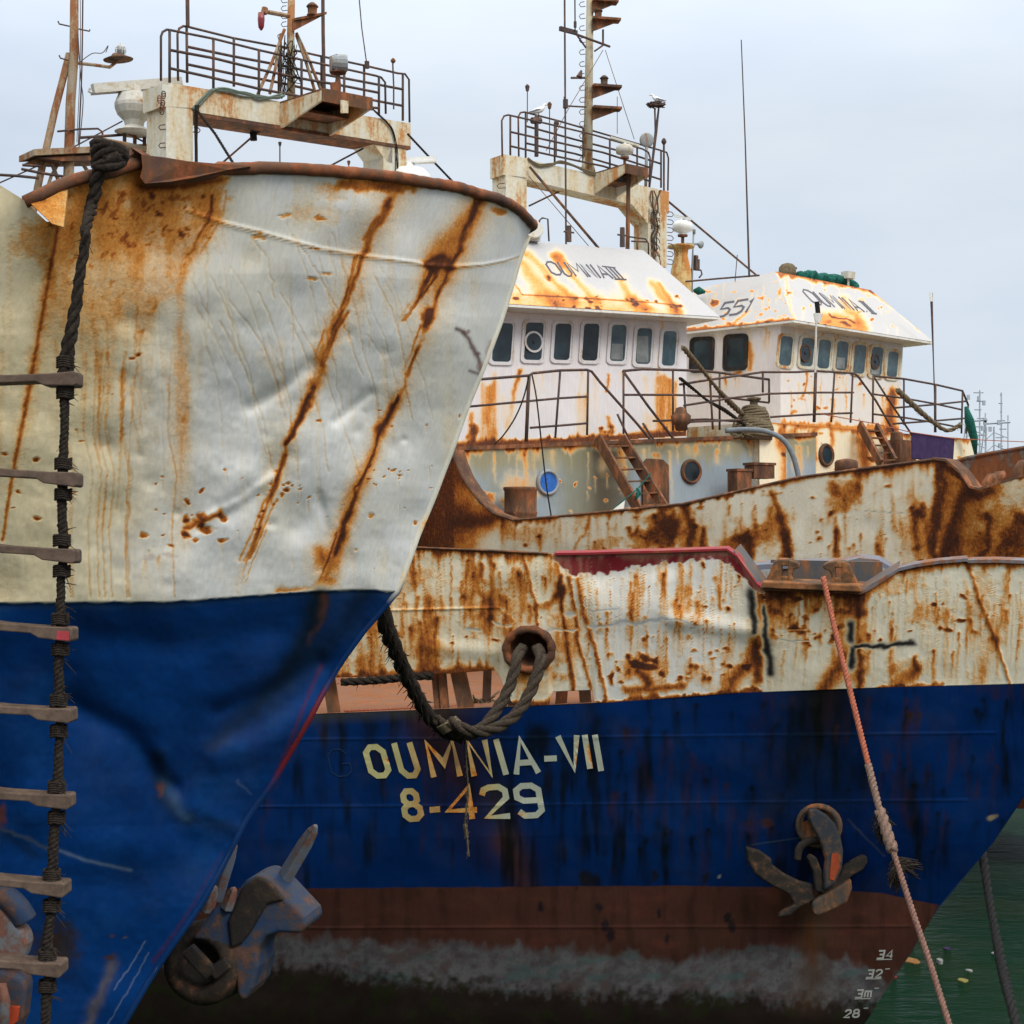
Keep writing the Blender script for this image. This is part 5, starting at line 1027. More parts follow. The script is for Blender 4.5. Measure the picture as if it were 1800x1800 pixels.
mb = MB(); mb.tube([T.at(985, 50), T.at(1072, 82)], .025, 6); mb.bar(T.at(984, 50, .05), T.at(1014, 58, .05), .06, .09); mb.tube([T.at(1060, 52), T.at(1060, 80)], .025, 6); mb.tube([T.at(1045, 90), T.at(1062, 78)], .02, 5); mb.tube([T.at(1013, 60), T.at(1030, 84)], .02, 5); mb.tube([T.at(1030, 188), T.at(994, 186), T.at(992, 170)], .02, 5); mb.tube([T.at(1004, 137), T.at(1028, 137)], .025, 5); mb.tube([T.at(1018, 136), T.at(1022, 124)], [.07, .02], 7)
mb.build('crossarm', M['rail'], mC)
mb = MB(); mb.tube([T.at(992, -80, .2), T.at(995, 430, .2)], .02, 6); mb.tube([T.at(994, 175, .2), T.at(994, 190, .2)], .06, 6); mb.build('whip_aerial', M['rail'], shipC)
mb = MB(); mb.tube([T.at(1010, -60, .1), T.at(1011, 55, .1)], .015, 6); mb.tube([T.at(1011, 38, .1), T.at(1011, 48, .1)], .035, 6); mb.build('whip_aerial', M['rail'], shipC)
mb = MB(); mb.tube([T.at(1105, 300, .7), T.at(1103, 440, .7)], .045, 8); mb.build('vent_pipe', M['brown'], shipC)
radar(gC, T.at(1098, 264, .35), .19, .25, -.22, ped=.3, length=3.4)
for (x, yt, yb, hd, r) in ((927, 156, 215, 'k', .012), (966, 187, 270, 'k', .012), (978, 218, 275, 'c', .015), (1085, 170, 235, '', .008), (1167, 250, 335, 'c', .025), (943, 210, 275, 'f', .05), (1286, 0, 0, '', 0)):
    if not r: continue
    mb = MB(); mb.tube([T.at(x, yb, -.35), T.at(x, yt, -.35)], r, 6)
    if hd: mb.lathe(T.at(x, yt, -.35), [(.03, -.05), (.06 if hd != 'k' else .04, 0), (.05, .05), (.02, .09)], 10)
    if hd == 'f': mb.tube([T.at(935, 212, -.35), T.at(950, 212, -.35)], .07, 8)
    mb.build('aerial_post', M['rail'], gC)
mb = MB(); mb.lathe(T.at(1137, 246, -.2), [(.12, -.02), (.16, 0), (.16, .03), (.05, .05)], 18, axis=T.n3*-1+T.t3*.6); mb.tube([T.at(1137, 246, -.22), T.at(1135, 330, -.22)], .035, 6); mb.build('dish', M['grey'], gC, True)
mb = MB(); mb.tube([T.at(1158, 190, -.2), T.at(1153, 232, -.2), T.at(1141, 335, -.2)], [.02, .035, .02], 6); mb.tube([T.at(1151, 190, -.2), T.at(1152, 232, -.2)], .02, 6)
random.seed(5)
for k in range(60):
    a = random.uniform(0, 6.28); r = random.uniform(.1, .22); c = T.at(1153, 184, -.2); mb.tube([c+Vector((math.cos(a)*r, math.sin(a)*r*.8, random.uniform(-.05, .04))), c+Vector((math.cos(a+1.2)*r, math.sin(a+1.2)*r*.8, random.uniform(-.04, .05)))], .013, 4)
mb.build('nest_pole', M['rail'], gC)
def line_obj(name, label, pts, r, mat, cat='rope', n=6, twist=False):
    mb = MB()
    if twist: rope_mesh(mb, pts, r)
    else: mb.tube(pts, r, n)
    o = mb.build(name, mat, None, True); return tag(o, label, cat)
line_obj('stay_wire', 'thick stay running down from the left end of the middle gantry to the roof', [T.at(931, 293, .1), T.at(1052, 436, .9)], .03, M['dark'], 'stay')
line_obj('stay_wire', 'thin wire beside the thick stay above the middle wheelhouse roof', [T.at(930, 310, .1), T.at(1036, 434, .7)], .008, M['dark'], 'stay')
line_obj('stay_wire', 'long stay running from the right end of the middle gantry to the far roof', [T.at(1170, 350, -.2), T.at(1330, 484, -1.0)], .024, M['dark'], 'stay')
line_obj('stay_wire', 'diagonal strut wire crossing under the middle gantry beam', [T.at(930, 362, -.3), T.at(965, 345, -.3), T.at(998, 330, -.3)], .02, M['dark'], 'stay')
line_obj('stay_wire', 'right-hand thin wire rising from the radar to the mast crossarm', [T.at(1064, 88, 0), T.at(1115, 245, 0)], .007, M['dark'], 'stay')
line_obj('stay_wire', 'thin wire sloping left from the middle mast crossarm to its railing', [T.at(1060, 88, 0), T.at(1000, 190, .05), T.at(960, 265, .1)], .007, M['dark'], 'stay')
random.seed(3)
mb = MB()
for k in range(5):
    mb.tube(curve_pts([T.at(1150+random.uniform(-4, 8), 335+i*17, .05)+Vector((random.uniform(-.07, .07), -.03*random.random(), 0)) for i in range(9)], 5), random.uniform(.010, .018), 5)
for k in range(7):
    c = T.at(1152, 380+k*12, .07); mb.tube([c+Vector((.1*math.cos(a), 0, .13*math.sin(a))) for a in [i*.5 for i in range(random.randint(7, 13))]], .010, 5)
mb.build('cables', M['dark'], gC); mb = MB()
for k in range(4): mb.tube(curve_pts([T.at(x, y+random.uniform(-3, 3), .03) for x, y in ((928, 280), (945, 290), (965, 289), (985, 285), (1010, 293), (1040, 305), (1052, 306))], 5), .018, 5)
mb.build('cables', M['tan'], gC); steps(gC, T, 1172, 380, 470, 14, 1, .01, 9); steps(gC, T, 889, 330, 360, 22, -1)
# small things on the roof edge of the third trawler
rails('roof_rail', shipC, lambda x, y: H.at(x, y, -2.6), [[(898+50, 424), (948, 388), (953, 383), (963, 385), (965, 424)], [(1105, 416), (1135, 420), (1140, 428), (1140, 448)], [(1110, 424), (1137, 425)], [(1120, 424), (1120, 440)]], .018)
for x, y, h_ in ((1000, 425, 28), (1094, 434, 34)):
    mb = MB(); c = H.at(x, y, -2.6); e = H.at(x, y-h_, -2.6); mb.tube([c, e], [.055, .05], 8); mb.tube([c.lerp(e, .6)-H.t3*.12, c.lerp(e, .6)+H.t3*.12], .02, 5); mb.build('roof_post', M['rail'], shipC)
mb = MB(); c = H.at(934, 410, -2.5); mb.box(c, H.t3*.13, H.n3*.14, UP*.17); mb.lathe(c, [(.16, 0), (.2, .2), (.19, .22)], 14, axis=-H.t3*.3+H.n3+UP*.25); mb.build('searchlight', M['dome'], shipC)

# ================================================================ FOURTH TRAWLER (far right: roof lettered, number on its side)
shipD = thing('fishing_trawler', 'farthest trawler at right, number on its roof side and green net on top', 'ship', (8, 36, 0))
Q = Frame(1395, 33.0, 42); wo = -.5; wcn = Q.at(1372, 700, wo); S_ = Frame(1372, wcn.y, 132)
# white deckhouse below
dh, p = wall('deckhouse_front', shipD, Q, (1335, 741), (1712, 772), (1335, 880), (1712, 900), .55, 220, 90, (.78, .71, .52), 51)
u, v = p.u, p.v; te = np.interp(u, [1335, 1712], [741, 772]); p.edge([(1335, 741), (1712, 772)], 12, .6); p.rand_drips(50, (1360, 745, 1700, 765), (30, 110), (2, 6), (.15, .5)); p.line([(1378, 770), (1385, 840)], 14, .6); p.line([(1430, 755), (1430, 840)], 7, .65); p.line([(1510, 770), (1530, 830)], 16, .5); p.line([(1408, 760), (1410, 840)], 5, .3); p.specks(20, (1370, 750, 1700, 840), (2, 5), (.4, .8)); p.put(dh)
box_body('deckhouse', shipD, [Q.at(x, y, .54) for x, y in ((1335, 742), (1712, 773), (1712, 900), (1335, 880))], -Q.n3*7, M['white'])
wf, p = wall('wheelhouse_front', shipD, Q, (1372, 556), (1588, 592), (1372, 760), (1580, 780), wo, 200, 190, (.70, .67, .64), 52)
u, v = p.u, p.v; p.rand_drips(40, (1380, 655, 1580, 700), (30, 90), (1.2, 3), (.12, .4)); p.rand_drips(26, (1380, 565, 1580, 600), (20, 80), (1.5, 3), (.2, .5)); p.edge([(1372, 745), (1580, 755)], 12, .5, False); p.line([(1570, 690), (1566, 760)], 12, .75); p.line([(1420, 660), (1414, 700)], 3, .6); p.line([(1462, 700), (1460, 745)], 5, .5); p.specks(24, (1380, 660, 1580, 745), (1.5, 4), (.4, .7)); p.put(wf)
ws, p = wall('wheelhouse_side', shipD, S_, (1372, 556), (1150, 590), (1372, 760), (1150, 765), 0, 150, 150, (.73, .69, .69), 53)
u, v = p.u, p.v; p.blend(sst(.5, .8, fbm(u, v, 40, 3, 5))*.3, (.66, .60, .58)); p.rand_drips(20, (1200, 570, 1370, 600), (20, 70), (1.5, 3), (.15, .4)); p.rand_drips(12, (1200, 655, 1320, 665), (20, 50), (1.5, 3), (.2, .5)); p.line([(1318, 600), (1320, 645)], 6, .55); p.blob(1300, 655, 10, 5, .6); p.edge([(1150, 760), (1372, 755)], 12, .5, False); p.put(ws)
for i, (x0, x1, y0, y1) in enumerate(((1370, 1391, 591, 643), (1407, 1429, 594, 644), (1437, 1458, 597, 648), (1469, 1489, 600, 651), (1500, 1520, 606, 657), (1530, 1550, 610, 661), (1559, 1577, 618, 664))):
    window(shipD, Q, x0, x1, y0, y1, wo+.002, slant=.09, tilt=.1, wide=2.6, frame=M['white'], glass=M['glass2'], blind=.4 if i in (3, 5) else 0, screen=(1415, 621, .19, M['dark']) if i == 1 else ((1538, 636, .17, M['dark']) if i == 5 else None))
blackf = metal('peeling_black_frame', (.03, .03, .03), .2, .7, 8, 0)
for x0, x1, y0, y1 in ((1220, 1249, 599, 648), (1279, 1308, 594, 645)): window(shipD, S_, x0, x1, y0, y1, -.002, -1, slant=.03, tilt=-.06, wide=4.5, frame=blackf)
# roof: front and side slopes
R1 = Q.at(1395, 562, 0); R2 = Q.at(1641, 601, 0); S2 = Frame(1395, 33.0, 132); R0_ = S2.at(1120, 592, 0)
t1 = Q.at(1362, 477, -1.7); t2 = Q.at(1531, 510, -1.7); t0 = t1-Q.n3*2.6; t0.z = W(1230, 512, t0.y).z
G = wall_grid(t1, t2, R1, R2, 260, 110); o = grid_mesh(G, 'roof', M['wall'], shipD, False); p = Paint(G.reshape(-1, 3), (.39, .385, .38), 54); TD = tree(G, 4); u, v = p.u, p.v
ev = np.interp(u, [1395, 1641], [562, 601]); p.acc(slice(None), sst(38, 10, ev-v+(fbm(u, v, 20, 4, 3)-.5)*26)*sst(1430, 1445, u)*sst(1535, 1500, u)*.5); p.line([(1480, 530), (1500, 555), (1520, 580)], 9, .4); p.edge([(1362, 477), (1531, 510)], 12, .7); p.line([(1380, 485), (1395, 560)], 3, .3); p.specks(50, (1370, 490, 1620, 590), (1.5, 4), (.3, .7), .3); p.line([(1531, 510), (1600, 560), (1641, 601)], 3, .5); p.line([(1462, 552), (1475, 560), (1500, 565)], 1.5, .8); p.put(o)
G = wall_grid(t0, t1, R0_, R1, 200, 90); o = grid_mesh(G, 'roof', M['wall'], shipD, False); p = Paint(G.reshape(-1, 3), (.41, .405, .40), 55); TD2 = tree(G, 4)
p.specks(60, (1215, 490, 1390, 570), (1.5, 4), (.3, .7), .3); p.blob(1255, 532, 9, 5, .7); p.edge([(1200, 580), (1300, 573), (1395, 562)], 9, .7, False); p.line([(1290, 570), (1306, 552)], 4, .5); p.rand_drips(10, (1220, 500, 1380, 530), (10, 40), (1, 3), (.2, .4)); p.put(o)
mb = MB(); bk2 = -Q.n3*4.2
R3_ = R2+bk2*.9; mb.add([t1, t2, t2-Q.n3*2.6, t0, R1, R2, R3_, R0_], [(0, 3, 2, 1), (1, 2, 6, 5), (2, 3, 7, 6)]); mb.prism([q+dn*.2 for q in (R1, R2, R3_, R0_)], dn); mb.build('roof_sides', M['white2'], shipD)
mb = MB(); TLr, BLr, TRr, BRr = (1407, 508), (1431, 534), (1519, 531), (1541, 552)
lay(mb, TD, 'OUMNIA.T', TLr, TRr, BRr, BLr, 2.3, [1.7, 1.1, 1.4, 1.1, .3, 1.2, .3, 1.0], .42, .004); mb.build('name_lettering', col_, shipD)
mb = MB(); lay(mb, TD2, '551', (1273, 533), (1329, 524), (1314, 549), (1259, 558), 3.8, [1.1, 1.2, .5], .3, .004); mb.build('number_lettering', col_, shipD)
# roof gear
mb = MB(); c = Q.at(1384, 478, -1.9); mb.lathe(c-UP*.1, [(.2, 0), (.2, .1), (.19, .2), (.13, .27), (.03, .3)], 16); mb.tube([c+Q.t3*.12+UP*.1, c+Q.t3*.32+UP*.12], [.06, .03], 6); mb.build('searchlight', M['tan'], shipD, True)
mb = MB(); c = Q.at(1491, 484, -1.8); mb.box(c, Q.t3*.14, Q.n3*.1, UP*.08); mb.tube([c-UP*.08, c-UP*.35], .03, 6); mb.build('floodlight', M['dome'], shipD)
random.seed(9); mb = MB()
a = [Q.at(x, y, -1.95)+Vector((0, 0, 0)) for x, y in ((1400, 486), (1420, 483), (1445, 488), (1465, 489), (1485, 493), (1505, 503))]
for o_ in range(9):
    mb.tube([q_+Vector((random.uniform(-.05, .05), random.uniform(-.12, .12), random.uniform(-.05, .03))) for q_ in curve_pts(a, 5)[random.randint(0, 4):random.randint(18, 26)]], [random.uniform(.05, .085) for i in range(26)], 7, flat=.8) if False else None
    k0 = random.randint(0, 6); ps_ = [q_+Vector((random.uniform(-.04, .04), random.uniform(-.1, .1), random.uniform(-.05, .04))) for q_ in curve_pts(a, 5)[k0:k0+20]]; mb.tube(ps_, [random.uniform(.05, .09) for _ in ps_], 7)
o = mb.build('fishing_net', M['net'], None, True); tag(o, 'green net bundled along the top of the far roof', 'net')
mb = MB(); a = [Q.at(x, y, -1.9)-Q.n3*d for x, y, d in ((1222, 512, 3), (1240, 508, 3))]; c = W(1228, 511, 36.2); mb.tube([c-Vector((.12, 0, 0)), c, c+Vector((.15, 0, -.03))], [.03, .1, .03], 8); tag(mb.build('fishing_net', M['net'], None, True), 'small green net heap beside the rusty funnel post', 'net')
def rod(name, par, pts, r, mat=None):
    mb = MB(); mb.tube(pts, r, 6); return mb.build(name, mat or M['rail'], par)
rod('whip_aerial', shipD, [W(1303, 70, 35), W(1310, 250, 35), W(1317, 486, 35)], [.012, .016, .025]); rod('roof_rail', shipD, [W(1205, 495, 34.8), W(1260, 490, 35), W(1335, 484, 35)], .022); rod('whip_aerial', shipD, [W(1296, 448, 35), W(1292, 495, 35)], .01)
rod('whip_aerial', shipD, [Q.at(1637, 515, .4), Q.at(1641, 640, .4), Q.at(1645, 760, .4)], [.035, .014, .022]); mb = MB(); mb.tube([Q.at(1636, 514, .4), Q.at(1637, 530, .4)], .035, 8); mb.build('aerial_tip', M['plastic'], shipD)
rod('flag_pole', shipD, [Q.at(1435, 560, .9), Q.at(1433, 655, .9)], .022, M['dome']); mb = MB(); mb.tube([Q.at(1436, 530, .9), Q.at(1438, 552, .9)], .05, 8); mb.build('lamp', M['brope'], shipD); mb = MB(); mb.tube([Q.at(1438, 552, .9), Q.at(1437, 568, .9)], [.1, .05], 8); mb.build('lamp_base', M['plastic'], shipD)
porthole(shipD, Q, 1451, 800, .19, .55, M['brown'], M['glass'])
P4 = lambda x, y, o=.6: Q.at(x, y, o)
rails('railing', shipD, P4, [[.024, (1195, 676), (1250, 667), (1300, 660), (1340, 654), (1400, 654), (1435, 652), (1500, 656), (1507, 660), (1540, 705), (1575, 765), (1600, 800)], [(1202, 713), (1290, 699), (1355, 692), (1435, 690), (1500, 690)], [(1202, 742), (1300, 738)], [(1355, 733), (1435, 728), (1498, 726)], [(1202, 676), (1207, 756)], [(1248, 668), (1253, 755)], [(1341, 655), (1341, 690)],
    [(.034), (1434, 652), (1431, 742)], [(1467, 655), (1461, 742)], [(1499, 657), (1495, 743)], [.024, (1535, 661), (1590, 666), (1645, 676), (1692, 687), (1702, 712)], [(1535, 661), (1560, 700), (1600, 760), (1620, 800)], [(1535, 661), (1534, 744)], [(1589, 667), (1589, 747)], [(.03), (1644, 676), (1644, 760)], [(1692, 687), (1690, 762)], [(1702, 712), (1698, 762)], [(1536, 693), (1590, 700), (1645, 710), (1690, 720)], [(1536, 728), (1590, 734), (1645, 743), (1690, 752)],
    [(1572, 717), (1645, 711), (1700, 705)], [(1570, 745), (1640, 740), (1700, 735)]])
stairs(shipD, Q.at, (1511, 746, .7), (1548, 815, 1.5), (1540, 750, .7), (1573, 812, 1.5), 5, M['brown'])
# grey hose over the corner, rope-wrapped drum, wrapped mooring lines
line_obj('hose', 'thick grey hose arching over the deckhouse corner', curve_pts([W(x, y, 30.2) for x, y in ((1275, 757), (1310, 755), (1345, 758), (1375, 772), (1392, 797), (1402, 830), (1404, 850))], 6), .05, M['hose'], 'hose', 10)
c = W(1325, 765, 31.6); mb = MB(); mb.lathe(c, [(.36, -.1), (.38, .02), (.33, .2), (.27, .42), (.17, .56), (.08, .60), (.08, .68), (.14, .70), (.14, .74), (.05, .76)], 24); rw = mb.build('capstan', M['tan'], None, True); tag(rw, 'upright capstan drum wound with brown rope at the far deck corner', 'capstan')
mb = MB(); random.seed(4)
for k in range(13):
    h_ = .0+k*.045; rr = .38-.17*(max(0, h_-.05)/.5)**1.2; mb.tube([c+Vector((rr*math.cos(a), rr*math.sin(a), h_+.02*math.sin(a*2+k))) for a in [i*.35 for i in range(19)]], .033, 6, cap=False)
for k in range(5): mb.tube(curve_pts([c+Vector((random.uniform(-.55, .0), -.35, random.uniform(-.1, .25))) for i in range(4)], 4), .03, 5)
o = mb.build('rope_coil', M['tan'], rw, True)
mb = MB(); rope_mesh(mb, curve_pts([W(x, y, D) for x, y, D in ((1200, 610, 29.3), (1230, 645, 29.8), (1258, 680, 30.4), (1280, 705, 31), (1305, 728, 31.4))], 6), .05, fuzz=30, jit=.35); tag(mb.build('mooring_rope', M['tan'], None, True), 'frayed rope slanting across the two dark side windows to the capstan', 'rope')
mb = MB(); rope_mesh(mb, curve_pts([W(x, y, D) for x, y, D in ((1195, 665, 29.6), (1220, 685, 30), (1245, 705, 30.3), (1275, 722, 30.8), (1310, 748, 31.2))], 6), .035, fuzz=14, jit=.3); tag(mb.build('mooring_rope', M['drope'], None, True), 'darker rope below the frayed one, tied through the white railing corner', 'rope')
mb = MB(); rope_mesh(mb, curve_pts([W(x, y, D) for x, y, D in ((1577, 685, 34), (1605, 712, 34.2), (1635, 738, 34.4), (1665, 757, 34.6), (1690, 745, 34.6))], 6), .065, fuzz=24, jit=.3); tag(mb.build('mooring_rope', M['tan'], None, True), 'frayed rope sagging from the far wheelhouse to the right railing', 'rope')
# purple cloth on a line
G = wall_grid(Q.at(1602, 760, 1.7), Q.at(1678, 771, 1.7), Q.at(1603, 808, 1.7), Q.at(1676, 812, 1.7), 24, 14); ii, jj = np.meshgrid(np.arange(14), np.arange(24), indexing='ij'); G[..., 1] += .03*np.sin(jj*.9)*ii/14; G[..., 2] += .02*np.cos(jj*.27)*(ii == 13)
o = grid_mesh(G, 'hanging_cloth', M['cloth'], None); solid(o, .008); tag(o, 'purple cloth hung under the far right railing', 'cloth')
line_obj('washing_line', 'thin line carrying the purple cloth out to the right edge', [Q.at(1440, 727, 1.72), Q.at(1540, 745, 1.72), Q.at(1602, 760, 1.72), Q.at(1678, 771, 1.72), Q.at(1760, 775, 1.72), Q.at(1860, 779, 1.72)], .010, M['redrope'])
mb = MB(); mb.tube([Q.at(x, y, .9) for x, y in ((1698, 715), (1704, 740), (1712, 770), (1715, 800))], [.04, .11, .09, .03], 8); tag(mb.build('fishing_net', M['net'], None, True), 'dark green net hanging off the far right railing corner', 'net')
mb = MB(); c = Q.at(1488, 815, 1.3); mb.lathe(c-UP*.1, [(.24, -.1), (.24, .12), (.2, .17), (.05, .2)], 16); tag(mb.build('deck_vent', M['brown'], None, True), 'low rusty vent cap just above the bulwark right of the far porthole', 'vent')
mb = MB(); c = Q.at(1582, 795, .9); mb.box(c, Q.t3*.3, Q.n3*.2, UP*.25); mb.lathe(c+UP*.25-Q.t3*.12, [(.14, 0), (.13, .16), (.02, .2)], 12); tag(mb.build('winch_cover', M['brown'], None), 'rusty housing between the far stairs and the purple cloth', 'winch')
# small mushroom vent and coil by the third trawler's corner rail
mb = MB(); c = W(1197, 757, 29.9); mb.lathe(c, [(.1, 0), (.12, .1), (.18, .14), (.19, .28), (.12, .34), (.1, .42), (.02, .45)], 14); tag(mb.build('mushroom_vent', M['brown'], None, True), 'small brown vent on the deck edge right of the middle wheelhouse', 'vent')
# hull of the fourth trawler, hidden behind the third except from the side
Dh = Ship(2420, 26.5, -46, 1.7)
GD, GDp = loft(Dh, [(905, 4.2, 13, .05, [(900, 925), (1700, 905), (2420, 890)]), (1430, 3.4, 11, .02, [(900, 1400), (2150, 1430)])], [(2420, 905), (2150, 1430)], 60, 14, 120, 20, None)
for g_n, g_ in (('hull', GD), ('hull_side', GDp)):
    o = grid_mesh(g_, g_n, M['hull'], shipD); pp = Paint(g_.reshape(-1, 3), (.66, .60, .45), 56); z_ = pp.V3[:, 2]; pp.blend(sst(4.3, 4.2, z_), (.003, .03, .13)); pp.blend(sst(1.9, 1.8, z_), (.09, .03, .02)); pp.acc(slice(None), .6*sst(.5, .7, fbm(pp.V3[:, 0]*60+pp.V3[:, 1]*40, z_*50, 40, 4, 3))*(z_ > 4.2)); pp.put(o)
grid_mesh(np.stack([GD[1, 4:], GDp[1, 4:]])+np.array([0, 0, -.03]), 'deck', M['deck'], shipD, False)
# far bulwark of the third trawler seen over its near rim, with bitts
mb = MB(); Dd = 27.5
q0 = [W(x, y, Dd-(x-1680)*.008) for x, y in ((1672, 815), (1700, 806), (1740, 798), (1800, 788), (1900, 770))]
for a, b_ in zip(q0, q0[1:]): mb.prism([a, b_, b_-UP*.95, a-UP*.95], Vector((.02, .03, 0)))
mb.tube([q+UP*.01 for q in q0], .035, 6); mb.build('far_bulwark', metal('inner_blue_grey', (.10, .16, .21), .75, .6, 2.5, 1), shipC)
mb = MB()
for x, y in ((1735, 850), (1748, 846), (1790, 826), (1812, 822)):
    c = W(x, y, 24.6); mb = MB(); mb.tube([c-UP*.3, c, c+Vector((.06, 0, .08)), c+Vector((.16, 0, .1))], [.09, .085, .085, .07], 10); mb.build('bitt', M['brown'], shipC, True)

# ================================================================ second trawler: wheelhouse (mostly behind the near bow), gantry, masts, radars
K = Frame(290, 23.5, 45)
q = [K.at(x, y, -.2) for x, y in ((300, 392), (700, 420), (700, 1010), (300, 1010))]; box_body('wheelhouse', shipB, q, -K.n3*3.2, M['white2'])
mb = MB(); q = [K.at(x, y, .2) for x, y in ((270, 388), (722, 418))]; mb.prism([q[0], q[1], q[1]-K.n3*4, q[0]-K.n3*4], UP*.12); mb.build('roof', M['white2'], shipB)
gB = gantry(shipB, K, (300, 146), (722, 217), (300, 190), (722, 257), [((292, 186), (339, 190), (339, 400), (292, 400)), ((285, 148), (343, 153), (343, 193), (286, 187)), ((674, 250), (714, 256), (714, 420), (674, 420)), ((652, 246), (690, 252), (690, 288), (680, 284))], .5, M['white'])
mb = MB(); mb.prism([K.at(340, 197.5, .03), K.at(722, 257.6, .03), K.at(722, 257.6, .03)-K.n3*.54, K.at(340, 197.5, .03)-K.n3*.54], UP*-.05); mb.build('beam_flange', M['brown'], gB)
wedge(gB, K, 492, 580, 181, 197, .40, 1.05, M['white']); mb = MB(); mb.prism([K.at(598, 176, 1.12), K.at(611, 178, 1.12), K.at(611, 199, 1.12), K.at(598, 199, 1.12)], K.n3*.02); mb.build('plate', M['white'], gB)
Kf = lambda x, y, o=-.05: K.at(x, y, o); Kb = lambda x, y, o=-.48: K.at(x, y, o)
rails('gantry_railing', shipB, Kf, [[.019, (283, 142), (283, 64), (286, 56), (293, 52), (300, 53), (375, 68), (455, 88), (530, 105), (610, 122), (660, 133), (670, 136), (677, 145), (678, 200)], [(299, 88), (375, 102), (455, 122), (530, 138), (600, 150), (666, 163)], [(299, 120), (375, 137), (455, 156), (530, 170), (600, 184), (666, 190)],
    [(298, 53), (298, 145)], [(375, 70), (375, 155)], [(455, 88), (455, 170)], [(530, 105), (530, 180)], [(605, 121), (605, 190)], [(666, 134), (666, 203)]])
rails('gantry_railing', shipB, Kb, [[.019, (313, 142), (312, 60), (315, 50), (322, 46), (330, 47), (410, 67), (490, 82), (565, 99), (640, 115), (700, 129), (712, 130), (719, 140), (720, 215)], [(329, 82), (410, 99), (490, 114), (565, 130), (640, 144), (708, 157)], [(329, 113), (410, 130), (490, 145), (565, 162), (640, 173), (708, 186)],
    [(328, 47), (329, 145)], [(411, 67), (411, 152)], [(490, 82), (490, 160)], [(565, 99), (565, 175)], [(640, 115), (640, 195)], [(708, 129), (708, 212)]])
mb = MB(); mb.tube([K.at(512, 175, -.25), K.at(511, 60, -.25), K.at(514, -80, -.25)], [.066, .06, .055], 12); mB = mb.build('mast', M['mast2'], shipB, True)
for pts in (((500, 52), (478, 110), (453, 166)), ((521, 58), (545, 110), (568, 168)), ((521, 62), (538, 110), (556, 168)), ((494, 60), (484, 120), (474, 165))):
    mb = MB(); mb.tube([K.at(x, y, -.1 if i else -.25) for i, (x, y) in enumerate(pts)], .026, 7); mb.build('mast_brace', M['mast'], mB)
mb = MB(); c = K.at(513, 38, -.2); e = K.at(566, 28, .3); mb.prism([c-K.n3*.1, e-K.n3*.12, e+K.n3*.12, c+K.n3*.1], UP*.04); mb.prism([c, e, c-UP*.16], K.n3*.03); mb.build('lamp_bracket', M['brown'], mB)
mb = MB(); cage_light(mb, K.at(549, 28, .15), .09); mb.build('lamp', M['dark'], mB, True)
mb = MB(); mb.tube([K.at(508, 28), K.at(464, 20)], .035, 6); mb.tube([K.at(466, 14), K.at(464, 24)], .05, 7); mb.build('lamp_arm', M['mast'], mB); mb = MB(); mb.lathe(K.at(459, 34), [(.05, .1), (.055, .0), (.045, -.12), (.015, -.17)], 10); mb.build('red_lamp', M['redglass'], mB, True)
steps(mB, K, 505, -10, 60, 14, -1, .007, 8)
for nm, pts, r in (('whip_aerial', ((567, -80), (568, 60), (570, 168)), .03), ('whip_aerial', ((628, -40), (636, 50), (645, 115)), .010), ('aerial_post', ((690, 103), (692, 150), (692, 192)), .014), ('aerial_post', ((329, -40), (330, 46)), .03), ('wire', ((493, 60), (494, 150), (490, 170)), .022)):
    rod(nm, gB, [K.at(x, y, -.4) for x, y in pts], r)
mb = MB(); mb.lathe(K.at(691, 108, -.4), [(.01, .06), (.04, .03), (.045, 0), (.02, -.03)], 8); mb.tube([K.at(645, 108, -.4), K.at(645, 120, -.4)], .045, 6); mb.build('aerial_base', M['dark'], gB)
# searchlight on the platform
c = K.at(594, 113, .75); mb = MB(); mb.lathe(c+K.t3*-.1, [(.10, -.02), (.13, .05), (.14, .18), (.13, .22)], 14, axis=K.t3+K.n3*.7); mb.box(c, K.t3*.1, K.n3*.09, UP*.12); slg = mb.build('searchlight', M['grey'], gB, False)
mb = MB(); mb.lathe(c-UP*.14, [(.13, 0), (.13, .02), (.05, .03), (.05, -.02)], 12); mb.tube([c-UP*.14, K.at(594, 150, .75)], [.03, .05], 8); mb.tube([K.at(590, 147, .75), K.at(590, 172, .75)], [.09, .075], 10); mb.build('searchlight_post', M['brown'], gB)
mb = MB(); mb.lathe(c+(K.t3+K.n3*.7).normalized()*.13, [(.10, 0), (.10, .02)], 14, axis=K.t3+K.n3*.7); mb.build('lens', M['lampglass'], slg)
random.seed(12); mb = MB()
for k in range(9): mb.tube(curve_pts([K.at(x+random.uniform(-4, 4), y+random.uniform(-4, 4), .03) for x, y in ((340, 190), (352, 180), (372, 160), (392, 158), (430, 166), (460, 172), (485, 170), (497, 165))], 5), random.uniform(.008, .018), 5)
mb.build('cables', metal('green_cable', (.12, .15, .12), .1), gB)
mb = MB()
for k in range(14): mb.tube(curve_pts([K.at(random.uniform(488, 530), random.uniform(60, 172), random.uniform(-.3, .0)) for i in range(4)], 5), random.uniform(.006, .011), 4)
for k in range(5): mb.tube(curve_pts([K.at(x+random.uniform(-3, 3), y, .03) for x, y in ((640, 178), (665, 200), (688, 225), (696, 262), (697, 300), (698, 330))], 5), .006, 5)
for k in range(3): mb.tube(curve_pts([K.at(345+random.uniform(-3, 4), y, .05) for y in (185, 215, 260, 310, 360)], 4), .02, 5)
mb.build('cables', M['drope'], gB)
for x, y, sd in ((292, 227, -1), (339, 232, 1), (292, 259, -1), (334, 260, -1)): steps(gB, K, x, y, y+2, 9, sd, .009, 10)
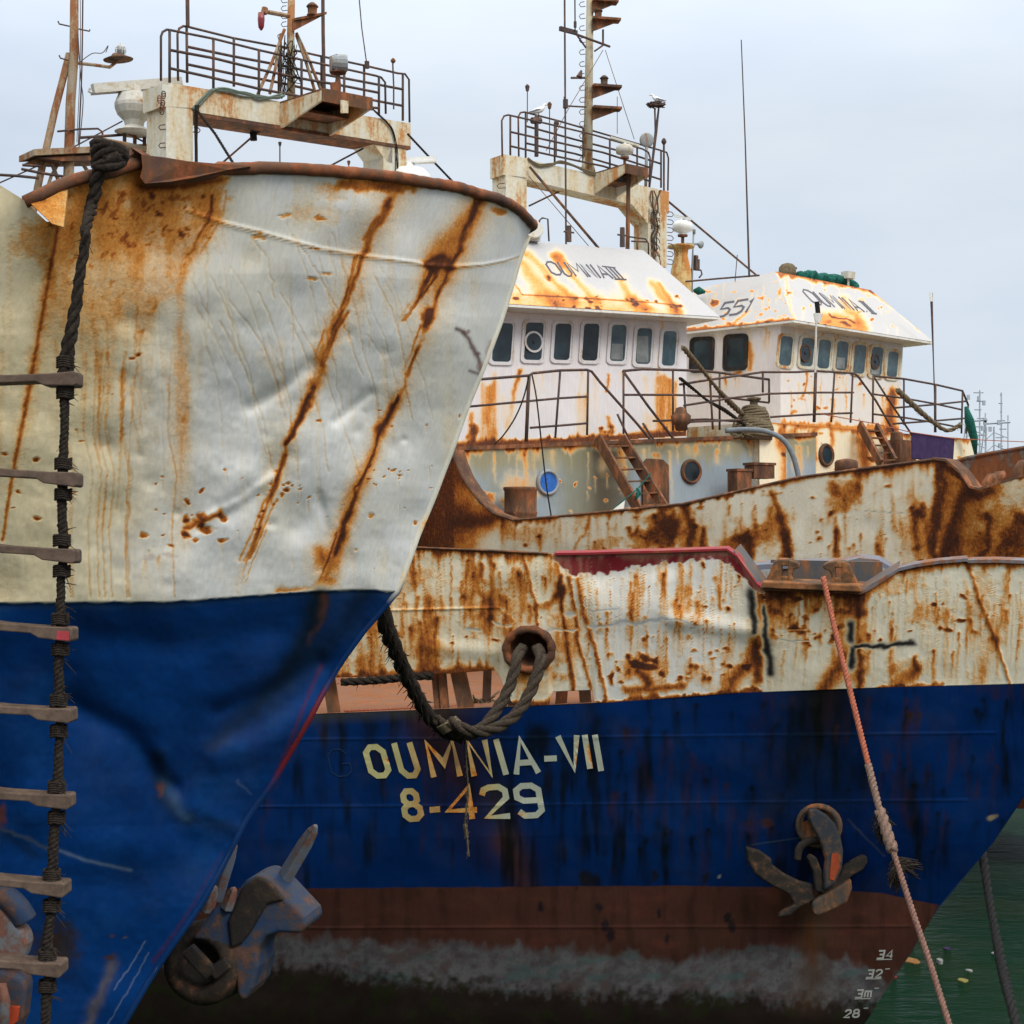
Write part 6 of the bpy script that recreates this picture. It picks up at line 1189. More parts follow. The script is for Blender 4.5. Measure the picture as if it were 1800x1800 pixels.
mb = MB(); random.seed(2)
for k in range(9): c = K.at(284+random.uniform(-4, 4), 165+k*4, .04); mb.tube([c+Vector((.03*math.cos(a), -.01, .04*math.sin(a))) for a in [i*.8 for i in range(9)]], .009, 5)
mb.build('chain', M['dark'], gB)
radar(shipB, K.at(720, 318, .0), .36, -.05, .03, M['plastic'], M['plastic'], 2.5, ped=.5)
line_obj('stay_wire', 'thick stay slanting down from the left post of the left gantry', [K.at(345, 192, .1), K.at(378, 235, .4), K.at(415, 295, .8), K.at(450, 350, 1)], .022, M['drope'], 'stay', twist=True)
line_obj('stay_wire', 'thick stay slanting from the right end of the left gantry down to the rusty rail', [K.at(716, 235, .0), K.at(760, 282, .0), K.at(806, 330, .0), K.at(835, 360, .0)], .02, M['drope'], 'stay', twist=True)
line_obj('stay_wire', 'bluish strut wire left of the left gantry beam centre with a block on it', [K.at(390, 287, -.3), K.at(444, 240, -.3), K.at(478, 215, -.3)], .016, M['dark'], 'stay')
line_obj('pulley_block', 'small black block on the wire under the left gantry beam', [K.at(445, 232, -.3), K.at(446, 247, -.3)], .055, M['brope'], 'block', 8)
line_obj('stay_wire', 'bluish strut wire running up to the right post of the left gantry', [K.at(555, 305, -.3), K.at(655, 252, -.3)], .016, M['dark'], 'stay')
for x, y in ((492, 250), (613, 283)):
    mb = MB(); c = K.at(x, y, -1.2); mb.tube([c, K.at(x, y+150, -1.2)], .012, 6); mb.lathe(c, [(.02, -.06), (.03, 0), (.01, .01)], 8); mb.build('aerial_post', M['rail'], shipB)
# tripod mast at the far left with platform, radar and lamp
N = Frame(130, 24.0, 40); tm = MB(); tm.tube([N.at(131, -60), N.at(130, 100), N.at(124, 180), N.at(120, 330), N.at(118, 640)], [.06, .068, .072, .08, .08], 12); tmo = tm.build('mast', M['mast'], shipB, True)
for pts, r in ((((122, 95), (95, 200), (66, 330), (30, 520)), .055), (((128, 262), (160, 310), (210, 400)), .03), (((85, 270), (92, 290), (112, 340)), .03), (((112, 270), (90, 310), (80, 340)), .025)): 
    mb = MB(); mb.tube([N.at(x, y, -.1) for x, y in pts], r, 9); mb.build('mast_brace', M['mast'], tmo)
mb = MB(); mb.prism([N.at(60, 262, .2), N.at(272, 252, .2), N.at(272, 262, .2), N.at(60, 273, .2)], -N.n3*.55); mb.build('mast_platform', M['mast'], shipB)
mb = MB(); mb.prism([N.at(66, 277, .15), N.at(270, 268, .15), N.at(250, 280, .15), N.at(110, 283, .15)], -N.n3*.5); mb.build('mast_platform', M['brown'], shipB)
rails('mast_rail', shipB, lambda x, y: N.at(x, y, .1), [[.016, (101, 231), (140, 227), (172, 226), (180, 232), (181, 256)], [(140, 242), (215, 237)], [(-20, 306), (30, 309), (68, 313)], [(40, 290), (72, 292)], [(38, 297), (72, 304), (110, 310)]])
mb = MB(); mb.tube([N.at(182, 246, .3), N.at(245, 259, .3), N.at(322, 277, .3)], .04, 8); mb.build('loose_pipe', M['mast'], shipB, True)
line_obj('stay_wire', 'bluish wire rising from the left edge to the grey radar', [N.at(-20, 330), N.at(70, 290), N.at(215, 213)], .012, M['dark'], 'stay')
nr_ = N.at(236, 190, .25); mb = MB(); mb.lathe(nr_, [(.24, -.40), (.30, -.37), (.14, -.28), (.16, -.20), (.26, -.10), (.30, .0), (.30, .05), (.24, .20), (.12, .24), (.10, .34)], 14); rd_ = mb.build('radar', M['dome'], shipB)
mb = MB(); a_, b_ = N.at(163, 155, .2), N.at(318, 143, .3); mb.bar(a_, b_, .11, .12); mb.bar(a_.lerp(b_, .0)-UP*.07, a_.lerp(b_, .62)-UP*.07, .18, .04); mb.tube([a_+Vector((-.04, 0, 0)), a_+Vector((-.06, 0, -.05)), a_+Vector((0, 0, -.07))], .02, 6); mb.build('scanner', M['dome'], rd_)
mb = MB()
for x, y0, y1 in ((219, 228, 258), (254, 226, 258), (237, 228, 262)): mb.tube([N.at(x, y0, .2), N.at(x, y1, .2)], .03, 6)
mb.tube([N.at(219, 232, .2), N.at(254, 250, .2)], .015, 5); mb.build('radar_stand', M['dark'], shipB)
mb = MB(); mb.tube([N.at(136, 111), N.at(165, 114), N.at(193, 118), N.at(207, 107)], .026, 7); la = mb.build('lamp_arm', M['mast'], tmo); mb = MB()
mb.lathe(N.at(208, 106), [(.22, -.0), (.23, .015), (.1, .07), (.08, .1)], 18, axis=UP+N.t3*-.12); mb.build('lamp_shade', M['dark'], tmo, True)
mb = MB(); mb.lathe(N.at(212, 95), [(.06, 0), (.06, .1), (.04, .14), (.01, .15)], 12); mb.build('bulb', M['lampglass'], tmo, True); mb = MB()
for k in range(6): a = k*math.pi/3; c = N.at(212, 96); mb.tube([c+Vector((.08*math.cos(a), .08*math.sin(a), 0)), c+Vector((.08*math.cos(a), .08*math.sin(a), .1)), c+Vector((0, 0, .18))], .006, 4)
mb.tube([c+Vector((.082*math.cos(i*.5), .082*math.sin(i*.5), .06)) for i in range(14)], .006, 4); mb.build('lamp_cage', M['dome'], tmo)
for x0, y, x1 in ((122, 46, 104), (138, 51, 157), (120, 106, 106)): mb = MB(); mb.tube([N.at(x0, y), N.at(x1, y-4 if x1 < x0 else y+4), N.at(x1-2 if x1 < x0 else x1+1, y-9 if x1 < x0 else y+1)], .012, 5); mb.build('rung', M['rail'], tmo)
for pts, r in ((((146, -60), (144, 120), (138, 255)), .012), (((141, 0), (141, 110), (135, 250)), .006), (((137, 60), (142, 140), (146, 180), (139, 258)), .008), (((142, 108), (162, 94), (180, 93), (190, 80), (186, 92)), .007)):
    mb = MB(); mb.tube(curve_pts([N.at(x, y, .12) for x, y in pts], 4), r, 5); mb.build('wire', M['rail'], tmo)

# rusty post with radar between the two right-hand wheelhouses
V = Frame(1197, 36.0, 42); c0 = V.at(1197, 500); mb = MB(); h_ = (V.at(1197, 432)-c0).z; mb.lathe(c0, [(.24, -.4), (.24, 0), (.23, h_*.35), (.15, h_*.75), (.17, h_*.93), (.3, h_*.95), (.31, h_), (.1, h_*1.02)], 16)
vp = mb.build('vent_post', metal('cream_rusty', (.55, .46, .26), .5, .7, 3, 2, mid=(.4, .16, .04)), shipD, True); radar(shipD, V.at(1200, 399, .1), .23, -.75, -.3, M['plastic'], M['plastic'], 2.0, ped=.3)
mb = MB(); mb.tube([V.at(1219, 412), V.at(1218, 440), V.at(1215, 520)], [.02, .02, .035], 6); mb.lathe(V.at(1220, 412), [(.03, 0), (.04, .1), (.02, .13)], 8); mb.tube([V.at(1206, 429), V.at(1224, 429)], .03, 6); mb.lathe(V.at(1226, 429), [(.03, 0), (.04, .04), (.09, .12), (.08, .12)], 14, axis=V.t3); mb.build('horn', M['grey'], shipD, True)
mb = MB(); mb.box(V.at(1223, 465), V.t3*.07, V.n3*.06, UP*.12); mb.tube([V.at(1206, 473), V.at(1232, 475), V.at(1234, 482), V.at(1229, 488)], .02, 6); mb.tube([V.at(1221, 452), V.at(1225, 452)], .05, 7); mb.build('lamp', M['rail'], shipD)

# ================================================================ gulls
def gull(label, c, s, yaw, sit=False):
    d = Vector((math.cos(yaw), math.sin(yaw), 0)); up = UP; side = d.cross(up)
    mb = MB(); b_ = [c-d*.9*s+up*.0*s, c-d*.6*s+up*.10*s, c-d*.2*s+up*.22*s, c+d*.15*s+up*.36*s, c+d*.38*s+up*.52*s, c+d*.45*s+up*.72*s, c+d*.55*s+up*.80*s, c+d*.68*s+up*.78*s]
    mb.tube(curve_pts(b_, 4), [x*s for x in np.interp(np.arange(29)/4, range(8), [.03, .12, .23, .25, .16, .115, .12, .05])], 12)
    o = mb.build('seagull', M['gull'], None, True); tag(o, label, 'bird')
    for sg in (-1, 1):
        mb = MB(); mb.tube([c+d*.25*s+up*.36*s+side*sg*.14*s, c-d*.2*s+up*.28*s+side*sg*.2*s, c-d*.7*s+up*.12*s+side*sg*.1*s, c-d*1.05*s+up*.04*s+side*sg*.03*s], [.07*s, .15*s, .08*s, .015*s], 8, flat=.5); mb.build('wing', M['gullg'], o, True)
        if not sit: mb = MB(); mb.tube([c+side*sg*.07*s+up*.08*s, c+side*sg*.07*s-up*.3*s], .022*s, 5); mb.build('leg', M['dark'], o)
    mb = MB(); mb.tube([c+d*.66*s+up*.78*s, c+d*.8*s+up*.77*s, c+d*.92*s+up*.73*s], [.045*s, .035*s, .01*s], 6); mb.build('beak', plain('beak_%d' % int(c.x*10), (.5, .3, .03), .6), o, True)
gull('white seagull with grey wings standing on the middle gantry railing', T.at(947, 200, -.4), .25, .25)
gull('small gull sitting in the nest of twigs on top of the tilted pole', T.at(1155, 179, -.2), .2, 2.9, True)

# ================================================================ rope ladder on the near bow
hl = hit(TA, 115, 680); Dl = min(hit(TA, x_, y_).y for x_ in (5, 60, 115) for y_ in range(420, 1000, 20))-.07
lad = thing('rope_ladder', 'wooden-runged rope ladder hanging down the near bow at the left edge', 'ladder', (hl.x, Dl, 1.0))
Dr = rimpt(185, 300).y-.06
pts = [W(212, 277, Dr+.10), W(198, 271, Dr+.04), W(183, 280, Dr-.02), W(174, 300, Dr-.02), W(168, 330, Dr-.0), W(160, 365, Dr), W(152, 400, Dl), W(150, 430, Dl), W(141, 480, Dl), W(132, 540, Dl), W(124, 590, Dl), W(116, 640, Dl), W(114, 700, Dl), W(113, 780, Dl), W(110, 840, Dl), W(109, 900, Dl), W(112, 960, Dl), W(107, 1040, Dl), W(108, 1110, Dl), W(103, 1170, Dl), W(106, 1250, Dl), W(103, 1330, Dl), W(102, 1400, Dl), W(96, 1450, Dl), W(93, 1520, Dl), W(92, 1580, Dl), W(84, 1650, Dl), W(85, 1710, Dl), W(79, 1800, Dl), W(76, 1880, Dl)]
random.seed(21); cp = curve_pts(pts, 10); mb = MB()
rope_mesh(mb, [q+Vector((random.uniform(-.004, .004), 0, 0)) for q in cp[:120]], .027, pitch=.20, fuzz=60, jit=.25); rope_mesh(mb, [q+Vector((random.uniform(-.003, .003), 0, 0)) for q in cp[115:]], .020, pitch=.06, fuzz=90, jit=.12)
mb.build('side_rope', M['drope'], lad, True)
mb = MB(); kn = W(192, 278, Dr)
for k in range(5): mb.tube([kn+Vector((.055*math.cos(a)*(1+.2*k/5), .05*math.sin(a), .03*math.sin(a+k)+.012*k-.02)) for a in [i*.5 for i in range(14)]], .018, 6)
mb.tube([W(185, 283, Dr-.03), W(205, 276, Dr-.03), W(214, 283, Dr)], [.035, .03, .02], 8); mb.build('knot', M['drope'], lad, True)
mb = MB(); rope_mesh(mb, [W(-96, 330, Dl), W(-95, 800, Dl), W(-100, 1300, Dl), W(-108, 1900, Dl)], .023, pitch=.06); mb.build('side_rope', M['drope'], lad, True)
for i, (xr, yr, y0) in enumerate(((134, 664, 667), (134, 842, 831), (131, 977, 966), (125, 1115, 1103), (124, 1258, 1249), (121, 1410, 1400), (113, 1565, 1553), (107, 1706, 1697))):
    sl = (yr-y0)/xr; yy = lambda x: yr+(x-xr)*sl; mb = MB()
    poly = [(xr, yr-9), (xr-3, yr-12), (xr-50, yy(xr-50)-9), (xr-120, yy(xr-120)-8), (-62, yy(-62)-11), (-120, yy(-120)-14), (-124, yy(-124)+12), (-72, yy(-72)+13), (-58, yy(-58)+7), (xr-72, yy(xr-72)+5), (xr-58, yy(xr-58)+12), (xr-4, yr+14), (xr, yr+10)]
    mb.prism([W(x, y, Dl-.055) for x, y in poly], Vector((0, .11, 0))); o = mb.build('rung', M['wood'], lad); bv = o.modifiers.new('bevel', 'BEVEL'); bv.width = .006; bv.segments = 2
    if i == 3: mb = MB(); mb.prism([W(x, y, Dl-.0575) for x, y in ((100, 1109), (121, 1110), (121, 1126), (99, 1124))], Vector((0, .004, 0))); o = mb.build('paint_patch', plain('pink_paint', (.42, .045, .06), .6), lad)
    mb = MB(); cx = float(np.interp(yr, [640, 1110, 1400, 1800], [115, 106, 100, 78]))
    for s_ in (-1, 1):
        for k in range(5): yk = yr+s_*(19+k*4); c = W(cx, yk, Dl); mb.tube([c+Vector((.031*math.cos(a), .031*math.sin(a), .003*math.sin(a*3))) for a in [j*.6 for j in range(12)]], .006, 5)
    for k in range(9): c = W(cx+8, yr+random.choice((-1, 1))*random.uniform(20, 50), Dl-.02); mb.tube([c, c+Vector((random.uniform(.01, .05), -.01, random.uniform(-.06, .01)))], [.003, .001], 3)
    mb.build('lashing', M['drope'], lad)

# ================================================================ anchors
def bevel(o, w, n=3): b_ = o.modifiers.new('bevel', 'BEVEL'); b_.width = w; b_.segments = n; b_.limit_method = 'ANGLE'
ancm = metal('anchor_blue_chipped', (.022, .042, .09), .40, .6, 9, 0, .5, dark=(.03, .02, .016), mid=(.075, .038, .026)); ancd = metal('anchor_rusty', (.022, .019, .017), .25, .8, 9, 0, .6, mid=(.085, .036, .02)); ancw = metal('anchor_worn', (.13, .155, .20), .42, .55, 8, 0, .4, mid=(.13, .055, .035))
an = thing('anchor', 'blue-chipped anchor jutting out beyond the near bow, pointed fluke upward', 'anchor', W(430, 1620, 9.4)); D0 = 9.5
mb = MB(); mb.prism([W(x, y, D0) for x, y in ((335, 1652), (372, 1600), (412, 1572), (432, 1546), (455, 1538), (476, 1548), (508, 1582), (536, 1612), (540, 1628), (528, 1642), (488, 1640), (466, 1648), (452, 1672), (454, 1700), (444, 1738), (428, 1762), (416, 1752), (414, 1720), (398, 1690), (366, 1655))], Vector((.06, .34, 0))); o = mb.build('crown', ancm, an); bevel(o, .035, 4)
mb = MB(); mb.prism([W(x, y, D0-.03) for x, y in ((425, 1560), (455, 1541), (476, 1552), (500, 1583), (470, 1590), (440, 1640), (424, 1660), (405, 1668), (400, 1620))], Vector((.0, .05, 0))); o = mb.build('shoulder', ancd, an); bevel(o, .02)
mb = MB(); ax = Vector((-.25, -1, .12)).normalized(); mb.lathe(W(358, 1692, D0+.1), [(.24, -.3), (.255, 0), (.23, .07), (.17, .10), (.13, .07), (.12, -.05)], 22, axis=ax); o = mb.build('head', ancd, an, True)
mb = MB(); mb.bar(W(330, 1668, D0-.10), W(372, 1712, D0-.06), .09, .06, Vector((0, 1, 0))); mb.bar(W(372, 1712, D0-.06), W(402, 1690, D0-.06), .08, .06, Vector((0, 1, 0))); o = mb.build('shackle', ancd, an); bevel(o, .015)
r0, r1 = W(490, 1560, D0+.22), W(556, 1450, D0+.1)
def blade(name, par, a, b_, w0, w1, th, mat, tipw=.25):
    d = (b_-a); x = d.cross(Vector((0, 1, 0))).normalized(); y = Vector((0, -1, 0)); vs = []; fs = []
    for t, w in ((0, w0), (.35, w0*.95), (.7, w1), (.9, w1*.75), (1, w1*tipw)):
        c = a+d*t; vs += [c-x*w, c+y*th, c+x*w, c-y*th]
    for i in range(4):
        for k in range(4): fs.append((i*4+k, i*4+(k+1) % 4, i*4+4+(k+1) % 4, i*4+4+k))
    fs += [(0, 1, 2, 3)[::-1], (16, 17, 18, 19)]; mb = MB(); mb.add(vs, fs); o = mb.build(name, mat, par); bevel(o, .01, 2); return o
blade('fluke', an, r0, r1, .055, .05, .05, ancw); blade('fluke', an, W(378, 1585, D0+.3), W(413, 1475, D0+.25), .05, .045, .04, ancw)
blade('horn', an, W(362, 1604, D0+.05), W(377, 1556, D0+.05), .05, .04, .05, ancw, .4); blade('horn', an, W(398, 1600, D0), W(412, 1560, D0), .045, .035, .05, ancw, .4)
hA = hit(TA, 20, 1720) or W(20, 1720, 7.6); D1 = min(hA.y, 7.9)-.12
an = thing('anchor', 'part of a chipped blue and orange anchor at the bottom left behind the ladder', 'anchor', W(10, 1720, D1))
mb = MB(); mb.prism([W(x, y, D1) for x, y in ((-60, 1590), (-10, 1580), (26, 1622), (46, 1640), (49, 1660), (40, 1690), (-10, 1700), (-60, 1690))], Vector((0, .12, 0))); o = mb.build('fluke', ancw, an); bevel(o, .03, 4)
mb = MB(); mb.prism([W(x, y, D1+.02) for x, y in ((-60, 1700), (0, 1706), (38, 1716), (47, 1735), (40, 1790), (24, 1830), (-60, 1850))], Vector((0, .14, 0))); o = mb.build('crown', ancm, an); bevel(o, .03, 4)
mb = MB(); mb.prism([W(x, y, D1-.01) for x, y in ((12, 1768), (34, 1770), (30, 1796), (12, 1812))], Vector((0, .02, 0))); o = mb.build('paint_patch', plain('orange_paint', (.38, .05, .015), .6), an); bevel(o, .004)
mb = MB(); mb.tube([W(-20, 1740, D1-.05), W(4, 1736, D1-.06), W(8, 1760, D1-.05), W(2, 1830, D1-.04)], .03, 8); mb.build('shackle', ancw, an, True)
mb = MB(); mb.tube(curve_pts([W(-40, 1548, D1+.1), W(0, 1570, D1+.05), W(28, 1592, D1+.03), W(45, 1618, D1+.04)], 5), [.06]*16, 10); mb.build('shank', ancm, an, True)
hB = hit(TB, 1430, 1500); D2 = hB.y-.15; k_ = D2/2800
an = thing('anchor', 'dark rusty anchor housed against the blue bow above the draught marks', 'anchor', W(1430, 1590, D2))
def limb(name, pts, rad, mat, fl=.7, dd=None): mb = MB(); cp_ = curve_pts([W(x, y, D2+(dd[i] if dd else 0)) for i, (x, y) in enumerate(pts)], 5); rr = np.interp(np.linspace(0, len(rad)-1, len(cp_)), range(len(rad)), rad); mb.tube(cp_, [r*k_ for r in rr], 12, flat=fl, fdir=Vector((0, 1, 0))); return mb.build(name, mat, an, True)
def cast(name, pts, d0, th, mat, w=.02):
    mb = MB(); mb.prism([W(x, y, D2+d0) for x, y in pts], Vector((0, th, 0))); o = mb.build(name, mat, an); bevel(o, w, 3); return o
cast('fluke', [(1312, 1489), (1315, 1513), (1327, 1537), (1356, 1557), (1387, 1573), (1397, 1590), (1372, 1606), (1368, 1614), (1390, 1610), (1407, 1595), (1433, 1583), (1430, 1555), (1407, 1550), (1380, 1537), (1357, 1520), (1357, 1511), (1338, 1497)], -.04, .10, ancd, .028)
cast('fluke', [(1525, 1507), (1519, 1503), (1500, 1513), (1483, 1523), (1474, 1540), (1440, 1572), (1450, 1584), (1476, 1562), (1500, 1539), (1517, 1530), (1526, 1517)], -.02, .09, ancd, .02)
cast('crown', [(1428, 1588), (1440, 1578), (1497, 1545), (1499, 1563), (1490, 1587), (1463, 1601), (1437, 1612), (1429, 1606)], -.08, .14, M['dark'], .03)
cast('shank', [(1419, 1509), (1425, 1502), (1436, 1508), (1446, 1533), (1450, 1570), (1434, 1568), (1430, 1533)], -.09, .09, ancd, .02)
sl_ = metal('anchor_slate', (.03, .034, .042), .25, .65, 8, 0, .5)
cast('fluke', [(1421, 1423), (1434, 1421), (1453, 1432), (1468, 1448), (1478, 1470), (1483, 1497), (1481, 1527), (1468, 1555), (1449, 1566), (1449, 1533), (1452, 1513), (1444, 1483), (1429, 1455), (1422, 1440)], -.14, .10, sl_, .026)
limb('guard', [(1402, 1512), (1406, 1490), (1424, 1478), (1448, 1478)], [6, 7, 7, 6], ancd, dd=[-.02]*4)
mb = MB(); mb.prism([W(x, y, D2-.148) for x, y in ((1462, 1500), (1474, 1500), (1476, 1525), (1466, 1548), (1458, 1545))], Vector((0, .01, 0))); mb.build('paint_patch', plain('orange_primer', (.30, .05, .012), .7), an)
mb = MB(); mb.lathe(hit(TB, 1440, 1450)+Vector((0, .0, 0)), [(.23, -.02), (.23, .05), (.19, .07), (.16, .02)], 24, axis=Vector((-.3, -1, -.1))); o = mb.build('anchor_bolster', M['dark'], shipB, True)

# ================================================================ ropes between ships and quay
random.seed(31); mb = MB(); rope_mesh(mb, curve_pts([W(x, y, D) for x, y, D in ((640, 985, 13.2), (668, 1060, 13.6), (678, 1100, 13.8), (702, 1160, 14.2), (728, 1215, 14.5), (755, 1260, 14.8), (785, 1286, 14.9), (815, 1295, 14.9))], 8), .078, pitch=.6, fuzz=240, jit=.12)
tag(mb.build('mooring_rope', M['drope'], None, True), 'thickest dark hairy rope sagging down from behind the near bow', 'rope')
mb = MB(); rope_mesh(mb, curve_pts([W(x, y, D) for x, y, D in ((765, 1262, 14.75), (790, 1282, 14.8), (820, 1292, 14.8), (850, 1278, 14.9), (880, 1238, 15.1), (900, 1195, 15.25), (910, 1155, 15.4), (918, 1140, 15.9))], 8), .058, pitch=.5, fuzz=40); tag(mb.build('mooring_rope', M['rope'], None, True), 'left of the two brown ropes looping up into the round hawse hole', 'rope')
mb = MB(); rope_mesh(mb, curve_pts([W(x, y, D) for x, y, D in ((790, 1268, 14.7), (820, 1284, 14.65), (860, 1284, 14.75), (900, 1262, 14.95), (928, 1225, 15.1), (946, 1180, 15.25), (951, 1155, 15.4), (945, 1140, 15.9))], 8), .06, pitch=.5, fuzz=40); tag(mb.build('mooring_rope', M['rope'], None, True), 'right of the two brown ropes looping up into the round hawse hole', 'rope')
mb = MB()
for k in range(6): c = W(785+k*2, 1270+k*2, 14.75); mb.tube([c+Vector((.085*math.cos(a), .085*math.sin(a), .05*math.cos(a))) for a in [j*.6 for j in range(12)]], .012, 5)
tag(mb.build('lashing', M['tan'], None, True), 'thin cord lashed round the heavy ropes at the bottom of their sag', 'rope')
mb = MB(); mb.tube(curve_pts([W(x, y, 14.9+i*.05) for i, (x, y) in enumerate(((818, 1292), (820, 1340), (823, 1390), (819, 1430), (817, 1450), (821, 1475), (824, 1505)))], 6), [.006]*12+[.010]*12+[.02]*6+[.009]*7, 5)
for q_ in range(46): c = W(821+random.uniform(-2, 2), random.uniform(1310, 1500), 15.0); mb.tube([c, c+Vector((random.uniform(-.03, .03), 0, random.uniform(-.08, .02)))], [.003, .001], 3)
tag(mb.build('hanging_string', M['tan'], None), 'frayed string hanging across the yellow number on the blue hull', 'string')
rp = lambda y: W(float(np.interp(y, [1015, 1100, 1225, 1420, 1500, 1600, 1700, 1800, 1900], [1447, 1466, 1497, 1545, 1571, 1603, 1637, 1668, 1700])), y, float(np.interp(y, [1015, 1900], [15.1, 12.6])))
mr = thing('mooring_rope', 'taut pink and grey rope slanting from the rusty fairlead to the bottom right', 'rope', rp(1900))
mb = MB(); rope_mesh(mb, [rp(y) for y in range(1015, 1346, 15)], .027, pitch=.11); mb.build('rope_length', M['redrope'], mr, True); mb = MB(); rope_mesh(mb, [rp(y) for y in range(1344, 1500, 12)], .034, pitch=.14, jit=.1); mb.build('rope_length', M['greyrope'], mr, True)
mb = MB(); rope_mesh(mb, [rp(y) for y in range(1425, 1501, 12)], .052, pitch=.25, jit=.2); mb.build('splice', M['greyrope'], mr, True)
mb = MB(); rope_mesh(mb, [rp(y) for y in range(1495, 1906, 15)], .028, pitch=.11); mb.build('rope_length', plain('dusty_rope', (.24, .135, .105), .85, .15, .4, 50, .4), mr, True)
for yc, n_, dx in ((1430, 110, .06), (1512, 150, .20)):
    mb = MB()
    for k in range(n_):
        c = rp(yc+random.uniform(-6, 14)); sd = random.random() < .45; e = Vector((random.gauss(dx*.75, .03), 0, random.gauss(-.05, .03))) if sd else Vector((random.gauss(-.02, .03), random.uniform(-.04, .02), random.uniform(-.24, -.06))); mb.tube([c, c+e*.4+Vector((random.gauss(0, .012), -.01, .012)), c+e*.8+Vector((random.gauss(0, .015), 0, 0)), c+e], [.008, .007, .005, .003], 4)
    mb.build('frayed_end', M['drope'], mr)
mb = MB(); rope_mesh(mb, curve_pts([W(x, y, D) for x, y, D in ((1722, 1478, 16.1), (1730, 1520, 15.8), (1739, 1580, 15.4), (1752, 1650, 14.8), (1766, 1720, 14.2), (1780, 1775, 13.6), (1800, 1860, 13))], 8), .045, pitch=.3, fuzz=120, jit=.15); tag(mb.build('mooring_rope', M['brope'], None, True), 'black rope hanging over the water at the bottom right corner', 'rope')
mb = MB(); rope_mesh(mb, [W(606, 1250, 17.4), W(680, 1248, 17.3), W(790, 1243, 17.3), W(850, 1240, 17.3)], .018, pitch=.1); tag(mb.build('deck_rope', M['redrope'], None, True), 'thin twisted rope lying along the deck edge in the freeing port', 'rope')
mb = MB(); rope_mesh(mb, curve_pts([W(600, 1199, 17.0), W(660, 1196, 17.0), W(720, 1190, 16.9), W(760, 1188, 16.8)], 5), .045, fuzz=30); tag(mb.build('deck_rope', M['drope'], None, True), 'dark rope running just under the bulwark plate left of the heavy mooring rope', 'rope')
random.seed(8); mb = MB()
for k in range(30): c = W(840+random.uniform(-22, 26), 1236+random.uniform(-8, 4), 17.6); mb.tube([c, c+Vector((random.uniform(-.12, .12), random.uniform(-.1, .1), random.uniform(-.02, .08)))], .012, 4)
tag(mb.build('rope_scraps', M['tan'], None), 'tangle of dry rope scraps on the deck behind the freeing port', 'rope')

# ================================================================ rubbish floating on the water
def flot(name, label, px, py, rx, ry, mat, cat='litter', h=.02):
    c = Wz(px, py, .0); mb = MB(); n = 11; random.seed(int(px)); P_ = [c+Vector((rx*math.cos(i*2*math.pi/n)*random.uniform(.7, 1.1), ry*math.sin(i*2*math.pi/n)*random.uniform(.7, 1.1), -.005)) for i in range(n)]; mb.prism(P_, (0, 0, h)); tag(mb.build(name, mat, None), label, cat)
lo, lw, ly = plain('leaf_orange', (.30, .15, .05), .6), plain('foam_white', (.28, .29, .28), .6), plain('leaf_yellow', (.24, .21, .06), .6)
flot('dead_leaf', 'large orange leaf floating beside the draught marks', 1604, 1690, .12, .16, lo, 'leaf'); flot('foam_lump', 'white lump floating touching the pink rope', 1652, 1693, .05, .09, lw, 'litter', .06); flot('foam_lump', 'small pale scrap floating right of the pink rope', 1704, 1707, .05, .07, lw)
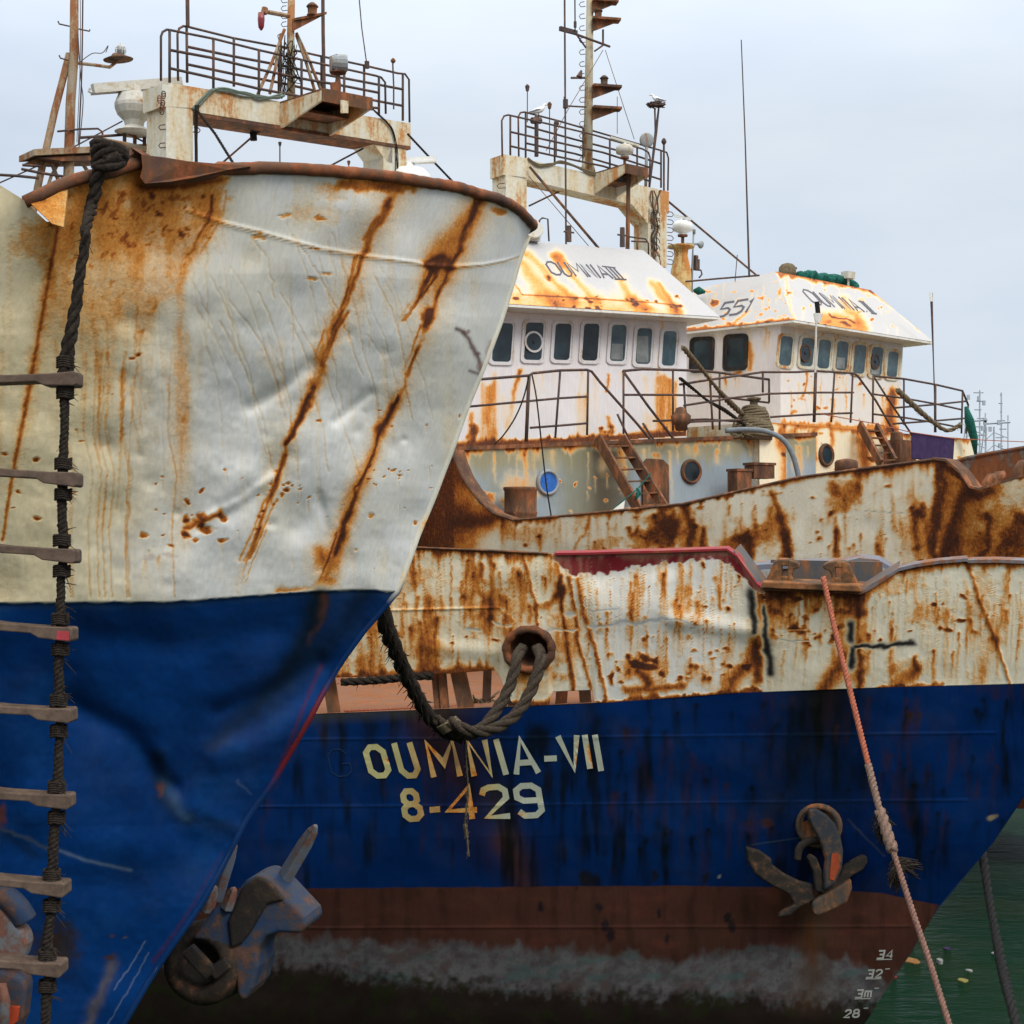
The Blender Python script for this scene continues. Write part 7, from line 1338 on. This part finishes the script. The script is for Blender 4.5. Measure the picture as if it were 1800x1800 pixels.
flot('dead_leaf', 'yellow leaf floating above the bottom right corner', 1692, 1724, .08, .1, ly, 'leaf'); flot('plastic_scrap', 'small red scrap floating under the orange leaf', 1571, 1718, .05, .08, M['red']); flot('plastic_scrap', 'small purple scrap floating above the white lump', 1664, 1668, .06, .08, M['cloth']); flot('dead_leaf', 'tiny yellow leaf floating near the stem above the orange leaf', 1603, 1662, .04, .06, ly, 'leaf'); flot('plastic_scrap', 'pale red-edged scrap beside the black rope', 1749, 1677, .05, .07, lw)

# ================================================================ distant trawlers' masts on the right
def far_ship(label, px, top, w, tlt):
    D = 170.0; k = D/2800; tr = thing('distant_trawler', label, 'ship', W(px, 1000, D)); mb = MB()
    L1 = lambda x, y: W(px+x, y, D); zb = Wz(px, 960+2800*HC/D, 0)
    mb.tube([L1(0, top), L1(0, 900), L1(0, 1040)], .09*1, 5); mb.tube([L1(-w, top+60), L1(-w*1.2, 900), L1(-w*1.3, 1040)], .1, 5); mb.tube([L1(-w*.5, top+60), L1(-w*.5, 1040)], .1, 5); mb.tube([L1(-w*1.2, top+55), L1(w*.6, top+52)], .12, 5); mb.tube([L1(w*.45, top+40), L1(w*.45, 1040)], .07, 5)
    for i in range(9): y = top+70+i*22; mb.tube([L1(-w*1.15, y+16), L1(-w*.5, y)], .05, 4); mb.tube([L1(-w*.5, y), L1(w*.45, y+10)], .05, 4)
    for i in range(14): y = top+4+i*15; mb.tube([L1(random.uniform(-12, -2), y), L1(random.uniform(1, 9), y)], .07, 4)
    for i in range(8): x, y = random.uniform(-w*1.2, 10), random.uniform(top, top+130); mb.box(L1(x, y), (.14, 0, 0), (0, .14, 0), (0, 0, .25))
    mb.tube([L1(-w*1.1, top+56), L1(-w*1.9, 900), L1(-w*2.2, 1040)], .07, 4); mb.build('mast', M['far'], tr)
    mb = MB(); a = 60*k; mb.prism([Vector((zb.x-a, D-3, -.5)), Vector((zb.x+a*.7, D-3, -.5)), Vector((zb.x+a, D, -.5)), Vector((zb.x+a*.7, D+3, -.5)), Vector((zb.x-a, D+3, -.5))], (0, 0, 3.2)); mb.build('hull', M['bluep'], tr)
    mb = MB(); mb.box((zb.x-a*.4, D, 3.6), (a*.3, 0, 0), (0, 2.2, 0), (0, 0, 1.2)); mb.build('wheelhouse', M['white2'], tr)
random.seed(14); far_ship('distant pale mast just right of the far railing corner', 1722, 686, 22, 0); random.seed(15); far_ship('distant pale lattice mast, rightmost on the horizon', 1760, 690, 26, 0)
